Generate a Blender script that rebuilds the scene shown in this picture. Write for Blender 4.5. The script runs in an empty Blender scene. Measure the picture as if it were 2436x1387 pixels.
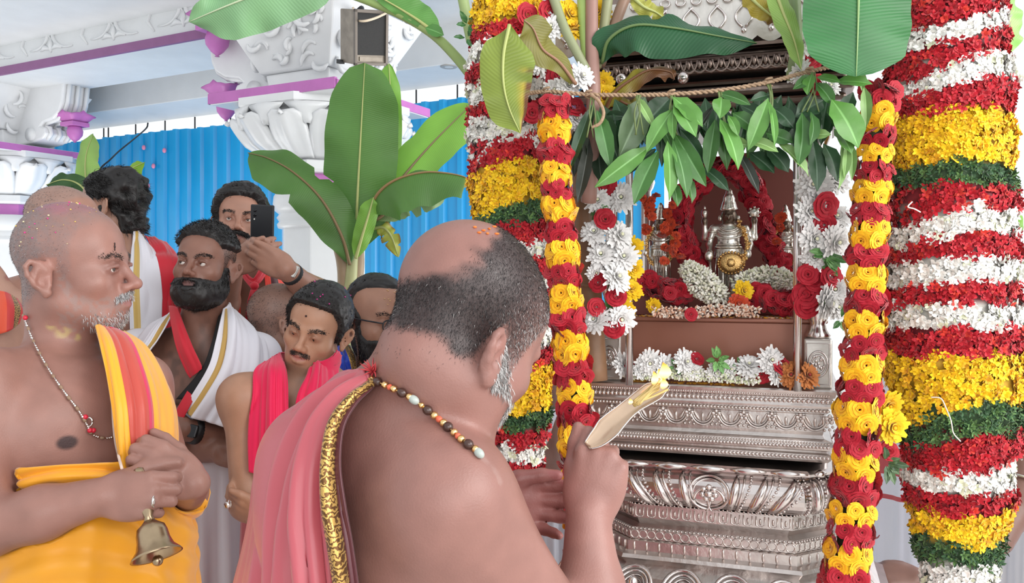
import bpy, math, random
import numpy as np
from mathutils import Vector, Matrix, Quaternion

# ------------------------------------------------------------------ camera, sky, lights, exposure
C = bpy.context.scene.collection
SC = bpy.context.scene
F, CX, HY, CZ = 2000.0, 1218.0, 660.0, 1.6
cam = bpy.data.cameras.new('camera'); camo = bpy.data.objects.new('camera', cam); C.objects.link(camo)
camo.location = (0, 0, CZ); camo.rotation_euler = (math.pi/2, 0, 0)
cam.sensor_width = 36.0; cam.lens = F/2436*36
cam.shift_y = -(693.5-HY)/2436
cam.clip_start = .05
SC.camera = camo
SC.view_settings.view_transform = 'Standard'; SC.view_settings.look = 'None'
SC.view_settings.gamma = 1.0; SC.view_settings.use_curve_mapping = False
SC.view_settings.exposure = 0.1
SC.cycles.max_bounces = 6; SC.cycles.diffuse_bounces = 3; SC.cycles.glossy_bounces = 3; SC.cycles.transmission_bounces = 4; SC.cycles.adaptive_threshold = .02
W = bpy.data.worlds.new('sky'); SC.world = W; W.use_nodes = True
bg = W.node_tree.nodes['Background']; bg.inputs[0].default_value = (.93, .97, 1, 1); bg.inputs[1].default_value = 1.0
def area(name, loc, target, size, power, col=(1, 1, 1)):
    l = bpy.data.lights.new(name, 'AREA'); l.shape = 'RECTANGLE'; l.size, l.size_y = size; l.energy = power; l.color = col
    o = bpy.data.objects.new(name, l); C.objects.link(o); o.location = loc
    o.rotation_euler = (Vector(target)-Vector(loc)).to_track_quat('-Z', 'Y').to_euler(); return o
area('daylight_open_side', (3.3, -.5, 2.9), (.35, 1.85, 1.3), (2.6, 2.6), 135, (1, .98, .95))
area('daylight_entrance', (1.3, -2.9, 2.3), (.35, 1.9, 1.35), (3.6, 2.4), 84, (1, .99, .98))
area('daylight_yard', (2.9, 4.2, 1.3), (-1.8, 5.6, 2.4), (2.6, 2.4), 80, (1, 1, 1))
area('soffit_fill_light', (-3.5, 5.5, .35), (-3.0, 5.6, 3.0), (2.4, 1.6), 42, (1, 1, 1))  # added lamp near the floor, aimed up to brighten the soffit like ground bounce

# ------------------------------------------------------------------ helpers
def P(px, py, Y): return np.array(((px-CX)/F*Y, Y, CZ-(py-HY)/F*Y))
RNG = np.random.default_rng(7); random.seed(7)
def nrm(v): v = np.asarray(v, float); return v/(np.linalg.norm(v)+1e-12)
def s2l(c):
    c = np.asarray(c, float)/255.0
    return np.where(c <= .04045, c/12.92, ((c+.055)/1.055)**2.4)
def wloc(o):
    l = np.zeros(3)
    while o is not None: l += np.array(o.location); o = o.parent
    return l
def tag(o, label=None, cat=None, group=None, kind=None):
    if label: o['label'] = label
    if cat: o['category'] = cat
    if group: o['group'] = group
    if kind: o['kind'] = kind
    return o
def thing(name, label, cat, loc, group=None):
    o = bpy.data.objects.new(name, None); C.objects.link(o); o.location = Vector([float(x) for x in loc]); o.empty_display_size = .05
    return tag(o, label, cat, group)
def mk(name, V, Fc, mat, par=None, smooth=True, col=None, uv=None, kind=None, local=False, thick=0, link=True, sub=0):
    V = np.asarray(V, float).reshape(-1, 3)
    if par is not None and not local: V = V-wloc(par)
    if isinstance(Fc, np.ndarray): Fc = [Fc]
    Fc = [np.asarray(f, np.int32) for f in Fc if len(f)]
    me = bpy.data.meshes.new(name)
    me.vertices.add(len(V)); me.vertices.foreach_set('co', V.astype(np.float32).ravel())
    li = np.concatenate([f.ravel() for f in Fc]); tot = np.concatenate([np.full(len(f), f.shape[1]) for f in Fc])
    me.loops.add(len(li)); me.loops.foreach_set('vertex_index', li.astype(np.int32))
    me.polygons.add(len(tot)); me.polygons.foreach_set('loop_start', np.concatenate([[0], np.cumsum(tot)[:-1]]).astype(np.int32))
    me.polygons.foreach_set('use_smooth', np.full(len(tot), bool(smooth)))
    if uv is not None:
        u = me.uv_layers.new(name='UVMap'); u.data.foreach_set('uv', np.asarray(uv, np.float32)[li].ravel())
    if col is not None:
        col = np.asarray(col, np.float32)
        if col.ndim == 1: col = np.tile(col, (len(V), 1))
        a = me.color_attributes.new('Col', 'FLOAT_COLOR', 'POINT')
        a.data.foreach_set('color', np.concatenate([col[:, :3], np.ones((len(V), 1), np.float32)], 1).astype(np.float32).ravel())
    me.update(calc_edges=True)
    if mat: me.materials.append(mat)
    if not link: return me
    return put(name, me, par, kind=kind, thick=thick, sub=sub)
def put(name, me, par=None, loc=None, R=None, s=1.0, kind=None, thick=0, sub=0):
    o = bpy.data.objects.new(name, me); C.objects.link(o)
    if par is not None: o.parent = par
    if loc is not None:
        l = np.asarray(loc, float)-(wloc(par) if par is not None else 0)
        M4 = Matrix.Identity(4)
        if R is not None: M4 = Matrix([[float(R[i][j])*s for j in range(3)] for i in range(3)]).to_4x4()
        elif s != 1.0: M4 = Matrix.Scale(s, 4)
        M4.translation = Vector([float(x) for x in l]); o.matrix_local = M4
    if kind: o['kind'] = kind
    if sub:
        m = o.modifiers.new('sub', 'SUBSURF'); m.levels = m.render_levels = sub
    if thick:
        m = o.modifiers.new('thick', 'SOLIDIFY'); m.thickness = thick; m.offset = -1
    return o
class MB:
    def __init__(s): s.V = []; s.F = {}; s.c = []; s.n = 0
    def add(s, V, Fc, col=None):
        V = np.asarray(V, float).reshape(-1, 3)
        if isinstance(Fc, np.ndarray): Fc = [Fc]
        for f in Fc:
            f = np.asarray(f, int)
            if len(f): s.F.setdefault(f.shape[1], []).append(f+s.n)
        s.V.append(V); s.n += len(V)
        if col is not None:
            col = np.asarray(col, float); s.c.append(np.tile(col, (len(V), 1)) if col.ndim == 1 else col)
        return s
    def build(s, name, mat, par=None, **k):
        return mk(name, np.concatenate(s.V), [np.concatenate(f) for f in s.F.values()], mat, par, col=np.concatenate(s.c) if s.c else None, **k)
def grid_faces(nv, nu, closed=False):
    m = nu if closed else nu-1
    i, j = np.meshgrid(np.arange(nv-1), np.arange(m), indexing='ij'); j2 = (j+1) % nu
    return np.stack([i*nu+j, i*nu+j2, (i+1)*nu+j2, (i+1)*nu+j], -1).reshape(-1, 4)
def frames(pts):
    pts = np.asarray(pts, float); T = np.gradient(pts, axis=0); T /= np.linalg.norm(T, axis=1, keepdims=True)+1e-12
    up = np.array([0, 0, 1.]) if abs(T[0, 2]) < .9 else np.array([1., 0, 0])
    N = np.zeros_like(T); n = nrm(np.cross(up, T[0])); N[0] = n
    for i in range(1, len(T)):
        n = nrm(n-T[i]*(n@T[i])); N[i] = n
    return T, N, np.cross(T, N)
def tube(pts, r, n=10, cap=True, flat=1.0):
    pts = np.asarray(pts, float); T, N, B = frames(pts); r = np.broadcast_to(np.asarray(r, float), (len(pts),))
    a = np.arange(n)*2*math.pi/n
    V = pts[:, None]+r[:, None, None]*(np.cos(a)[None, :, None]*N[:, None]+flat*np.sin(a)[None, :, None]*B[:, None])
    V = V.reshape(-1, 3); Fs = [grid_faces(len(pts), n, True)]
    if cap: Fs += [np.arange(n)[::-1][None], (np.arange(n)+(len(pts)-1)*n)[None]]
    return V, Fs
def lathe(prof, n=32, ang=None, cap=True, rot=0.0):
    prof = np.asarray(prof, float); a = np.arange(n)*2*math.pi/n+rot
    V = np.stack([prof[:, :1]*np.cos(a), prof[:, :1]*np.sin(a), np.repeat(prof[:, 1:2], n, 1)], -1).reshape(-1, 3)
    Fs = [grid_faces(len(prof), n, True)]
    if cap: Fs += [np.arange(n)[::-1][None], (np.arange(n)+(len(prof)-1)*n)[None]]
    return V, Fs
def box(lo, hi):
    (x0, y0, z0), (x1, y1, z1) = lo, hi
    V = [(x0, y0, z0), (x1, y0, z0), (x1, y1, z0), (x0, y1, z0), (x0, y0, z1), (x1, y0, z1), (x1, y1, z1), (x0, y1, z1)]
    return np.array(V, float), np.array([(3, 2, 1, 0), (4, 5, 6, 7), (0, 1, 5, 4), (1, 2, 6, 5), (2, 3, 7, 6), (3, 0, 4, 7)])
def prism(poly, z0, z1, poly2=None):
    poly = np.asarray(poly, float); poly2 = poly if poly2 is None else np.asarray(poly2, float); n = len(poly)
    V = np.concatenate([np.c_[poly, np.full(n, z0)], np.c_[poly2, np.full(n, z1)]])
    i = np.arange(n); j = (i+1) % n
    return V, [np.stack([i, j, j+n, i+n], 1), i[::-1][None], (i+n)[None]]
def sph(c, r, n=12, m=8, R=None):
    r = np.broadcast_to(np.asarray(r, float), (3,))
    t = np.linspace(0, math.pi, m+1)[1:-1]; a = np.arange(n)*2*math.pi/n
    V = np.stack([np.sin(t)[:, None]*np.cos(a), np.sin(t)[:, None]*np.sin(a), np.repeat(np.cos(t)[:, None], n, 1)], -1).reshape(-1, 3)
    V = np.concatenate([V, [[0, 0, 1], [0, 0, -1]]])*r
    if R is not None: V = V@np.asarray(R).T
    k = (m-1)*n; i = np.arange(n); j = (i+1) % n
    Fs = [grid_faces(m-1, n, True)[:, ::-1], np.stack([i, j, np.full(n, k)], 1), np.stack([j+(m-2)*n, i+(m-2)*n, np.full(n, k+1)], 1)]
    return V+np.asarray(c, float), Fs
def catmull(pts, n):
    pts = np.asarray(pts, float); m = len(pts); t = np.linspace(0, m-1, n); i = np.minimum(t.astype(int), m-2); f = (t-i)[:, None]
    if pts.ndim == 3: f = f[..., None]
    g = lambda k: pts[np.clip(k, 0, m-1)]
    p0, p1, p2, p3 = g(i-1), g(i), g(i+1), g(i+2)
    p0 = np.where((i == 0).reshape(f.shape), 2*p1-p2, p0); p3 = np.where((i == m-2).reshape(f.shape), 2*p2-p1, p3)
    return .5*((2*p1)+(-p0+p2)*f+(2*p0-5*p1+4*p2-p3)*f*f+(-p0+3*p1-3*p2+p3)*f**3)
def PP(L): return np.array([P(*q) for q in L])
def rotm(yaw=0, pitch=0, roll=0):
    """local x right, y forward, z up; yaw 0 looks along +Y, +yaw turns towards +X; pitch + looks up; roll + leans to its right (degrees)"""
    y, p, r = [math.radians(q) for q in (yaw, pitch, roll)]
    Rz = np.array([[math.cos(y), math.sin(y), 0], [-math.sin(y), math.cos(y), 0], [0, 0, 1]])
    Rx = np.array([[1, 0, 0], [0, math.cos(p), -math.sin(p)], [0, math.sin(p), math.cos(p)]])
    Ry = np.array([[math.cos(r), 0, math.sin(r)], [0, 1, 0], [-math.sin(r), 0, math.cos(r)]])
    return Rz@Rx@Ry
def basis(z, hint=(0, 0, 1)):
    z = nrm(z); x = np.cross(hint, z)
    if np.linalg.norm(x) < 1e-4: x = np.cross((1, 0, 0), z)
    x = nrm(x); return np.stack([x, np.cross(z, x), z], 1)

def M(name, col=(.8, .8, .8), rough=.5, metal=0, attr=False, nvar=0, nscale=40, bump=0, bscale=150, bdist=.002, spec=.5, sheen=0, sss=0, col2=None, emit=0, alpha=None, aniso=None, coord='Object', trans=0, coat=0):
    m = bpy.data.materials.new(name); m.use_nodes = True; t = m.node_tree; b = t.nodes['Principled BSDF']
    N = lambda ty: t.nodes.new(ty); L = t.links.new
    b.inputs['Roughness'].default_value = rough; b.inputs['Metallic'].default_value = metal; b.inputs['Specular IOR Level'].default_value = spec
    if sheen: b.inputs['Sheen Weight'].default_value = sheen
    if coat: b.inputs['Coat Weight'].default_value = coat; b.inputs['Coat Roughness'].default_value = .15
    if sss:
        b.inputs['Subsurface Weight'].default_value = sss; b.inputs['Subsurface Radius'].default_value = (.01, .004, .002); b.inputs['Subsurface Scale'].default_value = 1
    if trans: b.inputs['Transmission Weight'].default_value = trans
    tc = N('ShaderNodeTexCoord')
    rgb = N('ShaderNodeRGB'); rgb.outputs[0].default_value = (*col, 1); out = rgb.outputs[0]
    if attr:
        a = N('ShaderNodeAttribute'); a.attribute_name = 'Col'; out = a.outputs['Color']
    if nvar or col2 is not None:
        n = N('ShaderNodeTexNoise'); n.inputs['Scale'].default_value = nscale; n.inputs['Detail'].default_value = 5; L(tc.outputs[coord], n.inputs['Vector'])
        if col2 is not None:
            r = N('ShaderNodeValToRGB'); r.color_ramp.elements[0].position = .38; r.color_ramp.elements[1].position = .62; L(n.outputs[0], r.inputs[0])
            mx = N('ShaderNodeMix'); mx.data_type = 'RGBA'; L(r.outputs[0], mx.inputs[0]); L(out, mx.inputs[6]); mx.inputs[7].default_value = (*col2, 1); out = mx.outputs[2]
        if nvar:
            mr = N('ShaderNodeMapRange'); mr.inputs[1].default_value = .25; mr.inputs[2].default_value = .75; mr.inputs[3].default_value = 1-nvar; mr.inputs[4].default_value = 1+nvar; L(n.outputs[0], mr.inputs[0])
            hs = N('ShaderNodeVectorMath'); hs.operation = 'SCALE'; L(out, hs.inputs[0]); L(mr.outputs[0], hs.inputs['Scale']); out = hs.outputs[0]
    L(out, b.inputs['Base Color'])
    if emit: L(out, b.inputs['Emission Color']); b.inputs['Emission Strength'].default_value = emit
    if bump:
        n2 = N('ShaderNodeTexNoise'); n2.inputs['Scale'].default_value = bscale; n2.inputs['Detail'].default_value = 4; L(tc.outputs[coord], n2.inputs['Vector'])
        bp = N('ShaderNodeBump'); bp.inputs['Strength'].default_value = bump; bp.inputs['Distance'].default_value = bdist; L(n2.outputs[0], bp.inputs['Height']); L(bp.outputs[0], b.inputs['Normal'])
    m['b'] = 1
    return m

# ------------------------------------------------------------------ signed-distance bodies
def v3(x): return np.asarray(x, np.float32)
class Fig:
    def __init__(s): s.p = []; s.heads = []
    def cone(s, a, b, ra, rb, k=.02, op=1):
        a, b = v3(a), v3(b); r = max(ra, rb); s.p.append(('c', (a, b, ra, rb), np.minimum(a, b)-r, np.maximum(a, b)+r, k, op)); return s
    def ell(s, c, r, R=None, k=.02, op=1):
        c = v3(c); r = v3(np.broadcast_to(r, (3,))); m = float(r.max()); R = np.eye(3, dtype=np.float32) if R is None else v3(R)
        s.p.append(('e', (c, r, R), c-m, c+m, k, op)); return s
    def lid(s, c, r, n, off, k=.002):
        c = v3(c); s.p.append(('l', (c, r, v3(n), off), c-r, c+r, k, 1)); return s
    def chain(s, pts, rad, k=.02):
        for i in range(len(pts)-1): s.cone(pts[i], pts[i+1], rad[i], rad[i+1], k)
        return s
    def one(s, ty, a, Q):
        if ty == 'c':
            A, B, ra, rb = a; ab = B-A; q = Q-A; t = np.clip((q@ab)/max(float(ab@ab), 1e-9), 0, 1); q -= t[:, None]*ab
            return np.sqrt(np.einsum('ij,ij->i', q, q))-(ra+(rb-ra)*t)
        if ty == 'e':
            c, r, R = a; L = ((Q-c)@R)/r; k0 = np.sqrt(np.einsum('ij,ij->i', L, L)); L /= r; k1 = np.sqrt(np.einsum('ij,ij->i', L, L)); return k0*(k0-1)/np.maximum(k1, 1e-6)
        c, r, n, off = a; return np.maximum(np.linalg.norm(Q-c, axis=1)-r, off-(Q-c)@n)
    def comb(s, D, e, k, op):
        if op > 0: h = np.maximum(k-np.abs(D-e), 0)/k; return np.minimum(D, e)-h*h*k*.25
        h = np.maximum(k-np.abs(D+e), 0)/k; return np.maximum(D, -e)+h*h*k*.25
    def ev(s, X):
        X = np.asarray(X, np.float32); d = np.full(len(X), .5, np.float32)
        x0, x1 = X.min(0), X.max(0)
        for ty, a, lo, hi, k, op in s.p:
            mg = k+.03
            if (x0 > hi+mg).any() or (x1 < lo-mg).any(): continue
            i = np.nonzero(((X > lo-mg) & (X < hi+mg)).all(1))[0]
            if len(i): d[i] = s.comb(d[i], s.one(ty, a, X[i]), k, op)
        return d
    def ev_blocks(s, cen, half, loc):
        d = np.full((len(cen), len(loc)), .5, np.float32)
        for ty, a, lo, hi, k, op in s.p:
            mg = k+.014+half; i = np.nonzero(((cen > lo-mg) & (cen < hi+mg)).all(1))[0]
            if len(i): d[i] = s.comb(d[i], s.one(ty, a, (cen[i][:, None]+loc[None]).reshape(-1, 3)).reshape(len(i), -1), k, op)
        return d
    def mesh(s, h, lo=None, hi=None):
        L = np.min([q[2] for q in s.p if q[5] > 0], 0)-.02; H = np.max([q[3] for q in s.p if q[5] > 0], 0)+.02
        if lo is not None: L = np.maximum(L, lo)
        if hi is not None: H = np.minimum(H, hi)
        B = 6; nb = np.ceil((H-L)/(h*B)).astype(int); n = nb*B
        g = np.stack(np.meshgrid(*[np.arange(k) for k in nb], indexing='ij'), -1).reshape(-1, 3)
        dc = s.ev((L+(g*B+(B-1)/2)*h).astype(np.float32))
        act = np.abs(dc) < B*h*1.05+.003
        D = np.repeat(np.repeat(np.repeat(dc.reshape(nb), B, 0), B, 1), B, 2)
        q = np.stack(np.meshgrid(*[np.arange(B)]*3, indexing='ij'), -1).reshape(-1, 3)
        idx = (g[act][:, None]*B+q[None]).reshape(-1, 3)
        cen = (L+(g[act]*B+(B-1)/2)*h).astype(np.float32); D[idx[:, 0], idx[:, 1], idx[:, 2]] = s.ev_blocks(cen, h*(B-1)/2, ((q-(B-1)/2)*h).astype(np.float32)).ravel()
        for ax in range(3):                      # close at the bounds
            sl = [slice(None)]*3; sl[ax] = 0; D[tuple(sl)] = np.maximum(D[tuple(sl)], 1e-4); sl[ax] = -1; D[tuple(sl)] = np.maximum(D[tuple(sl)], 1e-4)
        S = D < 0
        cnt = np.zeros(n-1, np.int8)
        offs = [(i, j, k) for i in (0, 1) for j in (0, 1) for k in (0, 1)]
        for o in offs: cnt += S[o[0]:n[0]-1+o[0], o[1]:n[1]-1+o[1], o[2]:n[2]-1+o[2]]
        ci = np.argwhere((cnt > 0) & (cnt < 8))
        vals = np.stack([D[ci[:, 0]+o[0], ci[:, 1]+o[1], ci[:, 2]+o[2]] for o in offs], 1)
        acc = np.zeros((len(ci), 3)); w = np.zeros(len(ci))
        for a in range(8):
            for b in range(a+1, 8):
                if sum(abs(np.subtract(offs[a], offs[b]))) != 1: continue
                va, vb = vals[:, a], vals[:, b]; c = (va < 0) != (vb < 0)
                t = np.where(c, va/np.where(c, va-vb, 1), 0)[:, None]
                acc += np.where(c[:, None], np.array(offs[a])+t*(np.array(offs[b])-np.array(offs[a])), 0); w += c
        V = L+(ci+acc/w[:, None])*h
        im = np.full(n-1, -1, np.int32); im[ci[:, 0], ci[:, 1], ci[:, 2]] = np.arange(len(ci))
        Fs = []
        for ax in range(3):
            b, c = (ax+1) % 3, (ax+2) % 3
            s0 = [slice(1, -1)]*3; s1 = [slice(1, -1)]*3; s0[ax] = slice(0, -1); s1[ax] = slice(1, None)
            A, Bv = S[tuple(s0)], S[tuple(s1)]
            e = np.argwhere(A != Bv); off = np.ones(3, int); off[ax] = 0; e = e+off
            fl = S[e[:, 0], e[:, 1], e[:, 2]]
            def at(db, dcc):
                q = e.copy(); q[:, b] -= db; q[:, c] -= dcc; return im[q[:, 0], q[:, 1], q[:, 2]]
            f = np.stack([at(1, 1), at(0, 1), at(0, 0), at(1, 0)], 1); f[~fl] = f[~fl][:, ::-1]
            Fs.append(f[(f >= 0).all(1)])
        return V, np.concatenate(Fs)
    # ---- head in its own frame: x right, y forward, z up, origin between the ears at eye level
    def head(s, pos, yaw, pitch=0, roll=0, sc=1.0, wide=1.0, lids=.3, mouth=0.0, jaw=1.0, nose=1.0, ears=True, flare=.55, ear_s=1.0, ear_at=(-.012, -.012), face=True, neck_to=None, neck_r=.055):
        R = rotm(yaw, pitch, roll); pos = np.asarray(pos, float)
        T = lambda q: pos+R@(np.asarray(q, float)*sc*np.array([wide, 1, 1]))
        c = lambda a, b, ra, rb, k=.012, op=1: s.cone(T(a), T(b), ra*sc, rb*sc, k*sc, op)
        e = lambda q, r, k=.015, op=1, Rl=None: s.ell(T(q), np.array(r)*sc*np.array([wide, 1, 1]), R if Rl is None else R@Rl, k*sc, op)
        s.heads.append(dict(pos=pos, R=R, sc=sc, T=T, wide=wide))
        e((0, -.014, .042), (.075, .094, .084), .02)
        e((0, .028, .035), (.064, .058, .062), .03)
        e((0, .034, -.028), (.060, .054, .066), .03)
        e((0, .024, -.068*jaw), (.056, .054, .040), .03)
        e((0, .066, -.098*jaw), (.023, .020, .019), .028)
        for sg in (-1, 1):
            e((sg*.046, .052, -.026), (.022, .026, .020), .025)
            c((sg*.055, .0, -.06), (sg*.030, .058, -.094*jaw), .016, .014, .03)
        if neck_to is not None: s.cone(T((0, -.03, -.05)), neck_to, neck_r*sc, neck_r*1.08, .035)
        if ears:
            for sg in (-1, 1):
                ce = np.array((sg*.077, ear_at[0], ear_at[1])); fl2 = math.sqrt(1-flare*flare); ou = np.array((sg*flare, -fl2, 0)); up = np.array((0, -.2, .98))
                E = lambda u, v, o=0: ce+(ou*u+up*v+np.array((sg*o, 0, 0)))*ear_s
                rim = [E(.000, .012, .002), E(.006, .026, .004), E(.018, .031, .006), E(.026, .022, .008), E(.027, .006, .007), E(.021, -.010, .005), E(.010, -.024, .003), E(.003, -.028, .003)]
                for i in range(len(rim)-1): c(rim[i], rim[i+1], .0042, .0042, .004)
                Rl = np.stack([np.array((sg*fl2, flare, 0)), ou, up], 1)
                s.ell(T(E(.009, .003, -.0005)), np.array((.0045, .019, .028))*sc*ear_s, R@Rl, .006*sc)
                s.ell(T(E(.006, -.028, .003)), np.array((.005, .008, .010))*sc*ear_s, R@Rl, .006*sc)
                c(E(.010, .016, .005), E(.016, -.006, .006), .0035, .0035, .004)
                s.ell(T(E(.007, -.002, .0085)), np.array((.0055, .007, .012))*sc*ear_s, R@Rl, .005*sc, -1)
                c(E(-.003, -.006, .003), E(-.002, -.014, .003), .004, .004, .006)
        if face:
            c((-.040, .078, .020), (-.012, .087, .017), .0085, .0085, .014); c((.040, .078, .020), (.012, .087, .017), .0085, .0085, .014)
            for sg in (-1, 1): e((sg*.031, .094, .0), (.0175, .017, .0115), .014, -1)
            c((0, .083, .014), (0, .106*nose, -.026), .0072, .0090, .012)
            e((0, .1095*nose, -.0305), (.0110, .0110, .0100), .009)
            for sg in (-1, 1):
                e((sg*.0135, .099, -.0355), (.0075, .0105, .0075), .007); e((sg*.0065, .104, -.0435), (.0036, .0055, .0035), .004, -1)
                c((sg*.019, .088, -.040), (sg*.031, .076, -.066), .003, .003, .012, -1)
            e((0, .074, -.060), (.030, .022, .026), .022)
            m = mouth
            for sg in (-1, 1):
                pts = [(0, .0972, -.0565), (sg*.009, .0955, -.0560), (sg*.024, .0815, -.0622)]
                c(pts[0], pts[1], .0050, .0056, .004); c(pts[1], pts[2], .0056, .0030, .004)
                pts = [(0, .0955, -.0690-m), (sg*.011, .0925, -.0685-m*.9), (sg*.023, .081, -.0632)]
                c(pts[0], pts[1], .0062, .0060, .004); c(pts[1], pts[2], .0060, .0030, .004)
                pts = [(0, .1005, -.0628-m*.5), (sg*.012, .0965, -.0624-m*.4), (sg*.025, .084, -.0634)]
                c(pts[0], pts[1], .0010+m*.45, .0010+m*.4, .0025, -1); c(pts[1], pts[2], .0010+m*.4, .0008, .0025, -1)
                e((sg*.031, .0740, .0), (.0170, .0150, .0135), .006)
                c((sg*.018, .0870, -.002), (sg*.031, .0920, .0055), .0036, .0042, .004); c((sg*.031, .0920, .0055), (sg*.045, .0800, -.001), .0042, .0032, .004)
                lo = .0016-.0062*(1-lids)
                s.ell(T((sg*.0312, .0905, (.0040-.0090*lids+lo)*.5-.0005)), np.array((.0135, .0110, max(.0012, (.0040-.0090*lids-lo)*.5+.0012)))*sc, R, .0022*sc, -1)
        return T
    def hand(s, wrist, R, curl, side=1, sc=1.0, spread=.0, thumb=(35, 25), thick=1.0, fr=1.0):
        """R columns: x across the palm towards the thumb, y towards the fingers, z out of the back of the hand; curl: three bends per finger (degrees)"""
        R = np.asarray(R, float); w = np.asarray(wrist, float); T = lambda q: w+R@(np.asarray(q, float)*sc)
        s.ell(T((.0, .045, 0)), np.array((.040, .052, .0155*thick))*sc, R, .014)
        s.ell(T((.018, .030, -.006)), np.array((.022, .034, .017))*sc, R, .012); s.ell(T((-.026, .04, -.004)), np.array((.016, .042, .015))*sc, R, .012)
        tips = []
        for i, (x, L) in enumerate(zip((.030, .010, -.010, -.029), (.074, .083, .077, .060))):
            q = np.array((x, .086-(.006 if i in (0, 3) else 0)-(.006 if i == 3 else 0), .002)); a = 0; rr = (.0092, .0095, .0090, .0080)[i]*fr
            s.cone(T((x*.8, .05, .002)), T(q), rr*sc*1.05, rr*sc*1.08, .008)
            sx = spread*(1.5-i)
            for j, f in enumerate((.46, .30, .24)):
                a += math.radians(curl[i][j]); d = np.array((math.sin(sx)*math.cos(a), math.cos(a)*math.cos(sx), -math.sin(a))); q2 = q+d*L*f
                s.cone(T(q), T(q2), rr*sc*(1.06-.10*j), rr*sc*(.98-.12*j), .0028); q = q2
            tips.append((T(q), R@d, R@np.array((0, math.sin(a), math.cos(a)))))
        a, b = math.radians(thumb[0]), math.radians(thumb[1])
        q0 = np.array((.020, .018, -.006)); d = nrm((math.cos(a)*.9, math.sin(a), -math.sin(b))); q1 = q0+d*.042
        d2 = nrm((math.cos(a)*.55, math.sin(a)+.35, -math.sin(b)*1.2)); q2 = q1+d2*.034; d3 = nrm((math.cos(a)*.25, math.sin(a)+.4, -math.sin(b)*1.5)); q3 = q2+d3*.024
        s.cone(T(q0), T(q1), .0165*sc, .0125*sc, .012); s.cone(T(q1), T(q2), .0122*sc, .0105*sc, .006); s.cone(T(q2), T(q3), .0106*sc, .0082*sc, .004)
        tips.append((T(q3), R@d3, R@nrm((.6, 0, .8))))
        return tips
def hl(H, V):
    """vertices in the head's own frame"""
    q = (V-H['pos'])@H['R']/H['sc']; q = q.copy(); q[:, 0] /= H['wide']; return q
def sm(a, b, x):
    t = np.clip((x-a)/(b-a), 0, 1); return t*t*(3-2*t)
def vnoise(X, f, seed=0):
    """cheap smooth value noise, -1..1"""
    X = np.asarray(X, float)*f+seed*17.3; i = np.floor(X).astype(np.int64); t = X-i; t = t*t*(3-2*t); r = 0
    for a in (0, 1):
        for b in (0, 1):
            for c in (0, 1):
                h = (i[:, 0]+a)*374761393+(i[:, 1]+b)*668265263+(i[:, 2]+c)*1274126177+seed*9973; h = (h ^ (h >> 13))*1274126177 & 0x7fffffff; h = (h ^ (h >> 16)) & 0xffff
                r = r+(h/32767.5-1)*np.where(a, t[:, 0], 1-t[:, 0])*np.where(b, t[:, 1], 1-t[:, 1])*np.where(c, t[:, 2], 1-t[:, 2])
    return r
def scat(n, idx, val): return np.stack([np.bincount(idx, val[:, k], n) for k in range(val.shape[1])], 1)
def vnormals(V, Fq):
    a = np.cross(V[Fq[:, 2]]-V[Fq[:, 0]], V[Fq[:, 3]]-V[Fq[:, 1]]); n = scat(len(V), Fq.ravel(), np.repeat(a, 4, 0))
    return n/(np.linalg.norm(n, axis=1, keepdims=True)+1e-12)
def lap(V, Fq, it=2, w=.5):
    a = np.concatenate([Fq[:, 0], Fq[:, 1], Fq[:, 2], Fq[:, 3]]); b = np.concatenate([Fq[:, 1], Fq[:, 2], Fq[:, 3], Fq[:, 0]]); c = np.bincount(a, minlength=len(V))
    for _ in range(it): V = V+w*(scat(len(V), a, V[b])/np.maximum(c, 1)[:, None]-V)*(c > 0)[:, None]
    return V
def strands(name, pts, nr, ln, comb, width, cols, mat, par, lift=.45, jit=.35, kind='stuff'):
    n = len(pts)
    if n == 0: return None
    d = nr*lift+comb+RNG.normal(0, jit, (n, 3)); d /= np.linalg.norm(d, axis=1, keepdims=True)+1e-9
    d2 = d-nr*.35+RNG.normal(0, jit*.4, (n, 3)); d2 /= np.linalg.norm(d2, axis=1, keepdims=True)+1e-9
    s = np.cross(d, RNG.normal(0, 1, (n, 3))); s /= np.linalg.norm(s, axis=1, keepdims=True)+1e-9; s *= width/2
    ln = np.broadcast_to(ln, (n,))[:, None]; b = pts-nr*.0008; m = b+d*ln*.55; t = m+d2*ln*.5
    V = np.stack([b-s, b+s, m+s*.8, m-s*.8, t], 1).reshape(-1, 3); k = np.arange(n)*5
    return mk(name, V, [np.stack([k, k+1, k+2, k+3], 1), np.stack([k+3, k+2, k+4], 1)], mat, par, col=np.repeat(cols, 5, 0), kind=kind, smooth=False)
def sample_faces(V, Fq, w, n):
    """random points on quads, weighted by area and the vertex weight w"""
    a = np.linalg.norm(np.cross(V[Fq[:, 2]]-V[Fq[:, 0]], V[Fq[:, 3]]-V[Fq[:, 1]]), axis=1)*w[Fq].mean(1); tot = a.sum()
    if tot <= 0: return np.zeros((0, 3)), np.zeros(0, int), None
    f = RNG.choice(len(Fq), n, p=a/tot); u, v = RNG.random((2, n, 1)); q = Fq[f]
    bl = lambda A: (A[q[:, 0]]*(1-u)+A[q[:, 1]]*u)*(1-v)+(A[q[:, 3]]*(1-u)+A[q[:, 2]]*u)*v
    return bl(V), q[:, 0], bl
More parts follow.
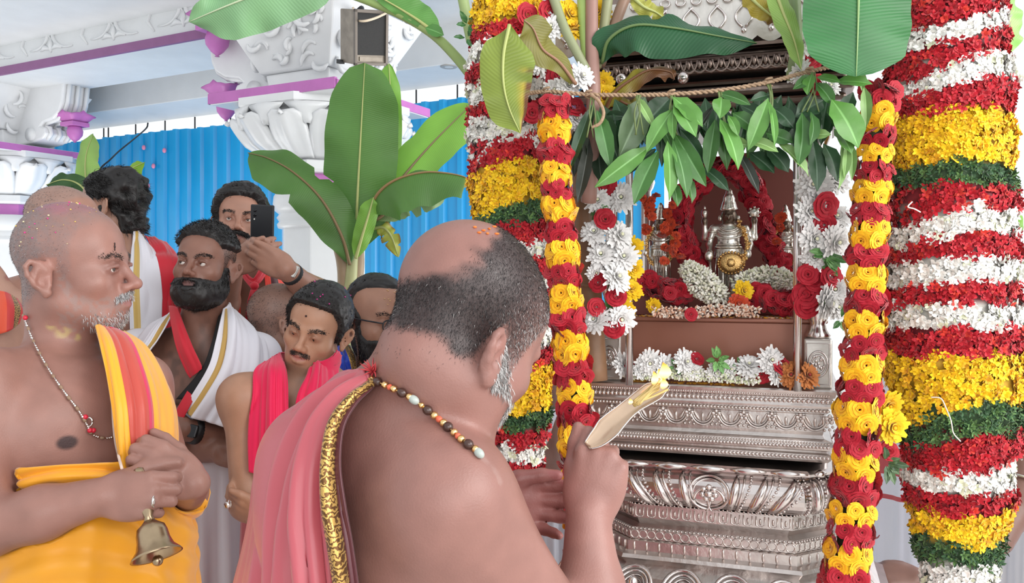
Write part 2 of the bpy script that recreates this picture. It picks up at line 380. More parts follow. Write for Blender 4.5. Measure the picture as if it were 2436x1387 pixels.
def patch(name, V, Fq, N, w, t, mat, par, col, thr=.3, noise=.25, nf=120, kind=None):
    """a layer of hair grown from the head's own surface where w is set"""
    keep = (w[Fq] > thr*.4).any(1); f = Fq[keep]; u = np.unique(f); im = np.full(len(V), -1); im[u] = np.arange(len(u))
    th = t[u] if isinstance(t, np.ndarray) else t
    X = V[u]+N[u]*(sm(thr*.4, thr+.35, w[u])*th*(1+noise*vnoise(V[u], nf, 3))-.0012*(w[u] < thr*.5))[:, None]
    o = mk(name, X, im[f], mat, par, col=col[u] if col.ndim == 2 else col, kind=kind); return X, im[f]
def loft(rows, nv, nu, fold=None, closed=False):
    R = np.array([[p if len(p) == 3 and isinstance(p, np.ndarray) else P(*p) for p in r] for r in rows])
    G = catmull(R, nv); G = np.transpose(G, (1, 0, 2))
    if closed:
        G = np.concatenate([G[-2:], G, G[:3]], 0); m = len(R[0]); seg = nu//m; G = catmull(G, (m+4)*seg+1)[2*seg:(m+2)*seg]; nu = len(G)
    else: G = catmull(G, nu)
    G = np.transpose(G, (1, 0, 2)); u, v = np.meshgrid(np.linspace(0, 1, nu, endpoint=not closed), np.linspace(0, 1, nv))
    if fold is not None:
        du = np.gradient(G, axis=1); dv = np.gradient(G, axis=0); n = np.cross(du, dv); n /= np.linalg.norm(n, axis=2, keepdims=True)+1e-9
        G = G+n*fold(u, v)[..., None]
    return G.reshape(-1, 3), grid_faces(nv, nu, closed), np.stack([u, v], -1).reshape(-1, 2)
# ------------------------------------------------------------------ the setting: pavilion, columns, blue sheet wall
A_ = nrm((-.888, .460, 0)); B_ = nrm((.460, .888, 0)); Z_ = np.array((0, 0, 1.))
m_white = M('white_plaster', s2l((226, 228, 230)), .5, nvar=.04, nscale=6, bump=.2, bscale=60, bdist=.003)
m_gloss = M('white_gloss_paint', s2l((228, 229, 231)), .3, nvar=.03, nscale=9, bump=.12, bscale=50, bdist=.003, spec=.5)
m_purple = M('purple_paint', s2l((190, 112, 182)), .45, nvar=.08, nscale=12)
m_purple2 = M('dull_purple_paint', s2l((142, 92, 138)), .5, nvar=.08, nscale=12)
m_blue = M('blue_sheet', s2l((12, 164, 226)), .34, nvar=.10, nscale=1.3, spec=.6, coat=.25)
m_floor = M('stone_floor', s2l((218, 214, 208)), .35, nvar=.1, nscale=5)
m_dark = M('dark_metal', (.02, .02, .022), .45, .3)
def rot_box(o, da, db, dc, M3): # box from corner o along a,b,z
    V, Fq = box((0, 0, 0), (1, 1, 1)); return o+V[:, :1]*da*M3[0]+V[:, 1:2]*db*M3[1]+V[:, 2:]*dc*M3[2], Fq
AX = (A_, B_, Z_)
def struct(name, V, Fc, mat, par=None, smooth=False, bevel=0, **k):
    o = mk(name, V, Fc, mat, par, smooth=smooth, kind='structure', **k)
    if bevel:
        b = o.modifiers.new('bev', 'BEVEL'); b.width = bevel; b.segments = 2; b.limit_method = 'ANGLE'
    return o
V, Fq = box((-9, -6, -.12), (8, 13, 0)); struct('floor', V, Fq, m_floor)
# blue corrugated wall: a top rail that carries the sheets and the rods
w0 = np.array((-.32, 5.85, 0.))
wall = struct('wall_back', *rot_box(w0-1.45*A_+B_*.02+Z_*2.70, 8.4, .03, .05, AX), m_dark)
sheet_w = 1.05; k = 0
t = -1.42
while t < 6.8:
    n = 7; prof = []
    for i in range(n):
        x = i*sheet_w/n; p = sheet_w/n
        prof += [(x, 0), (x+p*.55, 0), (x+p*.66, .028), (x+p*.89, .028)]
    prof.append((sheet_w, 0)); prof = np.array(prof)
    top = 2.865-.004*(k % 2)-.010*abs(math.sin(k*1.7))
    lo = np.array([w0+A_*(t+x)-B_*y for x, y in prof]); hi = lo.copy(); hi[:, 2] = top; lo[:, 2] = .02
    m = len(prof); Vs = np.concatenate([lo, hi]); i = np.arange(m-1)
    mk('panel', Vs, np.stack([i, i+1, i+1+m, i+m], 1), m_blue, wall, smooth=False, kind='structure', thick=.0012)
    t += sheet_w-.01; k += 1
for px in (118, 177, 244, 255, 320, 390, 461, 537, 546, 988, 1086):     # rods between the sheets and the soffit
    d = (px-CX)/F; tt = (d*w0[1]-w0[0])/(A_[0]-d*A_[1]); q = w0+A_*tt+B_*.012
    mk('rod', *tube([q+Z_*2.3, q+Z_*2.952], .006, 6), m_dark, wall, kind='structure')
# ceiling, far beam and front beam
V, Fq = rot_box(w0-1.5*A_-.03*B_+Z_*2.95-B_*.48, 9, .51, .26, AX); struct('beam_back', V, Fq, m_white, bevel=.006)
V, Fq = rot_box(w0-2.3*A_-2.3*B_+Z_*3.2, 10.5, 2.35, .15, AX); struct('ceiling', V, Fq, m_white)
b0 = np.array((-1.896, 4.97, 3.0))
V, Fq = rot_box(b0-A_*2.8-B_*3.2+Z_*.62, 8.4, 3.2, .14, AX); struct('ceiling.001', V, Fq, m_white)
fb = struct('beam_front', *rot_box(b0-A_*.75, 5.6, .56, .75, AX), m_white, bevel=.006)
V, Fq = rot_box(b0-A_*.78-B_*.018-Z_*.004, 5.66, .02, .055, AX); struct('band', V, Fq, m_purple2, fb)
V, Fq = rot_box(b0-A_*.78-B_*.03+Z_*.62, 5.66, .04, .05, AX); struct('cornice', V, Fq, m_white, fb, bevel=.006)
def scroll(c, r, a0, turns, sg, n=26):
    a = np.linspace(0, 1, n); th = a0+sg*turns*2*math.pi*a; rr = r*(1-.82*a)
    return np.stack([c[0]+rr*np.cos(th), c[1]+rr*np.sin(th)], 1)
rb = MB()
def relief(pts, w=.016):
    X = np.array([b0+A_*x+Z_*(.03+z*.66)-B_*.004 for x, z in pts]); k = len(X); rb.add(*tube(X, w*np.sin(np.linspace(.25, math.pi-.25, k)), 8, flat=1))
for i in range(7):
    x = -.3+i*.62
    relief(scroll((x+.2, .30), .19, -1.9, .95, 1)); relief(scroll((x+.52, .30), .17, -1.2, .95, -1))
    relief([(x+.36, .09), (x+.36, .16), (x+.355, .24)], .02); relief([(x+.36, .12), (x+.30, .15), (x+.25, .12)], .018); relief([(x+.36, .12), (x+.42, .15), (x+.47, .12)], .018)
    relief([(x+.36, .22), (x+.32, .30), (x+.36, .40), (x+.40, .30), (x+.36, .22)], .014)
    relief([(x-.01, .10), (x+.05, .2), (x+.0, .34), (x+.06, .46)], .014); relief([(x+.2, .3), (x+.26, .38), (x+.2, .46)], .014)
rb.build('relief', m_white, fb, kind='structure')
# ------------------------------------------------------------------ columns with lotus capitals
def ngon(n, r, rot=0): a = np.arange(n)*2*math.pi/n+rot; return np.stack([r*np.cos(a), r*np.sin(a)], 1)
rotA = math.atan2(A_[1], A_[0])
def lotus_bud(c, s, name_par, crown=True):
    prof = [(.012, -.098), (.006, -.094), (.03, -.075), (.052, -.045), (.056, -.015), (.047, .012), (.036, .02)]
    V, Fs = lathe(np.array(prof)*s, 20); mk('lotus_bud', V+c, Fs, m_purple, name_par, kind='structure')
    V, Fs = box((-.07*s, -.07*s, .018*s), (.07*s, .07*s, .048*s)); a = rotA; R = rotm(-math.degrees(a)); struct('bud_plate', V@R.T+c, Fs, m_purple, name_par, bevel=.004)
    if crown:
        m = 24; rows = []
        for j, (rr, z) in enumerate(((.062, .048), (.072, .062), (.088, .082), (.104, .092))):
            a = np.arange(m)*2*math.pi/m; q = (np.abs(((a*2/math.pi) % 1)-.5)*2)**1.5
            sq = rr*(1/np.maximum(np.abs(np.cos(a)), np.abs(np.sin(a))))**.9*(1 if j < 2 else 1)
            lift = (q*.030+np.cos(a*12)*.003)*(j/3.0)
            rows.append(np.stack([sq*np.cos(a), sq*np.sin(a), np.full(m, z)+lift], 1))
        V = np.concatenate(rows)*s; mk('bud_crown', V@R.T+c, grid_faces(4, m, True), m_purple, name_par, kind='structure', thick=.008)
def column(name, c, arms, up_buds, top=2.54):
    c = np.array((c[0], c[1], 0.)); root = mk(name, *prism(ngon(8, .235, rotA+math.pi/8), 0, 1.88), m_gloss, None, smooth=False, kind='structure'); V0 = root
    root.data.transform(Matrix.Translation(Vector(c)))
    b = root.modifiers.new('bev', 'BEVEL'); b.width = .008; b.segments = 2
    prof = [(.20, 1.86), (.245, 1.87), (.25, 1.89), (.238, 1.905), (.252, 1.925), (.238, 1.945), (.262, 1.965), (.272, 2.0), (.268, 2.04), (.25, 2.07), (.22, 2.075)]
    V, Fs = lathe(prof, 40); mk('ring_moulding', V+c, Fs, m_gloss, root, kind='structure')
    V, Fs = lathe([(.2, 2.06), (.225, 2.065), (.225, 2.15), (.2, 2.16)], 8, rot=rotA+math.pi/8); mk('purple_neck', V+c, Fs, m_purple, root, smooth=False, kind='structure')
    V, Fs = lathe([(.2, 2.15), (.275, 2.155), (.285, 2.17), (.282, 2.215), (.255, 2.225), (.25, 2.235), (.2, 2.24)], 8, rot=rotA+math.pi/8); mk('neck_plate', V+c, Fs, m_gloss, root, smooth=False, kind='structure')
    # core of the lotus
    V, Fs = lathe([(.24, 2.22), (.262, 2.235), (.29, 2.26), (.35, 2.31), (.385, 2.36), (.395, 2.42), (.40, 2.5)], 40); mk('lotus_core', V+c, Fs, m_gloss, root, kind='structure')
    n = 12
    for k in range(n):
        a0 = rotA+2*math.pi*(k+.5)/n
        vv = np.linspace(0, 1, 12); uu = np.linspace(-1, 1, 11)
        r = np.interp(vv, [0, .2, .45, .7, .88, 1], [.262, .305, .375, .43, .478, .492]); z = np.interp(vv, [0, .2, .45, .7, .88, 1], [2.225, 2.25, 2.30, 2.37, 2.432, 2.418])
        hw = np.interp(vv, [0, .3, .6, .8, .93, 1], [.26, .27, .262, .22, .11, .0])
        V = []
        for i in range(12):
            for u in uu:
                a = a0+u*hw[i]; rr = r[i]+.030*(1-u*u)*math.sin(vv[i]*2.6)+.010*math.cos(u*7)*math.sin(vv[i]*3); zz = z[i]+.018*(u*u)*vv[i]; V.append((c[0]+rr*math.cos(a), c[1]+rr*math.sin(a), zz))
        mk('lotus_petal', V, grid_faces(12, 11), m_gloss, root, kind='structure', thick=.014)
    for k in range(n):                                      # short white triangles of the upper row
        a0 = rotA+2*math.pi*k/n; V = []
        for v in np.linspace(0, 1, 5):
            for u in (-1, -.5, 0, .5, 1):
                a = a0+u*.262*(1-v*.96); rr = .452+.02*(1-abs(u))-.02*v; V.append((c[0]+rr*math.cos(a), c[1]+rr*math.sin(a), top-.055-v*.105))
        mk('petal_tip', V, grid_faces(5, 5), m_gloss, root, kind='structure', thick=.012)
    V, Fs = lathe([(.30, top-.07), (.46, top-.066), (.485, top-.05), (.485, top-.01), (.3, top-.008)], 8, rot=rotA+math.pi/8); mk('abacus', V+c, Fs, m_gloss, root, smooth=False, kind='structure')
    q = c-A_*.42-B_*.42+Z_*(top-.02)
    struct('slab', *rot_box(q, .84, .84, .055, AX), m_gloss, root, bevel=.004)
    s = MB(); s.add(*rot_box(q-B_*.008-A_*.008+Z_*.004, .856, .02, .055, AX)); s.add(*rot_box(q-A_*.008-B_*.006+Z_*.004, .012, .85, .047, AX)); s.add(*rot_box(q+A_*.836-B_*.006+Z_*.004, .012, .85, .047, AX))
    s.build('slab_edge', m_purple, root, smooth=False, kind='structure')
    # bracket above the slab: centre block and four volute arms
    for (r0, r1, za, zb) in ((.20, .22, top+.03, top+.16), (.24, .40, top+.16, 3.02)):
        V, Fs = prism(ngon(4, r0*1.41, rotA+math.pi/4), za, zb, ngon(4, r1*1.41, rotA+math.pi/4)); struct('block', V+c, Fs, m_gloss, root, bevel=.01)
    for d, e in arms:
        pr = [(.18, .02), (.40, .03), (.52, .05), (.565, .09), (.55, .13), (.50, .145), (.53, .17), (.64, .19), (.71, .23), (.745, .30), (.77, .46), (.18, .46)]
        n_ = len(pr); X = [c+d*x+Z_*(top+.03+z)+e*s2 for s2 in (-.11, .11) for x, z in pr]; i = np.arange(n_); j = (i+1) % n_
        struct('bracket_arm', X, [np.stack([i, j, j+n_, i+n_], 1), i[::-1][None], (i+n_)[None]], m_gloss, root, bevel=.012)
        rl = MB()
        for off in (-.07, 0, .07): rl.add(*tube([c+d*x*1.02+Z_*(top+.03+z)+e*off for x, z in pr[2:11]], .016, 8))
        rl.add(*tube([c+d*.40+Z_*(top+.12)-e*.13, c+d*.40+Z_*(top+.12)+e*.13], [.05, .05], 16))
        rl.build('bracket_roll', m_gloss, root, kind='structure')
        (lotus_bud(c+d*.60+Z_*(top+.43)-e*.20, 1.2, root) if up_buds else None)
        lotus_bud(c+d*.74+Z_*(top+(.09 if up_buds else .15)), 1.0, root)
    rb2 = MB(); rr = random.Random(5)
    for d, e in ((A_, B_), (-A_, B_), (B_, A_), (-B_, A_)):
        for i in range(26):
            z = rr.uniform(.17, .46); w = .24+.13*(z-.16)/.3; u = rr.uniform(-.85, .85)*w; c0 = c+d*(w+.012)+e*u+Z_*(top+z)
            a = rr.uniform(0, 6.28); L = rr.uniform(.04, .09); pts = [c0+(e*math.cos(a+t*2.4)+Z_*math.sin(a+t*2.4))*L*(1-t*.6)+d*.01 for t in np.linspace(0, 1, 7)]
            rb2.add(*tube(pts, [.006, .012, .016, .016, .014, .01, .004], 6))
    rb2.build('block_relief', m_gloss, root, kind='structure')
    return root
column('column', (-1.047, 4.67), [(A_, B_)], True); column('column.001', (-3.87, 6.52), [(-A_, B_), (A_, B_)], False)
# downlight in the soffit
q = P(1068, 190, 5.38); q[2] = 2.95
dl = thing('downlight', 'small round recessed downlight in the white soffit above the blue wall', 'lamp', q)
V, Fs = lathe([(.02, -.004), (.05, -.006), (.056, -.003), (.056, .0), (.04, .004), (.02, .01)], 24); mk('trim_ring', V+q, Fs, M('downlight_grey', s2l((170, 165, 160)), .4), dl)
V, Fs = sph(q+[0, 0, -.001], (.036, .036, .006), 16, 8); mk('lens', V, Fs, M('lens_white', s2l((215, 213, 208)), .3), dl)
# loudspeaker on the bracket
q = P(866, 88, 4.05); sp = thing('loudspeaker', 'scuffed metal loudspeaker with black grille fixed high on the white column bracket', 'speaker', q)
R = rotm(198, -12, -9)@np.diag([1, 1, 1.]); Rz = rotm(142, -16, 8)
def rb_(lo, hi): V, Fq = box(lo, hi); return V@Rz.T+q, Fq
m_spk = M('speaker_metal', s2l((150, 140, 128)), .4, .5, nvar=.35, nscale=14, bump=.2, bscale=80); m_grille = M('speaker_grille', (.018, .017, .017), .6, nvar=.3, nscale=200, bump=.5, bscale=900)
def bevo(o, w=.006, s=2): b = o.modifiers.new('bev', 'BEVEL'); b.width = w; b.segments = s; return o
bevo(mk('cabinet', *rb_((-.085, -.085, -.125), (.085, .07, .125)), m_spk, sp, smooth=False))
g = MB(); g.add(*rb_((-.074, .066, -.08), (.074, .074, .112))); mk('grille', np.concatenate(g.V), [np.concatenate(f) for f in g.F.values()], m_grille, sp, smooth=False)
fr = MB()
for lo, hi in (((-.088, .064, -.128), (-.074, .082, .128)), ((.074, .064, -.128), (.088, .082, .128)), ((-.088, .064, .112), (.088, .082, .128)), ((-.088, .064, -.128), (.088, .082, -.114))): fr.add(*rb_(lo, hi))
bevo(fr.build('front_frame', M('speaker_frame', s2l((120, 112, 105)), .35, .6), sp, smooth=False), .002)
mk('name_strip', *rb_((-.06, .066, -.108), (.06, .076, -.088)), m_spk, sp, smooth=False)
for s_ in (-1, 1): mk('corner_guard', *rb_((s_*.09-.012, -.09, -.132), (s_*.09+.012, -.05, -.112)), m_dark, sp, smooth=False)
mk('mount', *tube([q+Rz@np.array((0, -.05, .12)), q+np.array((-.03, .10, .17)), q+np.array((-.10, .30, .20))], .014, 8), m_dark, sp)
cb = mk('speaker_cable', *tube(catmull(PP([(840, 18, 4.0), (846, 45, 3.98), (868, 50, 3.9), (905, 38, 3.95), (922, 22, 4.0), (915, -30, 4.05)]), 40), .006, 6), M('pale_cable', s2l((225, 205, 180)), .5)); tag(cb, 'pale loose cable looped over the top of the loudspeaker', 'cable')
cb = mk('hanging_cable', *tube(catmull(PP([(352, 292, 6.9), (348, 305, 6.9), (322, 328, 6.6), (285, 358, 6.3), (262, 380, 6.1), (236, 405, 6.0), (200, 470, 5.9)]), 40), .006, 6), m_dark); tag(cb, 'thin black cable drooping from the soffit across the blue wall', 'cable')
m_pet = M('pink_petal', s2l((240, 150, 185)), .5)
for i, (px, py) in enumerate(((342, 351), (391, 358), (354, 442), (365, 395))):
    d = (px-CX)/F; tt = (d*w0[1]-w0[0])/(A_[0]-d*A_[1]); Y = (w0+A_*tt)[1]-.04
    V, Fs = sph(P(px, py, Y), (.018, .012, .022), 8, 6); o = mk('petal', V, Fs, m_pet); tag(o, ('pale pink petal stuck high on the blue wall, upper left of two', 'pale pink petal stuck high on the blue wall beside another', 'pink petal stuck on the blue wall lowest, above the bearded man', 'small pink petal stuck on the blue wall between three others')[i], 'petal', 'petals stuck on the blue wall')
# ------------------------------------------------------------------ people: shared builders
m_skin = M('skin', attr=True, rough=.42, spec=.45, nvar=.07, nscale=28, bump=.25, bscale=420, bdist=.0015)
m_hair = M('hair', attr=True, rough=.45, spec=.45)
m_eye = M('eye', attr=True, rough=.12, spec=.6)
HL_Y = [-.13, -.085, -.055, -.030, -.016, -.004, .012, .024, .036, .052, .080, .11]
HL_Z = [-.070, -.066, -.050, -.020, .030, .020, -.020, .000, .045, .078, .092, .096]
def hair_mask(q, front=0.0, soft=.007):
    y = q[:, 1]-front*np.clip(q[:, 2]/.1, 0, 1)*-1
    z0 = np.interp(q[:, 1]+front*sm(.0, .06, q[:, 2]), HL_Y, HL_Z)
    ear = (np.abs(q[:, 0]) > .070) & (np.abs(q[:, 1]+.022) < .026) & (q[:, 2] > -.052) & (q[:, 2] < .024)
    return np.where(ear, 0, sm(-soft, soft, q[:, 2]-z0))*(np.linalg.norm(q-[0, 0, .03], axis=1) < .16)
def beard_mask(q, low=-.135, cheek=0.0, soft=.006):
    x, y, z = np.abs(q[:, 0]), q[:, 1], q[:, 2]
    z1 = np.interp(y, [-.02, -.004, .012, .034, .055, .075, .12], [-.03, .0, -.008, -.040, -.053, -.050, -.046])+cheek*sm(.01, .05, y)
    up = sm(-soft, soft, z1-z)*sm(-.012, .004, y+.10*np.clip(-.05-z, 0, 1)*.6)
    back = sm(-.008, .008, y-np.interp(z, [-.16, -.10, -.06, 0], [.02, -.004, .0, -.006]))
    lipd = (x/.0235)**2+((z+.0625)/.0085)**2; lip = sm(.8, 1.3, lipd)
    nose = sm(.9, 1.2, (x/.020)**2+((z+.036)/.0115)**2)
    soul = 1-.5*sm(1, .6, np.abs(x-.012)/.006)*sm(-.084, -.078, z)*sm(-.068, -.074, z)
    return up*back*lip*nose*soul*sm(low-.01, low+.01, z)*(np.linalg.norm(q-[0, .03, -.05], axis=1) < .15)
def must_mask(q, half=.032):
    x, y, z = np.abs(q[:, 0]), q[:, 1], q[:, 2]
    zc = -.0485-.30*np.clip(x-.006, 0, 1)
    return sm(.0075, .0035, np.abs(z-zc))*sm(half+.003, half-.004, x)*sm(.055, .07, y)
def brow_mask(q):
    x, y, z = np.abs(q[:, 0]), q[:, 1], q[:, 2]
    zc = .0185+.006*np.sin(np.clip((x-.012)/.04, 0, 1)*2.6)
    return sm(.0052, .0026, np.abs(z-zc)/np.interp(x, [0, .014, .05, .056], [1, 1.0, .75, .6]))*sm(.008, .013, x)*sm(.056, .046, x)*sm(.04, .055, y)
def lip_mask(q):
    x, y, z = np.abs(q[:, 0]), q[:, 1], q[:, 2]
    return sm(1.15, .8, (x/.0225)**2+((z+.0625)/.0095)**2)*sm(.06, .075, y)
def base_skin(V, tone, H=None, lip=(.30, .12, .11), freckle=.06):
    c = np.tile(np.asarray(tone, float), (len(V), 1)); c *= (1+freckle*vnoise(V, 55, 1)+freckle*.7*vnoise(V, 17, 2))[:, None]
    if H is not None:
        q = hl(H, V); l = lip_mask(q)[:, None]*.75; c = c*(1-l)+np.array(lip)*l
        rd = (sm(.05, .0, np.linalg.norm(q-[0, .105, -.03], axis=1))+sm(.03, .0, np.linalg.norm(np.abs(q)-[.079, .012, .015], axis=1)))[:, None]*.18
        c = c*(1-rd)+c*np.array([1.25, .9, .85])*rd
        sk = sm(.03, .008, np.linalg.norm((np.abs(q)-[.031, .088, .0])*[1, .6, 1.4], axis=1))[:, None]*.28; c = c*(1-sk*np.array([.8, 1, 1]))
    return c
def mixc(c, w, col): return c*(1-w[:, None])+np.asarray(col)*w[:, None]
def eyes(H, par, gaze=(0, 1, 0), iris=(.035, .016, .008), white=(.62, .56, .52)):
    for sg in (-1, 1):
        r = .0122*H['sc']; c = H['T']((sg*.031, .0757, -.0005)); g = nrm(H['R']@np.array(gaze)); B = basis(g)
        V, Fs = sph((0, 0, 0), 1, 24, 26); a = np.arccos(np.clip(V[:, 2], -1, 1))
        col = np.where((a < .22)[:, None], [.006, .005, .005], np.where((a < .47)[:, None], iris, white))
        mk('eye', c+V*r@B.T, Fs, m_eye, par, col=col)
def brows(H, V, Fq, N, par, col=(.012, .010, .009), n=900, ln=.0075):
    q = hl(H, V); p, i, bl = sample_faces(V, Fq, brow_mask(q), n)
    if bl is None: return
    sg = np.sign(q[i, 0])[:, None]; comb = (H['R']@(np.array([[1., 0, .15]]).T)).T*sg*1.0+H['R'][:, 2]*.15
    strands('eyebrow', p, N[i], ln*H['sc']*RNG.uniform(.6, 1, n), comb, .0011*H['sc'], np.tile(col, (n, 1))*RNG.uniform(.6, 1.5, (n, 1)), m_hair, par, lift=.25, jit=.2)
def fur(name, V, Fq, N, w, n, ln, combv, width, colf, par, lift=.45, jit=.35):
    p, i, bl = sample_faces(V, Fq, w, n)
    if bl is None: return
    strands(name, p, N[i], ln*RNG.uniform(.6, 1.15, n), combv(p, i) if callable(combv) else np.asarray(combv, float), width, colf(p, i), m_hair, par, lift, jit)
def head_split(H, V, Fq, r=.19):
    k = (np.linalg.norm(V[Fq[:, 0]]-H['pos'], axis=1) < r*H['sc']); return Fq[k]
def rayhit(fig, px, py, off=.0, y0=.3, y1=4.0, fb=None):
    """where the line of sight through a pixel of the photograph meets the body"""
    px, py = np.atleast_1d(px).astype(float), np.atleast_1d(py).astype(float)
    D = np.stack([(px-CX)/F, np.ones_like(px), -(py-HY)/F], 1); ln = np.linalg.norm(D, axis=1); Y = np.full(len(px), y0)
    for _ in range(70):
        d = fig.ev((D*Y[:, None]+[0, 0, CZ]).astype(np.float32))-off; Y = Y+np.clip(d/ln*.8, -.02, .06)
    bad = Y > y1
    if fb is not None: Y = np.where(bad, fb, Y)
    return D*Y[:, None]+[0, 0, CZ]
def grad(fig, V, e=.004):
    V = V.astype(np.float32); g = np.stack([fig.ev(V+np.eye(3, dtype=np.float32)[k]*e)-fig.ev(V-np.eye(3, dtype=np.float32)[k]*e) for k in range(3)], 1)
    return g/(np.linalg.norm(g, axis=1, keepdims=True)+1e-9)
def collide(fig, V, off=.006, it=5):
    V = V.copy()
    for _ in range(it):
        d = fig.ev(V.astype(np.float32)); i = np.nonzero(d < off)[0]
        if not len(i): break
        V[i] += grad(fig, V[i])*(off-d[i])[:, None]
    return V
def cloth(name, rows, nv, nu, mat, par, fig=None, off=.006, fold=None, thick=.0025, closed=False, it=5, col=None, front=False):
    V, Fq, uv = loft(rows, nv, nu, fold, closed)
    if fig is not None and front:
        px, py = CX+F*V[:, 0]/V[:, 1], HY-F*(V[:, 2]-CZ)/V[:, 1]; Hh = rayhit(fig, px, py, off, y0=max(.4, V[:, 1].min()-.35)); k = Hh[:, 1] < V[:, 1]; V = np.where(k[:, None], Hh, V)
    if fig is not None: V = collide(fig, V, off, it)
    return mk(name, V, Fq, mat, par, uv=uv, thick=thick, col=col(uv, V) if col else None)
def folds(n, amp, seed=0, sharp=1.0, v0=0.0, v1=.4, skew=0.0):
    ph = np.random.default_rng(seed).uniform(0, 6.28, 8)
    def f(u, v):
        x = u*n*2*math.pi+skew*v; w = .55*np.sin(x+ph[0]+.6*np.sin(3*v+ph[1]))+.3*np.sin(1.9*x+ph[2]+1.1*v)+.2*np.sin(3.3*x+ph[3]-1.7*v)
        return amp*np.sign(w)*np.abs(w)**sharp*(v0+(1-v0)*sm(0, max(v1, 1e-3), v))
    return f
def skirt(name, cen, rx, ry, z0, z1, mat, par, yaw=0, n=15, amp=.010, seed=1, col=None, flare=1.15):
    a = np.linspace(0, 2*math.pi, 17)[:-1]; cy, sy = math.cos(math.radians(yaw)), math.sin(math.radians(yaw)); rows = []
    for v in np.linspace(0, 1, 5):
        k = 1+(flare-1)*v; x = np.cos(a)*rx*k; y = np.sin(a)*ry*k
        rows.append([np.array((cen[0]+p*cy+q*sy, cen[1]-p*sy+q*cy, z0+(z1-z0)*v)) for p, q in zip(x, y)])
    f0 = folds(n, amp, seed); return cloth(name, rows, 24, 160, mat, par, fold=lambda u, v: f0(u, v), closed=True, col=col)
def feet(fig, cen, yaw, sp=.09, k=.03):
    R = rotm(yaw)
    for sg in (-1, 1):
        a = np.asarray(cen)+R@np.array((sg*sp, 0, 0)); fig.cone((a[0], a[1], .80), (a[0], a[1], .45), .085, .06, k); fig.cone((a[0], a[1], .45), (a[0], a[1], .07), .058, .038, k)
        t = a+R@np.array((sg*.02, .16, 0)); fig.cone((a[0], a[1], .035), (t[0], t[1], .022), .036, .026, .02)
def silk(name, base, stops, rough=.4, sheen=.4, zari=None, axis=0, nvar=.05, bump=.35, bscale=260, spec=.5, metal_scale=90):
    """woven cloth: stripes across u (axis 0) or v (axis 1); zari = list of (from, to) bands woven with gold thread"""
    m = M(name, base, rough, sheen=sheen, spec=spec, bump=bump, bscale=bscale, bdist=.0006); t = m.node_tree; b = t.nodes['Principled BSDF']; N = t.nodes.new; L = t.links.new
    uv = N('ShaderNodeUVMap'); sx = N('ShaderNodeSeparateXYZ'); L(uv.outputs[0], sx.inputs[0])
    r = N('ShaderNodeValToRGB'); r.color_ramp.interpolation = 'CONSTANT'; e = r.color_ramp.elements
    while len(e) > 1: e.remove(e[0])
    e[0].position = 0; e[0].color = (*stops[0][1], 1)
    for p, c in stops[1:]: q = e.new(p); q.color = (*c, 1)
    L(sx.outputs[axis], r.inputs[0]); out = r.outputs[0]
    if zari:
        tc = N('ShaderNodeTexCoord'); w = N('ShaderNodeTexWave'); w.wave_type = 'RINGS'; w.inputs['Scale'].default_value = metal_scale*.55; w.inputs['Distortion'].default_value = 14; w.inputs['Detail'].default_value = 3; w.inputs['Detail Scale'].default_value = 2.2; L(tc.outputs['Object'], w.inputs[0])
        msk = None
        for lo, hi in zari:
            a1 = N('ShaderNodeMath'); a1.operation = 'GREATER_THAN'; L(sx.outputs[axis], a1.inputs[0]); a1.inputs[1].default_value = lo
            a2 = N('ShaderNodeMath'); a2.operation = 'LESS_THAN'; L(sx.outputs[axis], a2.inputs[0]); a2.inputs[1].default_value = hi
            a3 = N('ShaderNodeMath'); a3.operation = 'MULTIPLY'; L(a1.outputs[0], a3.inputs[0]); L(a2.outputs[0], a3.inputs[1])
            if msk is None: msk = a3
            else: a4 = N('ShaderNodeMath'); a4.operation = 'MAXIMUM'; L(msk.outputs[0], a4.inputs[0]); L(a3.outputs[0], a4.inputs[1]); msk = a4
        g = N('ShaderNodeValToRGB'); g.color_ramp.elements[0].position = .35; g.color_ramp.elements[0].color = (.12, .05, .012, 1); g.color_ramp.elements[1].position = .62; g.color_ramp.elements[1].color = (.55, .34, .095, 1); L(w.outputs[0], g.inputs[0])
        mx = N('ShaderNodeMix'); mx.data_type = 'RGBA'; L(msk.outputs[0], mx.inputs[0]); L(out, mx.inputs[6]); L(g.outputs[0], mx.inputs[7]); out = mx.outputs[2]
        mm = N('ShaderNodeMath'); mm.operation = 'MULTIPLY'; L(msk.outputs[0], mm.inputs[0]); mm.inputs[1].default_value = .6; L(mm.outputs[0], b.inputs['Metallic'])
    L(out, b.inputs['Base Color']); return m
# ------------------------------------------------------------------ the priest in the pink shawl, seen from behind
f = Fig(); yb = 36
RB = rotm(yb); fw = RB[:, 1]; rt = RB[:, 0]; up = Z_
SL, SRj = P(756, 1085, 1.14), P(1062, 1188, .955); mid = (SL+SRj)/2; nb = P(935, 945, 1.07)
f.ell(mid-up*.14+fw*.045, (.175, .125, .20), RB, .05)
f.ell(mid-up*.05+fw*.0+rt*.07, (.11, .085, .12), RB, .05); f.ell(mid-up*.05+fw*.0-rt*.07, (.11, .085, .12), RB, .05)
f.ell(mid-up*.36+fw*.06, (.170, .150, .20), RB, .06); f.ell(mid-up*.55+fw*.05, (.165, .14, .16), RB, .06)
f.ell(mid-up*.34+fw*.15, (.13, .11, .15), RB, .06)
f.cone(nb+fw*.0-up*.04, SL+up*.0, .075, .052, .05); f.cone(nb-up*.04, SRj+up*.005, .078, .066, .05)
ER = np.array((.105, 1.05, 1.085)); WR = P(1398, 1222, 1.10)
f.cone(SRj, ER, .064, .047, .045); f.cone(ER, ER*.45+WR*.55, .047, .0405, .03); f.cone(ER*.45+WR*.55, WR, .0405, .0285, .02)
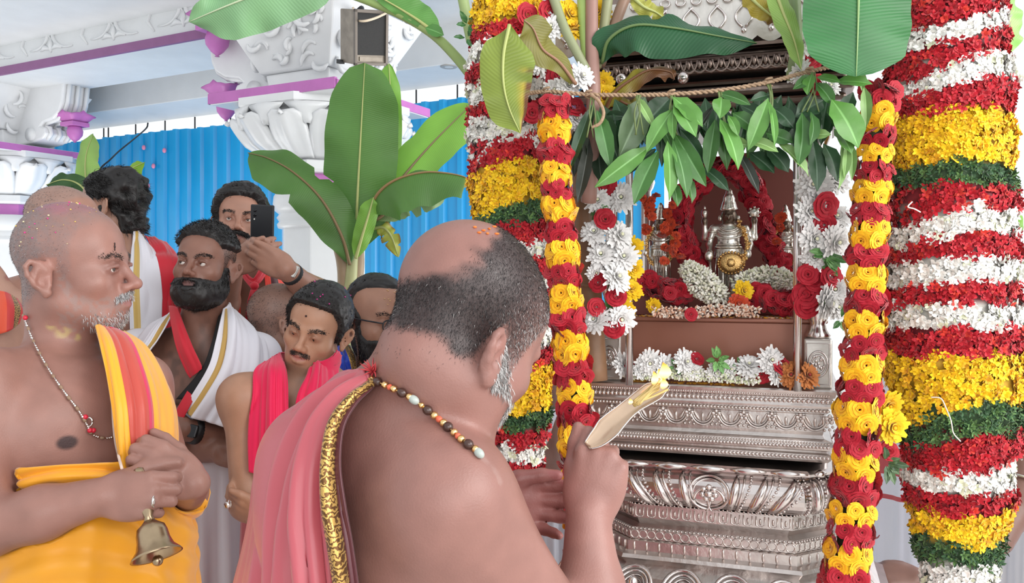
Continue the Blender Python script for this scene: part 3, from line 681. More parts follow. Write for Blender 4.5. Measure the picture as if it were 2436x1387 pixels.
EL = np.array((-.255, 1.22, 1.10)); WL_ = P(1140, 1195, 1.22)
f.cone(SL, EL, .050, .042, .04); f.cone(EL, WL_, .042, .028, .03)
Tc = f.head(P(1101, 788, 1.045), 43, -34, 4, 1.07, flare=.16, ear_s=.84, ear_at=(-.006, -.030), wide=1.04, neck_to=nb+np.array((.035, 0, .012)), neck_r=.055, lids=.4)
H = f.heads[0]
f.ell(P(1020, 868, 1.03), (.058, .045, .040), RB, .035); f.ell(P(1075, 905, 1.02), (.055, .05, .045), RB, .04)
yv = nrm((.28, .12, 1)); xv = nrm(np.array((-1, .25, .22))-yv*(np.array((-1, .25, .22))@yv)); zv = nrm(np.cross(yv, xv))
if zv[1] > 0: zv = -zv
RH = np.stack([xv, yv, zv], 1)
tipsR = f.hand(WR, RH, [(34, 88, 50), (66, 82, 45), (82, 85, 45), (85, 85, 45)], sc=.93, thumb=(62, 8), thick=1.25, fr=1.08)
yv2 = nrm((1, .12, -.10)); xv2 = nrm((.1, .1, 1)); xv2 = nrm(xv2-yv2*(xv2@yv2)); zv2 = np.cross(xv2, yv2)
if zv2[1] < 0: zv2 = -zv2
tipsL = f.hand(WL_, np.stack([xv2, yv2, zv2], 1), [(14, 18, 10), (16, 20, 12), (18, 22, 14), (24, 26, 14)], sc=.98, spread=.07, thumb=(58, 10), fr=1.12)
feet(f, (-.09, 1.10, 0), yb)
V, Fq = f.mesh(.0034, lo=(-.6, .7, .78)); V = lap(V, Fq, 1, .45); N = vnormals(V, Fq); q = hl(H, V)
priest = thing('person', 'man seen from behind with bald crown, grey beard and pink shawl, holding the flame', 'person', (-.1, 1.1, 0))
nearH = (np.linalg.norm(q-[0, 0, -.01], axis=1) < .17)
cax = nrm((-.13, -.95, .36)); ang = np.degrees(np.arccos(np.clip(((q-[0, -.012, .045])/np.linalg.norm(q-[0, -.012, .045], axis=1, keepdims=True))@cax, -1, 1)))
bald = sm(52, 39, ang-2+9*vnoise(q, 28, 4)+4*vnoise(q, 90, 5))
frontbald = sm(.028, .055, q[:, 1]-.10*np.abs(q[:, 0])+.01*vnoise(q, 60, 3))*sm(.07, .085, q[:, 2])
hm = hair_mask(q+[0, -.006, .018], soft=.012)*sm(-.052, -.034, q[:, 2]+.01*vnoise(q, 60, 2)+.25*np.clip(q[:, 1]+.03, 0, .1))*(1-bald)*(1-.65*frontbald)*nearH
nape = sm(-.085, -.06, q[:, 2])*sm(-.03, -.05, q[:, 1])*(np.abs(q[:, 0]) < .06)*nearH*(q[:, 2] < .0); hm = np.maximum(hm, nape*.03)
bm = beard_mask(q, low=-.118)*nearH*(np.linalg.norm(q-[0, .035, -.055], axis=1) < .105)*(np.linalg.norm(V-SRj, axis=1) > .135)*sm(-.002, .016, q[:, 1]+.12*np.clip(q[:, 2]+.06, -1, 0)+.4*np.clip(q[:, 2]+.06, 0, 1))
c = base_skin(V, (.275, .133, .110), H); 
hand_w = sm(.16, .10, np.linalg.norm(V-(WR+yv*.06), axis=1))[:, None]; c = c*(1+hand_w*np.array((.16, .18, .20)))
palm = sm(.18, .12, np.linalg.norm(V-(WL_+yv2*.09), axis=1))[:, None]; c = c*(1+palm*np.array((.05, -.18, -.12)))
grey = sm(-.03, .05, q[:, 1])*sm(.10, .02, q[:, 2])
c = mixc(c, np.clip(hm*(.90-.45*grey), 0, 1), (.020, .017, .018)); c = mixc(c, bm*.45, (.30, .27, .26))
ash = catmull(np.array([(1128, 1068), (1150, 1088), (1176, 1118), (1190, 1150)], float), 14); ah = rayhit(f, ash[:, 0], ash[:, 1]); da = np.min(np.linalg.norm(V[:, None]-ah[None], axis=2), 1) if len(V) < 6e5 else np.ones(len(V))
c = mixc(c, sm(.005, .002, da+.004*vnoise(V, 130, 6))*.12, (.55, .47, .44))
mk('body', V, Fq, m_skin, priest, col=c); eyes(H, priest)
Hf = head_split(H, V, Fq, .19)
def colC(p, i):
    g = np.clip(sm(-.035, .06, q[i, 1])*sm(.11, .0, q[i, 2])*1.0+.025, 0, 1); w = (RNG.random(len(p)) < g*.75)[:, None]
    return np.where(w, np.array((.42, .40, .39)), np.array((.018, .015, .016)))*RNG.uniform(.55, 1.5, (len(p), 1))
def combC(p, i):
    t = H['R']@np.array((0, .3, -1.0)); return t-N[i]*(N[i]@t)[:, None]*.6
fur('hair', V, Hf, N, hm**1.1, 40000, .0058, combC, .00045, colC, priest, lift=.4, jit=.3)
def colB(p, i): return np.array((.55, .54, .53))*RNG.uniform(.25, 1.35, (len(p), 1))
def combB(p, i): return np.tile(H['R']@np.array((0, .28, -1.0)), (len(p), 1))
fur('beard', V, Hf, N, bm, 4600, .010, combB, .0009, colB, priest, lift=.75, jit=.32)
# the pink silk shawl
pink, pink2 = s2l((186, 86, 96)), s2l((184, 84, 94)); maroon = s2l((82, 30, 38))
m_shawl = silk('pink_silk', pink, [(0, pink), (.71, (.3, .15, .03)), (.89, maroon)], .38, .12, zari=[(.71, .89)], bump=.12)
rows = [[(868, 893, 1.02), (880, 887, 1.01), (893, 888, 1.0), (902, 896, .99), (908, 905, .985)],
        [(778, 922, 1.10), (812, 908, 1.04), (845, 908, 1.0), (872, 914, .98), (884, 928, .975)],
        [(694, 975, 1.14), (740, 958, 1.05), (790, 952, .99), (828, 948, .96), (850, 962, .95)],
        [(638, 1045, 1.17), (690, 1030, 1.06), (745, 1020, .98), (785, 1010, .94), (820, 1018, .93)],
        [(606, 1135, 1.19), (660, 1125, 1.06), (720, 1115, .96), (772, 1105, .925), (812, 1105, .915)],
        [(592, 1230, 1.20), (648, 1225, 1.06), (712, 1215, .95), (776, 1205, .915), (824, 1200, .905)],
        [(574, 1315, 1.20), (640, 1312, 1.05), (715, 1305, .94), (790, 1295, .905), (840, 1290, .90)],
        [(548, 1420, 1.19), (630, 1420, 1.04), (720, 1420, .93), (808, 1420, .90), (858, 1420, .895)],
        [(520, 1580, 1.18), (615, 1580, 1.03), (720, 1580, .93), (820, 1580, .90), (875, 1580, .895)]]
fo = folds(4.2, .026, 3, .75, .25, .30, 1.6)
cloth('shawl', rows, 90, 120, m_shawl, priest, f, .007, fold=lambda u, v: fo(u, v)*sm(.98, .78, u)*(.08+.92*sm(.02, .30, u))*(.45+.55*sm(.25, .75, v)), thick=.003)
kn = MB(); kc = P(888, 884, .995)
for i in range(26):
    d = nrm(RNG.normal(0, 1, 3)+[0, -.4, .5]); kn.add(*tube([kc, kc+d*.010, kc+d*.019+RNG.normal(0, .002, 3)], [.0014, .001, .0003], 4))
kn.build('tassel', M('shawl_tassel', s2l((205, 70, 75)), .6), priest)
gr_ = MB()
for gx, gy in ((1130, 540), (1150, 548), (1164, 544), (1176, 539), (1140, 553), (1160, 555), (1182, 556)): gr_.add(*sph(rayhit(f, gx, gy, .0008)[0], (.0032, .0016, .0014), 6, 4, rotm(RNG.uniform(0, 180))), s2l((232, 120, 50)))
gr_.build('rice_grains', M('saffron_grain', attr=True, rough=.8), priest, kind='stuff')
skirt('dhoti', (-.09, 1.12), .21, .19, 1.02, .04, M('pink_dhoti', pink2, .5, sheen=.4), priest, yaw=-yb)
# bead necklace lying round his neck
mala = thing('bead_necklace', 'necklace of gold, dark brown and coral beads around the bearded priest\'s bare neck', 'necklace', nb)
mp = catmull(np.array([(884, 903), (925, 920), (975, 945), (1020, 978), (1062, 1012), (1098, 1045), (1128, 1066), (1140, 1078)], float), 400)
s_ = np.concatenate([[0], np.cumsum(np.linalg.norm(np.diff(mp, axis=0), axis=1))])
m_gold = M('gold', (.83, .56, .25), .25, 1.0); m_brown = M('brown_bead', (.055, .022, .016), .25, spec=.6); m_coral = M('coral_bead', s2l((214, 100, 72)), .4); m_opal = M('pale_stone', s2l((170, 178, 172)), .3)
bead = mk('bead', *sph((0, 0, 0), 1, 14, 10), None, link=False)
def addbead(par, c, r, mt, axis=None, name='bead'):
    me = bead.copy(); me.materials.append(mt); return put(name, me, par, c, (basis(axis) if axis is not None else np.eye(3))@np.diag(r))
bm_ = {}
def bead_of(mt):
    if mt.name not in bm_: q_ = bead.copy(); q_.materials.append(mt); bm_[mt.name] = q_
    return bm_[mt.name]
def string_beads(par, fig_, path, seq, off, cordm, spacing_px):
    s0 = np.concatenate([[0], np.cumsum(np.linalg.norm(np.diff(path, axis=0), axis=1))]); d = 0; i = 0; pts = []
    while d < s0[-1]:
        kind, rad, el = seq[i % len(seq)]
        pts.append([(np.interp(d, s0, path[:, 0]), np.interp(d, s0, path[:, 1])), kind, rad, el]); d += spacing_px*(rad*el/.0055); i += 1
    hit = rayhit(fig_, [p[0][0] for p in pts], [p[0][1] for p in pts], off+.003)
    for k, p in enumerate(pts): p[0] = hit[k]
    for k, (p, mt, rad, el) in enumerate(pts):
        ax = (pts[min(k+1, len(pts)-1)][0]-pts[max(k-1, 0)][0])
        put('bead', bead_of(mt), par, p, basis(ax)@np.diag((rad, rad, rad*el)))
    if len(pts) > 3: mk('cord', *tube(np.array([p[0] for p in pts]), .0012, 5), cordm, par)
    return pts
string_beads(mala, f, mp, [(m_gold, .0046, 1), (m_brown, .0058, 1.05), (m_gold, .0044, .9), (m_coral, .0036, .9), (m_gold, .0044, 1), (m_gold, .0030, .8), (m_brown, .0056, 1.1), (m_gold, .0042, 1), (m_opal, .0050, 1.4), (m_gold, .0036, .9), (m_gold, .0030, .9), (m_brown, .0057, 1.1), (m_gold, .0046, 1), (m_coral, .0038, 1.1)], .001, m_gold, 17.5)
# ------------------------------------------------------------------ the other people
BLK = (.012, .010, .010)
def torso(f, nb, sl, sr, yaw, wz=1.05, w=.165, d=.115, belly=.0, k=.05):
    R = rotm(yaw); fw = R[:, 1]; mid = (sl+sr)/2
    f.ell(mid-Z_*.13+fw*.02, (w, d, .19), R, k); f.ell(mid-Z_*.06+fw*.065-R[:, 0]*.075, (.075, .05, .07), R, .04); f.ell(mid-Z_*.06+fw*.065+R[:, 0]*.075, (.075, .05, .07), R, .04)
    f.ell(mid-Z_*.33+fw*(.03+belly*.3), (w*.93, d+.01+belly, .19), R, .06); f.ell(mid-Z_*.50+fw*.02, (w*.97, d+.02+belly*.6, .16), R, .06)
    f.cone(nb-Z_*.03, sl, .055, .058, .045); f.cone(nb-Z_*.03, sr, .055, .058, .045)
    return mid
def arm(f, s, e, w, r=(.052, .041, .027), k=.03):
    e, w = np.asarray(e, float), np.asarray(w, float); f.cone(s, e, r[0], r[1], .04); m = e*.5+w*.5; f.cone(e, m, r[1], r[1]*.93, k); f.cone(m, w, r[1]*.93, r[2], .02)
def hframe(y, back):
    y = nrm(y); z = nrm(np.asarray(back, float)-y*(np.asarray(back, float)@y)); return y, z
def handR(y, back, left=False):
    """axes of a hand that points along y with the back of the hand towards back"""
    y, z = hframe(y, back); x = np.cross(y, z)
    if not left: x = -x
    return np.stack([x, y, z], 1)
def finish(f, h, name_label, root, tone, gaze, hair=None, eye=True, lo=None, lip=(.30, .12, .11), brow=BLK, colf=None, bn=700):
    V, Fq = f.mesh(h, lo=lo); V = lap(V, Fq, 1, .4); N = vnormals(V, Fq); H = f.heads[0]; q = hl(H, V)
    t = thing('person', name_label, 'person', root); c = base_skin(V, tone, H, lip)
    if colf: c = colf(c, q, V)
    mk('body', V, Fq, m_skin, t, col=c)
    if eye: eyes(H, t, gaze); brows(H, V, Fq, N, t, brow, bn)
    return t, V, Fq, N, H, q
def near(q, r=.17): return np.linalg.norm(q-[0, 0, -.01], axis=1) < r
KEEP = {}
# ---- man in yellow at the left
f = Fig(); SRl, SLl = P(-45, 915, 1.50), P(335, 915, 1.78); nb = P(150, 838, 1.69)
mid = torso(f, nb, SLl, SRl, 118, w=.17, d=.125, belly=.05)
f.heads.clear(); Tl = f.head(P(176, 640, 1.675), 87, 1, 3, 1.06, neck_to=nb, neck_r=.060, lids=.42, nose=1.04)
H = f.heads[0]
RWl = P(250, 1178, 1.42); arm(f, SRl, P(-58, 1265, 1.40), RWl, (.058, .047, .031))
fbody = Fig(); fbody.p = list(f.p[:-3]); LWl = P(462, 1150, 1.50); arm(f, SLl, P(425, 1190, 1.84), LWl, (.052, .043, .028))
f.hand(RWl, handR((1, -.10, .02), (.2, -1, .25)), [(38, 60, 40), (50, 70, 45), (58, 75, 45), (62, 78, 45)], sc=1.0, thumb=(48, 30), thick=1.2, fr=1.12)
f.hand(LWl, handR((-.62, -.30, .48), (.40, -.75, .45), True), [(30, 55, 35), (38, 60, 40), (44, 62, 40), (50, 65, 40)], sc=1.0, thumb=(50, 20), fr=1.08)
feet(f, (-.85, 1.66, 0), 118)
def colL(c, q, V):
    nh = near(q); hm = hair_mask(q, front=.012, soft=.016)*nh; st = hm*(.30+.25*sm(.02, -.06, q[:, 1])); c = mixc(c, np.clip(st*(1+.5*vnoise(V, 190, 5)), 0, 1), (.17, .155, .16))
    pk = sm(.085, .13, q[:, 2]-.2*np.abs(q[:, 1]-.0))*nh*(.35+.6*sm(-.2, .6, vnoise(V, 60, 6))); c = mixc(c, np.clip(pk*.6, 0, 1), (.42, .10, .20))
    c = mixc(c, beard_mask(q, -.12)*nh*.35*sm(-.2, .3, vnoise(V, 150, 8)), (.26, .23, .22))
    nip = rayhit(f, 160, 1053)[0]; c = mixc(c, sm(.017, .010, np.linalg.norm((V-nip)*[.75, .75, 1.1], axis=1)), (.055, .03, .03))
    for tx, ty, rr in ((150, 790, .020), (120, 775, .012), (185, 802, .010)):
        tp_ = rayhit(f, tx, ty)[0]; c = mixc(c, sm(rr, rr*.3, np.linalg.norm(V-tp_, axis=1))*sm(-.1, .4, vnoise(V, 120, 12))*.5, (.55, .45, .16))
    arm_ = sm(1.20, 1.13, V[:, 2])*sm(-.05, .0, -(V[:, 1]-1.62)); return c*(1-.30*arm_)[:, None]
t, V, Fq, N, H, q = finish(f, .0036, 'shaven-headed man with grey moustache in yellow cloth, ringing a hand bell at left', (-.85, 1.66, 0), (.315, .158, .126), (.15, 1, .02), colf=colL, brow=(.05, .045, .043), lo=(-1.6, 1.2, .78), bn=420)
man_l = t; fig_l = f; Hf = head_split(H, V, Fq, .19)
greyf = lambda lo, hi: (lambda p, i: np.array((.55, .54, .54))*RNG.uniform(lo, hi, (len(p), 1)))
fur('hair', V, Hf, N, hair_mask(q, front=.012, soft=.014)*near(q)*(.55+.45*sm(.03, -.05, q[:, 1])), 7000, .0034, H['R']@np.array((0, -.3, -.6)), .0006, lambda p, i: np.where(RNG.random((len(p), 1)) < .6, (.33, .32, .33), (.05, .045, .05))*RNG.uniform(.6, 1.3, (len(p), 1)), t, .6, .3)
fur('moustache', V, Hf, N, must_mask(q, .030)*near(q), 900, .010, lambda p, i: np.sign(q[i, :1])*H['R'][:, 0]*.5-H['R'][:, 2]*.75, .0010, greyf(.4, 1.3), t, .45, .2)
fur('beard', V, Hf, N, beard_mask(q, -.115)*near(q)*sm(.035, .06, q[:, 1])*sm(-.075, -.085, q[:, 2]), 900, .009, H['R']@np.array((0, .2, -1.)), .0010, greyf(.35, 1.2), t, .55, .3)
pk = MB()                                                   # festival powder and grains on the scalp
for i in range(60):
    s = RNG.choice(np.nonzero(near(q) & (q[:, 2] > .02+.07*RNG.random()) & (q[:, 1] < .05))[0]); cc = [(.75, .05, .30), (.75, .55, .15), (.85, .75, .45)][int(RNG.integers(3))]
    pk.add(*sph(V[s]+N[s]*.0006, RNG.uniform(.0008, .0022)*np.array((1, 1, .7)), 6, 4), cc)
pk.build('powder', M('powder', attr=True, rough=.9), t, kind='stuff')
tk = MB(); 
for py_, r_ in ((580, .0020), (587, .0028), (594, .0020)): tk.add(*sph(rayhit(f, 273, py_, .0006)[0], (r_*.7, r_*.7, r_*1.3), 8, 6))
tk.build('forehead_mark', M('forehead_mark', (.03, .012, .01), .6), t)
yel = s2l((246, 172, 28)); yel2 = s2l((232, 158, 20))
m_yel = silk('yellow_silk', yel, [(0, yel), (.27, s2l((196, 74, 60))), (.50, s2l((214, 24, 84))), (.58, yel)], .42, .35, bump=.2)
rows = [[(226, 775, 1.62), (240, 772, 1.64), (262, 778, 1.66), (285, 786, 1.70), (300, 792, 1.74)],
        [(238, 825, 1.56), (262, 812, 1.58), (298, 808, 1.62), (330, 818, 1.68), (346, 838, 1.76)],
        [(252, 890, 1.53), (280, 880, 1.54), (325, 872, 1.57), (366, 880, 1.64), (392, 905, 1.76)],
        [(264, 970, 1.51), (296, 965, 1.51), (345, 955, 1.54), (390, 955, 1.62), (418, 975, 1.74)],
        [(272, 1045, 1.50), (303, 1045, 1.50), (350, 1040, 1.53), (396, 1036, 1.60), (424, 1050, 1.70)],
        [(284, 1120, 1.50), (312, 1122, 1.50), (352, 1120, 1.53), (388, 1100, 1.62), (416, 1085, 1.70)]]
fo = folds(3.2, .006, 11, 1, .3, .3, .8)
cloth('shawl', rows, 70, 80, m_yel, t, fbody, .007, fold=fo, thick=.003, front=True)
m_yelp = M('yellow_cloth', yel2, .45, sheen=.35, bump=.2, bscale=260, bdist=.0006)
f0 = folds(6, .010, 5, 1, .6, .2, 3.0)
a = np.linspace(0, 2*math.pi, 17)[:-1]; rows = []
for z, rx, ry in ((1.262, .172, .172), (1.21, .184, .187), (1.10, .20, .205), (1.0, .205, .21), (.85, .21, .21), (.5, .24, .23), (.05, .27, .25)):
    c0 = np.array((mid[0], mid[1], 0))+rotm(118)[:, 1]*.05; rows.append([c0+rotm(118)@np.array((math.cos(x)*rx, math.sin(x)*ry, 0))+Z_*(z+.015*math.sin(2*x)) for x in a])
cloth('dhoti', rows, 90, 160, m_yelp, t, f, .007, fold=lambda u, v: f0(u, v)+.006*np.sin(v*70+6*np.sin(u*12))*sm(.6, .2, v), closed=True)
thr = catmull(np.array([(232, 792), (243, 830), (256, 880), (266, 950), (270, 1010), (276, 1060), (290, 1115)], float), 60)
mk('sacred_thread', *tube(rayhit(f, thr[:, 0], thr[:, 1], .012), .0024, 6), M('thread_white', s2l((225, 200, 185)), .8), t)
rg = MB(); rc = P(368, 1192, 1.405); rg.add(*tube(np.array([rc+[.0, .010*math.cos(x), .010*math.sin(x)] for x in np.linspace(0, 6.2, 16)]), .0018, 6)); rg.add(*sph(rc+[.002, -.010, .002], (.003, .004, .007), 8, 6)); rg.build('finger_ring', M('silver_ring', (.8, .78, .75), .2, 1.0), t)
nk = thing('bead_necklace', 'thin silver and wood bead chain with red beads on the bare chest at left', 'necklace', nb)
m_silv = M('silver', (.78, .76, .73), .22, 1.0); m_wood = M('tulsi_bead', s2l((150, 122, 100)), .55); m_redb = M('red_bead', s2l((206, 40, 62)), .35)
path = catmull(np.array([(56, 752), (80, 812), (112, 872), (150, 928), (186, 975), (208, 1012), (218, 1032), (244, 1042), (270, 1038), (283, 1012), (280, 960), (268, 900), (250, 850), (236, 806)], float), 500)
string_beads(nk, f, path, [(m_wood, .0032, 1.5), (m_silv, .0022, 1), (m_silv, .0022, 1), (m_silv, .0026, 1.3)], .002, m_silv, 14.0)
for px_, py_ in ((60, 756), (203, 992), (214, 1024), (222, 1024)): put('red_bead', bead_of(m_redb), nk, rayhit(f, px_, py_, .006)[0], np.eye(3)*.0048)
pc = rayhit(f, 212, 1004, .007)[0]; mk('pendant', *tube(np.array([pc+[.006*math.cos(x), 0, .008*math.sin(x)] for x in np.linspace(0, 6.28, 20)]), .0018, 6), m_silv, nk)
# hand bell
m_bell = M('bell_brass', s2l((172, 150, 122)), .28, 1.0, nvar=.1, nscale=60)
bq = P(348, 1205, 1.405); bd = nrm(P(368, 1300, 1.38)-bq); bl = thing('hand_bell', 'small brass hand bell hanging from the fist of the man in yellow', 'bell', bq); Bb = basis(bd)
V, Fs = lathe([(.0, .022), (.008, .024), (.014, .030), (.022, .036), (.025, .046), (.026, .058), (.030, .071), (.038, .080), (.041, .085), (.037, .084), (.025, .068), (.022, .05), (.0, .045)], 36, cap=False); mk('bell_body', V@Bb.T+bq, Fs, m_bell, bl)
V, Fs = lathe([(.0, -.07), (.008, -.066), (.010, -.055), (.006, -.045), (.007, -.02), (.006, .0), (.010, .01), (.007, .018), (.009, .026), (.0, .03)], 16, cap=False); mk('handle', V@Bb.T+bq, Fs, m_bell, bl)
V, Fs = sph(bq+bd*.092, .009, 10, 8); mk('clapper', V, Fs, m_bell, bl)

# ---- bearded man in the white shawl
f = Fig(); SLb, SRb = P(608, 852, 2.40), P(322, 842, 2.42); nb = P(476, 790, 2.38)
mid = torso(f, nb, SLb, SRb, 184, w=.185, d=.115)
Tb = f.head(P(489, 634, 2.32), 186, 7, -3, .91, neck_to=nb, neck_r=.058, lids=.42, nose=1.04)
LWb = P(440, 1022, 2.18); arm(f, SLb, P(648, 1062, 2.36), LWb, (.053, .044, .028)); RWb = P(520, 1075, 2.20); arm(f, SRb, P(330, 1060, 2.36), RWb, (.053, .043, .028))
f.hand(LWb, handR((-1, .02, .1), (0, -1, .3), True), [(15, 20, 15)]*4, sc=.95); f.hand(RWb, handR((1, .02, -.1), (0, -.6, .6)), [(20, 25, 15)]*4, sc=.95)
feet(f, (mid[0], mid[1], 0), 184)
hm0 = lambda q: hair_mask(q, front=-.004)*near(q)
def colB_(c, q, V):
    nh = near(q); c = mixc(c, hm0(q)*.62*sm(.06, .03, q[:, 2])+hm0(q)*.95*sm(.05, .065, q[:, 2]), (.03, .025, .024)); c = mixc(c, beard_mask(q, -.16)*nh*.92, (.014, .012, .012))
    ch = sm(.16, .05, np.linalg.norm((V-P(430, 890, 2.27))*[.9, .9, .6], axis=1))*sm(-.3, .5, vnoise(V*[1, 1, .6], 70, 9)); return mixc(c, ch*.45, (.04, .025, .02))
t, V, Fq, N, H, q = finish(f, .0042, 'man with a thick black beard and faded haircut wearing a white gold-edged shawl', (mid[0], mid[1], 0), (.235, .112, .080), (.38, .92, .05), colf=colB_, lip=(.16, .07, .07), lo=(-2, 1.6, .8))
man_b = t; Hf = head_split(H, V, Fq, .2); bcol = lambda p, i: np.array((.016, .014, .014))*RNG.uniform(.5, 2.0, (len(p), 1))
bmk = beard_mask(q, -.16)*near(q, .19)
patch('beard', V, Hf, N, bmk, .012*(.35+.65*sm(-.03, -.09, q[:, 2]))*1.3, m_hair, t, np.array(BLK), noise=.12, nf=160)
fur('beard_strands', V+N*(bmk*.010)[:, None], Hf, N, bmk, 6000, .011, H['R']@np.array((0, .25, -1.)), .0010, bcol, t, .4, .3)
topm = hm0(q)*sm(.045, .07, q[:, 2]); patch('hair', V, Hf, N, topm, .012, m_hair, t, np.array(BLK), noise=.45, nf=75)
fur('hair_strands', V+N*(topm*.016)[:, None], Hf, N, topm, 3200, .010, lambda p, i: np.tile(H['R']@np.array((.3, .7, .1)), (len(p), 1)), .0013, bcol, t, .25, .35)
fur('side_hair', V, Hf, N, hm0(q)*sm(.065, .05, q[:, 2]), 3500, .004, H['R']@np.array((0, -.2, -.8)), .0010, bcol, t, .5, .3)
wh = s2l((232, 230, 238)); wht = s2l((226, 226, 236)); gold_l = s2l((196, 158, 86))
m_wsh = silk('white_cotton_gold', wh, [(0, wh), (.10, gold_l), (.20, wh), (.93, gold_l), (.985, wh)], .7, .2, bump=.15)
m_wht = silk('white_cotton', wht, [(0, wht)], .75, .2, bump=.15)
fo = folds(3.5, .010, 21, 1, .35, .3, 1.0)
rows = [[(531, 722, 2.36), (545, 724, 2.40), (560, 745, 2.44), (562, 760, 2.48)],
        [(524, 765, 2.29), (556, 758, 2.31), (598, 782, 2.40), (612, 800, 2.48)],
        [(514, 815, 2.25), (560, 815, 2.25), (622, 812, 2.33), (652, 838, 2.46)],
        [(498, 870, 2.22), (550, 880, 2.21), (625, 890, 2.26), (668, 915, 2.40)],
        [(462, 930, 2.20), (520, 945, 2.19), (605, 965, 2.24), (665, 985, 2.38)],
        [(424, 985, 2.19), (486, 1002, 2.18), (580, 1030, 2.22), (650, 1050, 2.34)]]
cloth('shawl', rows, 60, 70, m_wsh, t, f, .007, fold=fo, thick=.003)
rows = [[(415, 732, 2.40), (402, 745, 2.42), (388, 758, 2.46)], [(398, 770, 2.32), (368, 772, 2.35), (338, 788, 2.44)], [(376, 810, 2.28), (340, 812, 2.31), (300, 835, 2.42)], [(352, 850, 2.26), (312, 860, 2.29), (280, 890, 2.40)], [(335, 930, 2.26), (300, 950, 2.28), (268, 975, 2.40)]]
cloth('shawl_end', rows, 50, 40, m_wsh, t, f, .007, fold=folds(2.5, .008, 22, 1, .3, .3), thick=.003)
redc = s2l((205, 18, 44)); m_red = silk('red_cotton', redc, [(0, redc)], .6, .3, bump=.2)
rows = [[(404, 728, 2.36), (414, 728, 2.34), (424, 732, 2.32)], [(408, 775, 2.30), (424, 775, 2.29), (440, 778, 2.28)], [(420, 830, 2.26), (440, 828, 2.25), (460, 828, 2.245)], [(440, 880, 2.25), (460, 872, 2.24), (478, 866, 2.235)], [(452, 900, 2.25), (466, 890, 2.24), (480, 878, 2.235)]]
cloth('red_sash', rows, 40, 16, m_red, t, f, .006, fold=folds(1, .003, 2), thick=.003)
rows = [[(446, 930, 2.2), (455, 938, 2.2), (462, 948, 2.2)], [(428, 962, 2.19), (438, 970, 2.185), (446, 978, 2.185)], [(416, 985, 2.19), (424, 996, 2.18), (432, 1006, 2.18)]]
cloth('red_sash_end', rows, 20, 10, m_red, t, None, thick=.003)
rows = [[(522, 745, 2.34), (528, 745, 2.34)], [(500, 830, 2.25), (515, 830, 2.24)], [(478, 880, 2.24), (500, 880, 2.23)], [(420, 950, 2.24), (455, 950, 2.22)]]
cloth('black_strap', rows, 30, 8, M('black_cloth', (.015, .014, .015), .8), t, f, .004, thick=.002)
purp = s2l((96, 58, 82)); m_dh = silk('white_dhoti', wht, [(0, wht), (.385, purp), (.44, wht), (.49, purp), (.50, wht)], .75, .2, axis=1, bump=.15)
skirt('dhoti', (mid[0], mid[1]-.02), .20, .16, 1.24, .03, m_dh, t, n=13, amp=.016, seed=8, flare=1.25)
wt = thing('wristwatch', 'black sports watch on the folded forearm of the bearded man', 'watch', P(455, 1032, 2.16)); aw = nrm(P(640, 1062, 2.36)-LWb); wc = LWb+aw*.03; Bw = basis(aw); V, Fs = lathe([(.029, -.011), (.0325, -.011), (.0335, 0), (.0325, .011), (.029, .011)], 24, cap=False); mk('strap', V@Bw.T+wc, Fs, M('black_rubber', (.012, .012, .014), .5), wt, thick=.001)
V, Fq_ = box((-.017, -.018, -.006), (.017, .018, .006)); Bq = basis((0, -1, .25), aw); bevo(mk('watch_case', V@Bq.T+wc+nrm((0, -1, .25))*.034, Fq_, M('watch_case', (.02, .02, .022), .2, .5), wt, smooth=False), .004)

# ---- man filming with a phone
f = Fig(); SLm, SRm = P(700, 720, 2.86), P(496, 735, 2.92); nb = P(592, 660, 2.86)
mid = torso(f, nb, SLm, SRm, 176, w=.18)
f.head(P(571, 527, 2.78), 165, 3, -4, .93, neck_to=nb, neck_r=.057, lids=.55, nose=1.06)
LWm, RWm = P(682, 640, 2.46), P(556, 628, 2.50); arm(f, SLm, P(772, 730, 2.66), LWm, (.056, .046, .031)); arm(f, SRm, P(520, 800, 2.75), RWm, (.054, .044, .03))
tp = f.hand(LWm, handR((-.78, -.05, .40), (.1, -.95, -.1), True), [(12, 30, 20), (16, 32, 20), (20, 34, 22), (26, 36, 24)], sc=.98, thumb=(78, -5), fr=1.1)
f.hand(RWm, handR((.80, -.10, .30), (-.1, -.95, -.1)), [(20, 35, 22), (24, 36, 22), (28, 38, 24), (32, 40, 25)], sc=1.0, thumb=(70, -5), fr=1.1)
feet(f, (mid[0], mid[1], 0), 176)
hmm = lambda q: hair_mask(q, front=-.008)*near(q)
def colM(c, q, V): c = mixc(c, hmm(q)*.95, (.02, .017, .016)); c = mixc(c, beard_mask(q)*near(q)*.28, (.12, .10, .10)); return mixc(c, must_mask(q)*near(q)*.9, (.015, .012, .012))
t, V, Fq, N, H, q = finish(f, .0045, 'moustached man in red scarf and striped vest filming with a raised phone', (mid[0], mid[1], 0), (.40, .205, .145), (.1, 1, .0), colf=colM, lo=(-2, 2.0, .8), lip=(.26, .11, .10))
Hf = head_split(H, V, Fq, .2)
patch('hair', V, Hf, N, hmm(q), .020, m_hair, t, np.array(BLK), noise=.35, nf=60)
fur('hair_strands', V+N*(hmm(q)*.016)[:, None], Hf, N, hmm(q), 4600, .013, lambda p, i: N[i]*.1+H['R']@np.array((.35, .35, -.35)), .0016, bcol, t, .25, .35)
mm_ = must_mask(q, .034)*near(q); patch('moustache', V, Hf, N, mm_, .007, m_hair, t, np.array(BLK), noise=.1)
fur('moustache_strands', V+N*(mm_*.005)[:, None], Hf, N, mm_, 900, .012, lambda p, i: np.sign(q[i, :1])*H['R'][:, 0]*.7-H['R'][:, 2]*.6, .0014, bcol, t, .5, .2)
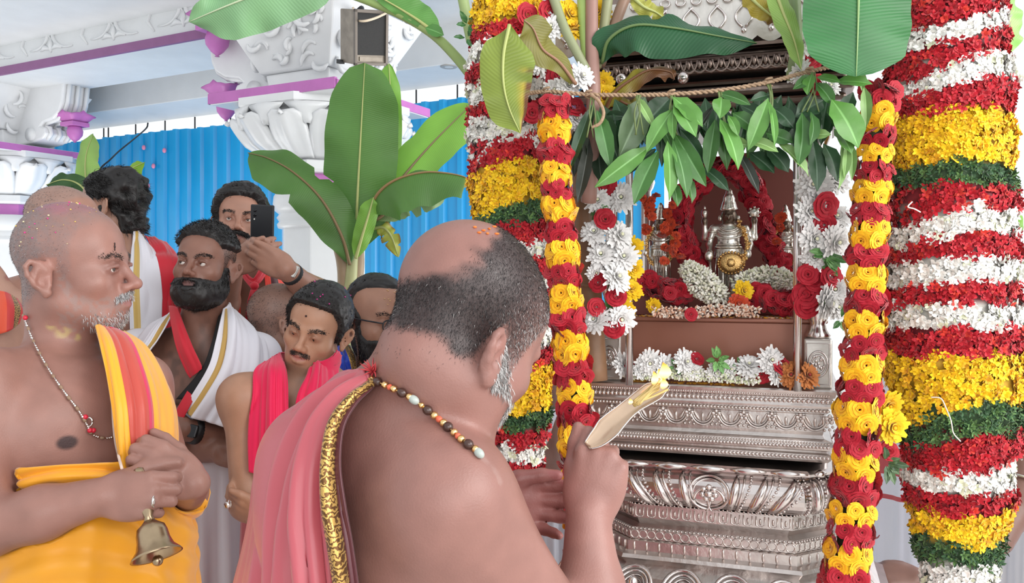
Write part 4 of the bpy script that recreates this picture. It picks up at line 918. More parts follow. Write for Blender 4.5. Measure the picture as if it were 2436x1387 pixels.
ver = s2l((236, 62, 44)); dk = s2l((70, 18, 26)); m_vest = silk('red_vest', ver, [(0, ver), (.30, dk), (.58, ver)], .55, .3, bump=.15)
cloth('vest_front', [[(562, 632, 2.80), (548, 640, 2.82), (528, 650, 2.86)], [(570, 680, 2.72), (552, 684, 2.74), (524, 690, 2.82)], [(572, 740, 2.70), (548, 742, 2.72), (520, 748, 2.80)], [(575, 860, 2.70), (548, 860, 2.72), (515, 860, 2.82)]], 40, 30, m_vest, t, f, .006, fold=folds(2, .004, 3), thick=.003)
cloth('vest_front', [[(626, 630, 2.80), (646, 634, 2.82), (668, 640, 2.88)], [(630, 675, 2.72), (656, 675, 2.74), (692, 680, 2.84)], [(634, 730, 2.70), (660, 732, 2.72), (700, 735, 2.80)], [(640, 860, 2.70), (668, 860, 2.72), (705, 860, 2.82)]], 40, 30, m_vest, t, f, .006, fold=folds(2, .004, 4), thick=.003)
cloth('red_scarf', [[(566, 618, 2.80), (572, 634, 2.76), (570, 648, 2.78)], [(584, 648, 2.72), (590, 664, 2.70), (588, 676, 2.72)], [(602, 664, 2.69), (604, 676, 2.68), (600, 686, 2.70)], [(616, 646, 2.71), (622, 660, 2.70), (620, 672, 2.72)], [(630, 616, 2.79), (640, 630, 2.77), (638, 644, 2.80)]], 40, 18, m_red, t, f, .007, fold=lambda u, v: .004*np.sin(u*16+v*4), thick=.004)
V_, F_ = sph(P(605, 680, 2.675), (.015, .010, .013), 14, 10); mk('scarf_knot', V_, F_, m_red, t)
cloth('red_scarf_end', [[(598, 688, 2.68), (605, 690, 2.67), (613, 688, 2.68)], [(590, 730, 2.68), (604, 728, 2.66), (620, 726, 2.68)], [(584, 770, 2.68), (602, 772, 2.66), (622, 768, 2.68)]], 30, 20, m_red, t, f, .006, fold=folds(2, .006, 5), thick=.003)
skirt('dhoti', (mid[0], mid[1]), .20, .16, 1.12, .03, m_wht, t, n=11, amp=.012, seed=18)
ph = thing('phone', 'black phone with two camera lenses held up before the moustached man', 'phone', P(624, 545, 2.52)); Rp = rotm(183, -6, -3); pq = P(624, 549, 2.53)
V, Fq_ = box((-.036, -.0042, -.078), (.036, .0042, .078)); bevo(mk('phone_body', V@Rp.T+pq, Fq_, M('phone_black', (.012, .013, .016), .35), ph, smooth=False), .004, 3)
for z, x, r, mt in ((.061, .022, .0055, 'lens_black'), (.047, .022, .0055, 'lens_black'), (.034, .023, .0022, 'flash')):
    V, Fs = lathe([(0, 0), (r, 0), (r, .0014), (r*.8, .0018), (0, .0012)], 16, cap=False); Rl = np.stack([Rp[:, 0], Rp[:, 2], -Rp[:, 1]], 1); Rl = np.stack([Rp[:, 0], Rp[:, 2], Rp[:, 1]], 1); mk('camera_lens', V@Rl.T+pq+Rp@np.array((x*-1*-1, .0042, z)), Fs, M(mt, (.002, .002, .003) if mt != 'flash' else (.8, .8, .75), .1), ph)
wt = thing('wristwatch', 'square black-strapped watch on the wrist of the man filming', 'watch', P(685, 632, 2.58)); aw = nrm(P(772, 730, 2.66)-LWm); wc = LWm+aw*.032; Bw = basis(aw); V, Fs = lathe([(.031, -.011), (.034, -.011), (.035, 0), (.034, .011), (.031, .011)], 24, cap=False); mk('strap', V@Bw.T+wc, Fs, M('black_strap', (.015, .015, .017), .6), wt, thick=.001)
V, Fq_ = box((-.019, -.016, -.005), (.019, .016, .005)); dn = nrm((.25, -.9, .3)); Bq = basis(dn, aw); bevo(mk('watch_case', V@Bq.T+wc+dn*.036, Fq_, M('watch_silver', (.55, .53, .5), .25, .9), wt, smooth=False), .004)

# ---- young man in the pink cloth
f = Fig(); SRy, SLy = P(578, 948, 2.02), P(892, 950, 2.22); nb = P(742, 892, 2.10)
mid = torso(f, nb, SLy, SRy, 204, w=.15, d=.10)
f.head(P(753, 782, 2.08), 190, -10, -17, .86, neck_to=nb, neck_r=.052, lids=.60, mouth=.006, nose=1.0, jaw=.97)
LWy = P(650, 1232, 1.95); arm(f, SRy, P(588, 1195, 1.98), P(690, 1240, 1.92), (.046, .037, .025)); arm(f, SLy, P(850, 1230, 2.12), LWy, (.044, .036, .024))
f.hand(LWy, handR((-1, -.05, .32), (-.1, -.75, -.6), True), [(22, 40, 25), (28, 45, 25), (32, 48, 25), (40, 50, 25)], sc=.95, thumb=(60, 0)); f.hand(P(690, 1240, 1.92), handR((1, .1, .3), (0, -1, .3)), [(20, 30, 20)]*4, sc=.9)
feet(f, (mid[0], mid[1], 0), 200)
hmy = lambda q: hair_mask(q, front=.0)*near(q)
def colY(c, q, V): c = mixc(c, hmy(q)*.95, (.02, .018, .018)); c = mixc(c, must_mask(q, .027)*near(q)*.75, (.03, .022, .02)); return mixc(c, beard_mask(q)*near(q)*sm(-.085, -.095, q[:, 2])*.30, (.05, .04, .035))
t, V, Fq, N, H, q = finish(f, .0040, 'young man with thin moustache looking down, magenta cloth round his neck', (mid[0], mid[1], 0), (.42, .225, .145), (.1, 1, -.3), colf=colY, lip=(.42, .16, .14), lo=(-1.5, 1.4, .8))
Hf = head_split(H, V, Fq, .2)
patch('hair', V, Hf, N, hmy(q), .013, m_hair, t, np.array(BLK), noise=.2, nf=120)
fur('hair_strands', V+N*(hmy(q)*.010)[:, None], Hf, N, hmy(q), 6500, .010, lambda p, i: np.tile(H['R']@np.array((.1, .8, -.25)), (len(p), 1)), .0014, bcol, t, .5, .3)
fur('moustache', V, Hf, N, must_mask(q, .028)*near(q), 420, .006, lambda p, i: np.sign(q[i, :1])*H['R'][:, 0]*.7-H['R'][:, 2]*.5, .0009, bcol, t, .3, .2)
V_, F_ = sph(rayhit(f, 728, 752, .0008)[0], .0026, 10, 8); mk('forehead_mark', V_, F_, M('forehead_dot', (.03, .008, .006), .6), t)
pw = MB()
for i in range(12): s = RNG.choice(np.nonzero((hmy(q) > .6) & (q[:, 2] > .09))[0]); pw.add(*sph(V[s]+N[s]*.014, .002, 6, 4))
pw.build('powder', M('pink_powder', (.5, .05, .25), .9), t, kind='stuff')
mag = s2l((226, 8, 78)); m_mag = silk('magenta_cotton', mag, [(0, mag)], .65, .3, bump=.25)
fo = folds(2.5, .007, 31, 1, .4, .3, .6)
cloth('neck_cloth', [[(668, 838, 2.08), (650, 848, 2.06), (628, 862, 2.06)], [(682, 880, 1.99), (645, 880, 1.98), (604, 886, 2.02)], [(686, 945, 1.96), (642, 950, 1.95), (594, 955, 1.98)], [(684, 1030, 1.95), (640, 1035, 1.93), (587, 1040, 1.96)], [(670, 1130, 1.95), (630, 1135, 1.93), (590, 1120, 1.95)]], 60, 50, m_mag, t, f, .006, fold=fo, thick=.003)
cloth('neck_cloth_end', [[(742, 842, 2.06), (764, 838, 2.08), (782, 850, 2.12)], [(730, 890, 2.0), (762, 885, 2.0), (795, 895, 2.08)], [(706, 945, 1.97), (755, 950, 1.98), (800, 960, 2.05)], [(696, 1030, 1.96), (740, 1040, 1.96), (800, 1050, 2.03)]], 50, 40, m_mag, t, f, .006, fold=folds(2, .007, 32, 1, .3, .3), thick=.003)
cloth('neck_cloth_back', [[(628, 862, 2.06), (668, 838, 2.10), (700, 842, 2.17), (742, 842, 2.18), (782, 850, 2.12)], [(604, 890, 2.10), (650, 870, 2.17), (700, 870, 2.22), (760, 870, 2.22), (800, 895, 2.16)]], 12, 40, m_mag, t, f, .006, thick=.003)
rg = MB(); rc = P(540, 1202, 1.885); rg.add(*sph(rc, (.008, .006, .008), 10, 8)); rg.add(*tube(np.array([rc+[.003+.0, .010*math.cos(x)+.008, .010*math.sin(x)] for x in np.linspace(0, 6.2, 16)]), .002, 6)); rg.build('finger_ring', m_silv, t)
m_reds = silk('red_silk', s2l((176, 16, 40)), [(0, s2l((176, 16, 40))), (.06, gold_l), (.075, s2l((176, 16, 40)))], .5, .3, axis=0); skirt('dhoti', (mid[0], mid[1]), .17, .14, 1.06, .03, m_reds, t, n=11, amp=.010, seed=28)
# ---- people further back, partly hidden
def bystander(label, hp, yaw, nb, sl, sr, tone, body_yaw, sc=1.0, pitch=0, roll=0, hair='short', beard=0, must=0, h=.006, gaze=(0, 1, 0), arms=True, lo=None, front=0.0, hcol=BLK, w=.17, extra=None, eye=True, th=.012):
    f = Fig(); mid = torso(f, nb, sl, sr, body_yaw, w=w); f.head(hp, yaw, pitch, roll, sc, neck_to=nb, lids=.42, nose=1.03)
    if arms:
        R = rotm(body_yaw)
        for s_, sg in ((sl, -1), (sr, 1)):
            e = s_+R@np.array((sg*.04, .02, -.28)); w_ = s_+R@np.array((-sg*.06, .20, -.36)); arm(f, s_, e, w_, (.05, .04, .026))
            f.hand(w_, handR(R@np.array((-sg*.7, .5, .05)), R@np.array((0, .8, .5)), sg < 0), [(25, 40, 25)]*4, sc=.95)
    if extra: extra(f)
    feet(f, (mid[0], mid[1], 0), body_yaw)
    hmf = lambda q: hair_mask(q, front=front)*near(q)
    def cf(c, q, V):
        if hair: c = mixc(c, hmf(q)*(.9 if hair != 'stubble' else .35), np.array(hcol)*1.5+.01)
        if beard: c = mixc(c, beard_mask(q)*near(q)*beard, (.02, .016, .015))
        if must: c = mixc(c, must_mask(q)*near(q)*must, (.02, .016, .015))
        return c
    t, V, Fq, N, H, q = finish(f, h, label, (mid[0], mid[1], 0), tone, gaze, colf=cf, lo=lo, bn=400, eye=eye)
    Hf = head_split(H, V, Fq, .2); hc = lambda p, i: np.array(hcol)*RNG.uniform(.5, 2.0, (len(p), 1))
    if hair in ('short', 'thick'):
        patch('hair', V, Hf, N, hmf(q), th, m_hair, t, np.array(hcol), noise=.35, nf=80)
        fur('hair_strands', V+N*(hmf(q)*th*.8)[:, None], Hf, N, hmf(q), 3200, th*.8+.003, H['R']@np.array((.15, -.5, -.35)), .0013, hc, t, .3, .35)
    elif hair == 'stubble': fur('hair', V, Hf, N, hmf(q), 2500, .006, H['R']@np.array((0, -.4, -.7)), .0012, hc, t, .5, .3)
    if beard > .6:
        bmk = beard_mask(q)*near(q); patch('beard', V, Hf, N, bmk, .007, m_hair, t, np.array(BLK), noise=.2); fur('beard_strands', V+N*(bmk*.005)[:, None], Hf, N, bmk, 2000, .012, H['R']@np.array((0, .3, -1.)), .0015, bcol, t, .5, .35)
    if must > .6: mk_ = must_mask(q)*near(q); patch('moustache', V, Hf, N, mk_, .006, m_hair, t, np.array(BLK), noise=.1)
    return t, f, V, Fq, N, H, q, mid
# long-haired man with his back turned
nb = P(318, 612, 2.84)
t, f, V, Fq, N, H, q, mid = bystander('man with thick black wavy hair turned away, white and red cloth on his shoulder', P(264, 492, 2.80), 272, nb, P(392, 655, 2.76), P(245, 660, 3.02), (.40, .215, .15), 285, .94, -4, hair=None, beard=.85, h=.0055, lo=(-3, 2, .8), w=.165, front=-.004)
lm = np.maximum(hair_mask(q, front=-.006)*near(q), sm(-.11, -.07, q[:, 2])*sm(-.045, -.06, q[:, 1])*near(q, .2)); lm *= 1-sm(.02, .012, np.linalg.norm((np.abs(q)-[.078, .014, .012])*[.3, 1, .8], axis=1))
Hf = head_split(H, V, Fq, .22); patch('hair', V, Hf, N, lm, .015*(.7+.9*sm(.0, -.08, q[:, 1])), m_hair, t, np.array(BLK), noise=.6, nf=55)
fur('hair_strands', V+N*(lm*.014)[:, None], Hf, N, lm, 6000, .026, lambda p, i: N[i]*.15+H['R']@np.array((.0, -.55, -.6))+.5*np.stack([vnoise(p, 40, 31), vnoise(p, 40, 32), vnoise(p, 40, 33)], 1), .0016, bcol, t, .2, .25)
ear = H['T']((-.094, -.026, -.040)); V_, F_ = sph(ear+[0, -.008, 0], .0045, 10, 8); mk('ear_stud', V_, F_, m_silv, t)
m_wg = silk('white_shawl_gold_stripe', wh, [(0, wh), (.12, s2l((214, 178, 96))), (.34, wh)], .7, .2, bump=.15)
cloth('shawl', [[(318, 536, 2.86), (326, 545, 2.82), (338, 560, 2.80), (345, 575, 2.84)], [(314, 600, 2.76), (334, 600, 2.73), (358, 605, 2.72), (372, 612, 2.78)], [(308, 690, 2.72), (334, 690, 2.70), (366, 690, 2.70), (386, 690, 2.74)], [(310, 790, 2.72), (338, 790, 2.70), (368, 790, 2.70), (384, 790, 2.74)], [(310, 930, 2.72), (338, 930, 2.70), (368, 930, 2.70), (384, 930, 2.74)]], 50, 40, m_wg, t, f, .008, fold=folds(2, .005, 41, 1, .5, .3), thick=.003, front=True)
cloth('red_shirt', [[(345, 562, 2.86), (368, 566, 2.86), (395, 578, 2.90)], [(362, 600, 2.78), (392, 596, 2.78), (420, 615, 2.86)], [(376, 680, 2.74), (402, 680, 2.72), (428, 690, 2.80)], [(378, 790, 2.74), (405, 790, 2.72), (430, 800, 2.80)], [(378, 930, 2.74), (405, 930, 2.72), (430, 940, 2.80)]], 50, 40, m_red, t, f, .007, fold=folds(2, .006, 42, 1, .5, .3), thick=.003, front=True)
skirt('dhoti', (mid[0], mid[1]), .19, .16, 1.12, .03, m_wht, t, n=9, seed=51)
# grey-haired man behind the man in yellow
t, f, V, Fq, N, H, q, mid = bystander('man with thinning grey hair half hidden behind the shaven man in yellow', P(154, 545, 2.34), 66, P(140, 640, 2.34), P(250, 720, 2.45), P(30, 720, 2.22), (.36, .185, .135), 95, .95, -4, hair='stubble', h=.006, hcol=(.16, .14, .13), front=.05, lo=(-3, 1.6, .8))
skirt('dhoti', (mid[0], mid[1]), .19, .16, 1.15, .03, m_wht, t, n=9, seed=52)
# shaven man with spectacles behind the young man
t, f, V, Fq, N, H, q, mid = bystander('bald man with thin spectacles hidden behind the young man in magenta', P(672, 770, 2.56), 58, P(665, 880, 2.60), P(765, 960, 2.72), P(570, 960, 2.50), (.40, .22, .16), 100, .98, 0, hair='stubble', h=.006, hcol=(.07, .06, .06), lo=(-3, 1.6, .8))
skirt('dhoti', (mid[0], mid[1]), .19, .16, 1.1, .03, m_wht, t, n=9, seed=53)
def spectacles(label, H, mat, rim):
    o = thing('spectacles', label, 'glasses', H['T']((0, .1, 0))); Tq = H['T']
    for sg in (-1, 1):
        a = np.linspace(0, 2*math.pi, 25); ring = [Tq((sg*.032+sg*.0*x+.021*np.sign(math.cos(x))*abs(math.cos(x))**.7, .108, -.004+.0145*np.sign(math.sin(x))*abs(math.sin(x))**.7)) for x in a]
        mk('rim', *tube(ring, rim, 6, cap=False), mat, o); V, Fq = sph((0, 0, 0), 1, 16, 4)
        g = [Tq((sg*.032+.020*np.sign(math.cos(x))*abs(math.cos(x))**.7, .108, -.004+.0138*np.sign(math.sin(x))*abs(math.sin(x))**.7)) for x in a[:-1]]; mk('lens', np.array(g), np.arange(24)[None], m_lens, o)
        mk('temple', *tube([Tq((sg*.053, .106, .002)), Tq((sg*.074, .06, .004)), Tq((sg*.083, -.01, .006)), Tq((sg*.086, -.03, -.012))], rim*1.1, 6), mat, o)
    mk('bridge', *tube([Tq((-.011, .108, 0)), Tq((0, .113, .003)), Tq((.011, .108, 0))], rim, 6), mat, o); return o
m_lens = M('spectacle_lens', (1, 1, 1), .02, trans=1.0, spec=.6); m_frame = M('spectacle_frame', (.012, .012, .016), .3)
spectacles('thin wire spectacles on the bald man behind the young man', H, m_frame, .0010)
# bearded man with spectacles
t, f, V, Fq, N, H, q, mid = bystander('man with black rimmed spectacles, receding hair and black beard behind the priest', P(898, 762, 2.50), 138, P(905, 885, 2.54), P(1000, 940, 2.60), P(830, 910, 2.62), (.36, .185, .125), 168, 1.08, -4, -3, hair='short', beard=.85, must=.8, h=.005, gaze=(.3, 1, 0), th=.006, front=.058, lo=(-1.4, 1.6, .8))
spectacles('black rimmed spectacles on the bearded man behind the priest', H, m_frame, .0022)
skirt('dhoti', (mid[0], mid[1]), .18, .15, 1.1, .03, m_wht, t, n=9, seed=54)
am = MB()
for i in range(16): s_ = RNG.choice(np.nonzero(near(q) & (q[:, 2] > .05) & (q[:, 2] < .09) & (q[:, 1] > .06) & (np.abs(q[:, 0]) < .035))[0]); am.add(*sph(V[s_]+N[s_]*.0005, (.003, .003, .0012), 6, 4))
am.build('paste_mark', M('paste_mark', s2l((214, 178, 130)), .9), t, kind='stuff')
blu = s2l((16, 66, 196)); m_blu = silk('blue_silk', blu, [(0, blu), (.70, s2l((180, 150, 90)))], .4, .4, zari=[(.70, .97)], bump=.15)
cloth('blue_cloth', [[(766, 836, 2.52), (790, 824, 2.50), (815, 822, 2.50), (838, 826, 2.53)], [(764, 862, 2.48), (795, 848, 2.44), (825, 848, 2.45), (848, 846, 2.50)], [(772, 892, 2.48), (800, 880, 2.43), (830, 872, 2.45), (854, 868, 2.50)], [(790, 930, 2.50), (815, 920, 2.46), (838, 905, 2.48), (858, 892, 2.52)]], 30, 40, m_blu, t, f, .006, fold=folds(3, .010, 61, 1, .6, .2), thick=.003)
bd_ = thing('bead_chain', 'dark bead chain hanging over the blue cloth beside the bespectacled man', 'necklace', P(850, 820, 2.48)); pth = catmull(np.array([(846, 800), (850, 825), (852, 850), (851, 880)], float), 60)
for i in range(0, 60, 3): put('bead', bead_of(m_brown), bd_, rayhit(f, pth[i, 0], pth[i, 1], .012, fb=2.48)[0], np.eye(3)*.0032)
# person at the left edge in an orange cloth
t, f, V, Fq, N, H, q, mid = bystander('person at the left edge with an orange-red cloth on the shoulder', P(-150, 600, 2.02), 62, P(-60, 665, 2.06), P(62, 765, 2.12), P(-150, 760, 1.98), (.42, .24, .18), 100, 1.0, h=.007, lo=(-3, 1.4, .8))
org = s2l((214, 74, 40)); m_org = silk('orange_silk', org, [(0, org), (.5, s2l((190, 40, 40)))], .5, .3, zari=[(.7, .9)])
cloth('shoulder_cloth', [[(-30, 690, 2.0), (10, 695, 1.98), (40, 712, 2.02)], [(-30, 730, 1.96), (16, 730, 1.95), (54, 738, 2.0)], [(-30, 800, 1.95), (16, 790, 1.94), (44, 770, 1.98)]], 24, 24, m_org, t, f, .006, thick=.003, front=True)
skirt('dhoti', (mid[0], mid[1]), .18, .15, 1.15, .03, m_wht, t, n=9, seed=55)
# attendants behind the shrine
m_dh2 = silk('white_dhoti_red_band', wht, [(0, wht), (.30, s2l((190, 84, 88))), (.37, wht), (.42, s2l((190, 84, 88))), (.43, wht)], .75, .2, axis=1)
def fist(f): f.hand(P(2180, 1375, 2.42), handR((-1, .0, .15), (0, -.7, .7)), [(50, 60, 40)]*4, sc=1.1); f.cone(P(2260, 1420, 2.65), P(2180, 1375, 2.42), .036, .027, .02)
t, f, V, Fq, N, H, q, mid = bystander('attendant in a white dhoti with a red band standing behind the right garland', P(2235, 520, 3.02), 185, P(2230, 635, 3.06), P(2320, 715, 3.08), P(2140, 715, 3.04), (.22, .11, .085), 185, 1.0, h=.008, arms=True, extra=fist)
skirt('dhoti', (mid[0], mid[1]), .24, .18, 1.42, .03, m_dh2, t, n=11, seed=56)
def arm2(f): arm(f, P(2440, 900, 2.3), P(2432, 1150, 2.22), P(2380, 1290, 2.1), (.055, .046, .03)); f.hand(P(2380, 1290, 2.1), handR((-.6, -.2, -.5), (.6, -.7, 0)), [(25, 40, 25)]*4, sc=1.0)
t, f, V, Fq, N, H, q, mid = bystander('attendant at the right edge with one dark arm beside the big garland', P(2560, 560, 2.35), 205, P(2560, 690, 2.36), P(2690, 780, 2.36), P(2450, 790, 2.34), (.17, .085, .065), 200, 1.0, h=.008, arms=False, extra=arm2)
skirt('dhoti', (mid[0], mid[1]), .20, .17, 1.15, .03, m_wht, t, n=11, seed=57)
bg_ = thing('bangle', 'pale bangle on the dark arm at the right edge', 'bangle', P(2412, 1160, 2.2)); aw = P(2380, 1290, 2.1)-P(2432, 1150, 2.22); Bw = basis(aw); wc = P(2428, 1165, 2.20); mk('ring', *tube(np.array([wc+Bw@np.array((.052*math.cos(x), .052*math.sin(x), 0)) for x in np.linspace(0, 6.2832, 30)]), .004, 8, cap=False), m_silv, bg_)
def arm3(f): arm(f, P(1292, 850, 2.64), P(1308, 1085, 2.56), P(1345, 1215, 2.40), (.05, .042, .03)); f.hand(P(1345, 1215, 2.40), handR((.8, -.3, -.3), (0, -.8, .5)), [(25, 40, 25)]*4, sc=1.0)
m_dh3 = silk('white_dhoti_gold_line', wht, [(0, wht), (.10, s2l((206, 170, 90))), (.11, wht), (.60, s2l((206, 170, 90))), (.61, wht)], .75, .2)
t, f, V, Fq, N, H, q, mid = bystander('attendant in a gold-lined white dhoti behind the left garland and rose string', P(1195, 640, 2.62), 150, P(1205, 760, 2.64), P(1292, 850, 2.64), P(1115, 850, 2.66), (.26, .13, .10), 175, 1.0, h=.008, arms=False, extra=arm3)
skirt('dhoti', (mid[0], mid[1]), .19, .16, 1.20, .03, m_dh3, t, n=11, seed=58)
# ------------------------------------------------------------------ the silver shrine
m_sil = M('embossed_silver', (.60, .54, .51), .30, 1.0, nvar=.14, nscale=18, bump=.35, bscale=55, bdist=.003)
m_sil2 = M('polished_silver', (.66, .60, .58), .21, 1.0, nvar=.06, nscale=30, bump=.10, bscale=30, bdist=.003)
m_sil3 = M('pale_silver', (.60, .57, .53), .38, .85, nvar=.1, nscale=40, bump=.3, bscale=90)
FL, FR = P(1400, 906, 1.90), P(1990, 930, 1.735)                     # front edge of the platform
u_ = nrm((FR-FL)*[1, 1, 0]); w_ = np.array((-u_[1], u_[0], 0)); SW = float((FR-FL)@u_); ztop = float((FL[2]+FR[2])/2)
O = np.array((FL[0], FL[1], 0.))
def S(a, b, z): return O+u_*a+w_*b+Z_*z                                # a along the front, b back, z up
def sbox(a0, a1, b0, b1, z0, z1):
    V, Fq = box((a0, b0, z0), (a1, b1, z1)); return O+V[:, :1]*u_+V[:, 1:2]*w_+V[:, 2:]*Z_, Fq
shrine = thing('shrine', 'embossed silver shrine with stepped base, square posts and brown inner box, hung with garlands', 'shrine', S(SW/2, .3, 0))
DP = .50
def bev2(o, w=.003): return bevo(o, w, 2)
# upper platform: profile swept round a rectangle (offset outwards, height)
def sweep_rect(prof, a0, a1, b0, b1):
    V = []; 
    for off, z in prof: V += [S(a0-off, b0-off, z), S(a1+off, b0-off, z), S(a1+off, b1+off, z), S(a0-off, b1+off, z)]
    n = len(prof); return np.array(V), [grid_faces(n, 4, True), np.arange(4)[::-1][None], (np.arange(4)+(n-1)*4)[None]]
zt = ztop
prof = [(-.02, zt-.85*.183), (-.004, zt-.85*.183), (.002, zt-.85*.176), (.002, zt-.85*.163), (-.006, zt-.85*.160), (-.006, zt-.85*.156), (.002, zt-.85*.152), (.006, zt-.85*.142), (.004, zt-.85*.130), (-.010, zt-.85*.126), (-.014, zt-.85*.118), (-.012, zt-.85*.110), (-.012, zt-.85*.066), (-.004, zt-.85*.062), (-.004, zt-.85*.050), (.004, zt-.85*.048), (.006, zt-.85*.043), (.004, zt-.85*.038), (.004, zt-.85*.024), (.010, zt-.85*.020), (.012, zt-.85*.012), (.020, zt-.85*.010), (.022, zt-.85*.004), (.020, zt), (-.02, zt+.001)]
PA0, PA1, PB0, PB1 = -.012, SW-.012, .02, DP
V, Fs = sweep_rect(prof, PA0, PA1, PB0, PB1); mk('platform', V, Fs, m_sil, shrine, smooth=False)
def beadrow(mb, z, off, r, n, a0=PA0, a1=PA1, stretch=1.0):
    for i in range(n):
        a = a0+(a1-a0)*(i+.5)/n; mb.add(*sph(S(a, PB0-off, z), (r*stretch, r, r), 8, 6))
    nb_ = max(4, int(n*.9))
    for i in range(nb_):
        b = PB0+(PB1-PB0)*(i+.5)/nb_
        for a in (a0-off, a1+off): mb.add(*sph(S(a, b, z), r, 6, 5))
mb = MB(); beadrow(mb, zt-.85*.016, .010, .0032*.88, 105); mb.build('bead_row', m_sil2, shrine, kind='stuff')
mb = MB(); beadrow(mb, zt-.85*.031, .004, .0058*.88, 55); mb.build('bead_row', m_sil2, shrine, kind='stuff')
mb = MB(); beadrow(mb, zt-.85*.056, -.004, .0042*.88, 70, stretch=1.2); mb.build('bead_row', m_sil, shrine, kind='stuff')
mb = MB(); beadrow(mb, zt-.85*.143, .006, .0046*.88, 72); mb.build('bead_row', m_sil2, shrine, kind='stuff')
mb = MB(); beadrow(mb, zt-.85*.135, .005, .0030*.88, 88); mb.build('bead_row', m_sil, shrine, kind='stuff')
mb = MB(); beadrow(mb, zt-.85*.170, .002, .0046*.88, 66); mb.build('bead_row', m_sil2, shrine, kind='stuff')
# frieze of scallops and florets
mb = MB(); n = 9
for i in range(n):
    ac = PA0+(PA1-PA0)*(i+.5)/n; st = (PA1-PA0)/n; bq_ = PB0+.0125
    arc = [S(ac+st*.44*math.cos(x), bq_-.003, zt-.85*.070-.030*math.sin(x)) for x in np.linspace(0, math.pi, 16)]; mb.add(*tube(arc, .0026, 6))
    arc = [S(ac+st*.36*math.cos(x), bq_-.003, zt-.85*.072-.023*math.sin(x)) for x in np.linspace(0, math.pi, 14)]; mb.add(*tube(arc, .0017, 6))
    for sg in (-1, 1):
        arc = [S(ac+sg*(.006+.014*t), bq_-.002, zt-.85*.094+.022*t**2+.004*math.sin(t*3)) for t in np.linspace(0, 1, 8)]; mb.add(*tube(arc, [.001, .002, .0026, .003, .003, .0026, .002, .001], 6))
    mb.add(*sph(S(ac, bq_-.002, zt-.85*.086), (.0035, .003, .010), 8, 6))
    af = ac+st*.5
    for k in range(5):
        x = k*2*math.pi/5+1.57; mb.add(*sph(S(af+.0068*math.cos(x), bq_-.003, zt-.85*.077+.0068*math.sin(x)), (.0048, .003, .0048), 8, 6))
    mb.add(*sph(S(af, bq_-.006, zt-.85*.077), .003, 8, 6))
    for dx, dz in ((-.006, -.095), (.006, -.095), (0, -.102), (-.010, -.104), (.010, -.104)): mb.add(*sph(S(af+dx, bq_-.002, zt+.85*dz), .0034, 8, 6))
for i in range(9):                                       # the same frieze on the two ends
    b = PB0+(PB1-PB0)*(i+.5)/9
    for a in (PA0+.0125, PA1-.0125):
        mb.add(*tube([S(a, b+.02*math.cos(x), zt-.85*.070-.029*math.sin(x)) for x in np.linspace(0, math.pi, 12)], .0026, 6)); mb.add(*sph(S(a, b, zt-.85*.083), (.003, .006, .010), 8, 6))
mb.build('scallop_frieze', m_sil, shrine, kind='stuff')
# lower base: octagonal cushion and stepped tiers
oc = S(SW*.505, .33, 0)
def octo(prof, round_=0, seg=1):
    """prof: (half front width, z)"""
    a = np.array([[-.175, -1], [.175, -1], [.27, -.64], [.27, .64], [.175, 1], [-.175, 1], [-.27, .64], [-.27, -.64]]); V = []
    for off, z in prof:
        for ax, by in a:
            x = ax+np.sign(ax)*off*(1.0 if abs(ax) > .22 else .55); y = by*.27+np.sign(by)*off*(1.0 if abs(by) > .9 else .5); V.append(oc+u_*x+w_*y+Z_*z)
    n = len(prof); return np.array(V), [grid_faces(n, 8, True), np.arange(8)[::-1][None], (np.arange(8)+(n-1)*8)[None]]
zc = zt-.170
cush = [(-.06, zc-.76*.150), (-.01, zc-.76*.148)]+[(.012+.030*math.sin(t), zc-.76*.088-.0395*math.cos(t)) for t in np.linspace(.15, math.pi-.15, 12)]+[(.020, zc-.76*.030), (.045, zc-.76*.026), (.058, zc-.76*.018), (.060, zc-.76*.010), (.050, zc-.76*.004), (.030, zc+.002), (-.05, zc+.012)]
V, Fs = octo(cush); o = mk('cushion', V, Fs, m_sil2, shrine, smooth=False)
tiers = [(-.02, zc-.76*.148), (-.004, zc-.76*.152), (-.004, zc-.76*.192), (-.016, zc-.76*.196), (-.022, zc-.76*.215), (.002, zc-.76*.218), (.006, zc-.76*.224), (.006, zc-.76*.252), (.014, zc-.76*.256), (.014, zc-.76*.284), (.03, zc-.76*.290), (.034, zc-.76*.300), (.03, zc-.76*.306), (.02, zc-.76*.32), (.045, zc-.76*.35), (.08, zc-.76*.38), (.10, zc-.76*.42), (.10, zc-.76*.46), (.13, zc-.76*.47), (.13, zc-.76*.52)]
V, Fs = octo(tiers[::-1]); mk('stepped_base', V, Fs, m_sil, shrine, smooth=False)
V, Fs = octo([(.16, .0), (.16, .30), (.14, .32), (.10, .34), (.10, zc-.76*.52), (.05, zc-.76*.515)]); mk('plinth', V, Fs, m_sil3, shrine, smooth=False)
def face_pts(k):
    a = np.array([[-.175, -1], [.175, -1], [.27, -.64], [.27, .64], [.175, 1], [-.175, 1], [-.27, .64], [-.27, -.64]]); return a[k % 8], a[(k+1) % 8]
def onface(k, t, off, z, out=.0):
    p, q_ = face_pts(k); V = []
    for ax, by in (p, q_):
        x = ax+np.sign(ax)*off*(1.0 if abs(ax) > .22 else .55); y = by*.27+np.sign(by)*off*(1.0 if abs(by) > .9 else .5); V.append(oc+u_*x+w_*y+Z_*z)
    e = nrm(V[1]-V[0]); nrm_ = np.cross(e, Z_); return V[0]*(1-t)+V[1]*t+nrm_*out, e, nrm_
def cprof(t): return .012+.030*math.sin(t), zc-.76*.088-.0395*math.cos(t)
mb = MB()
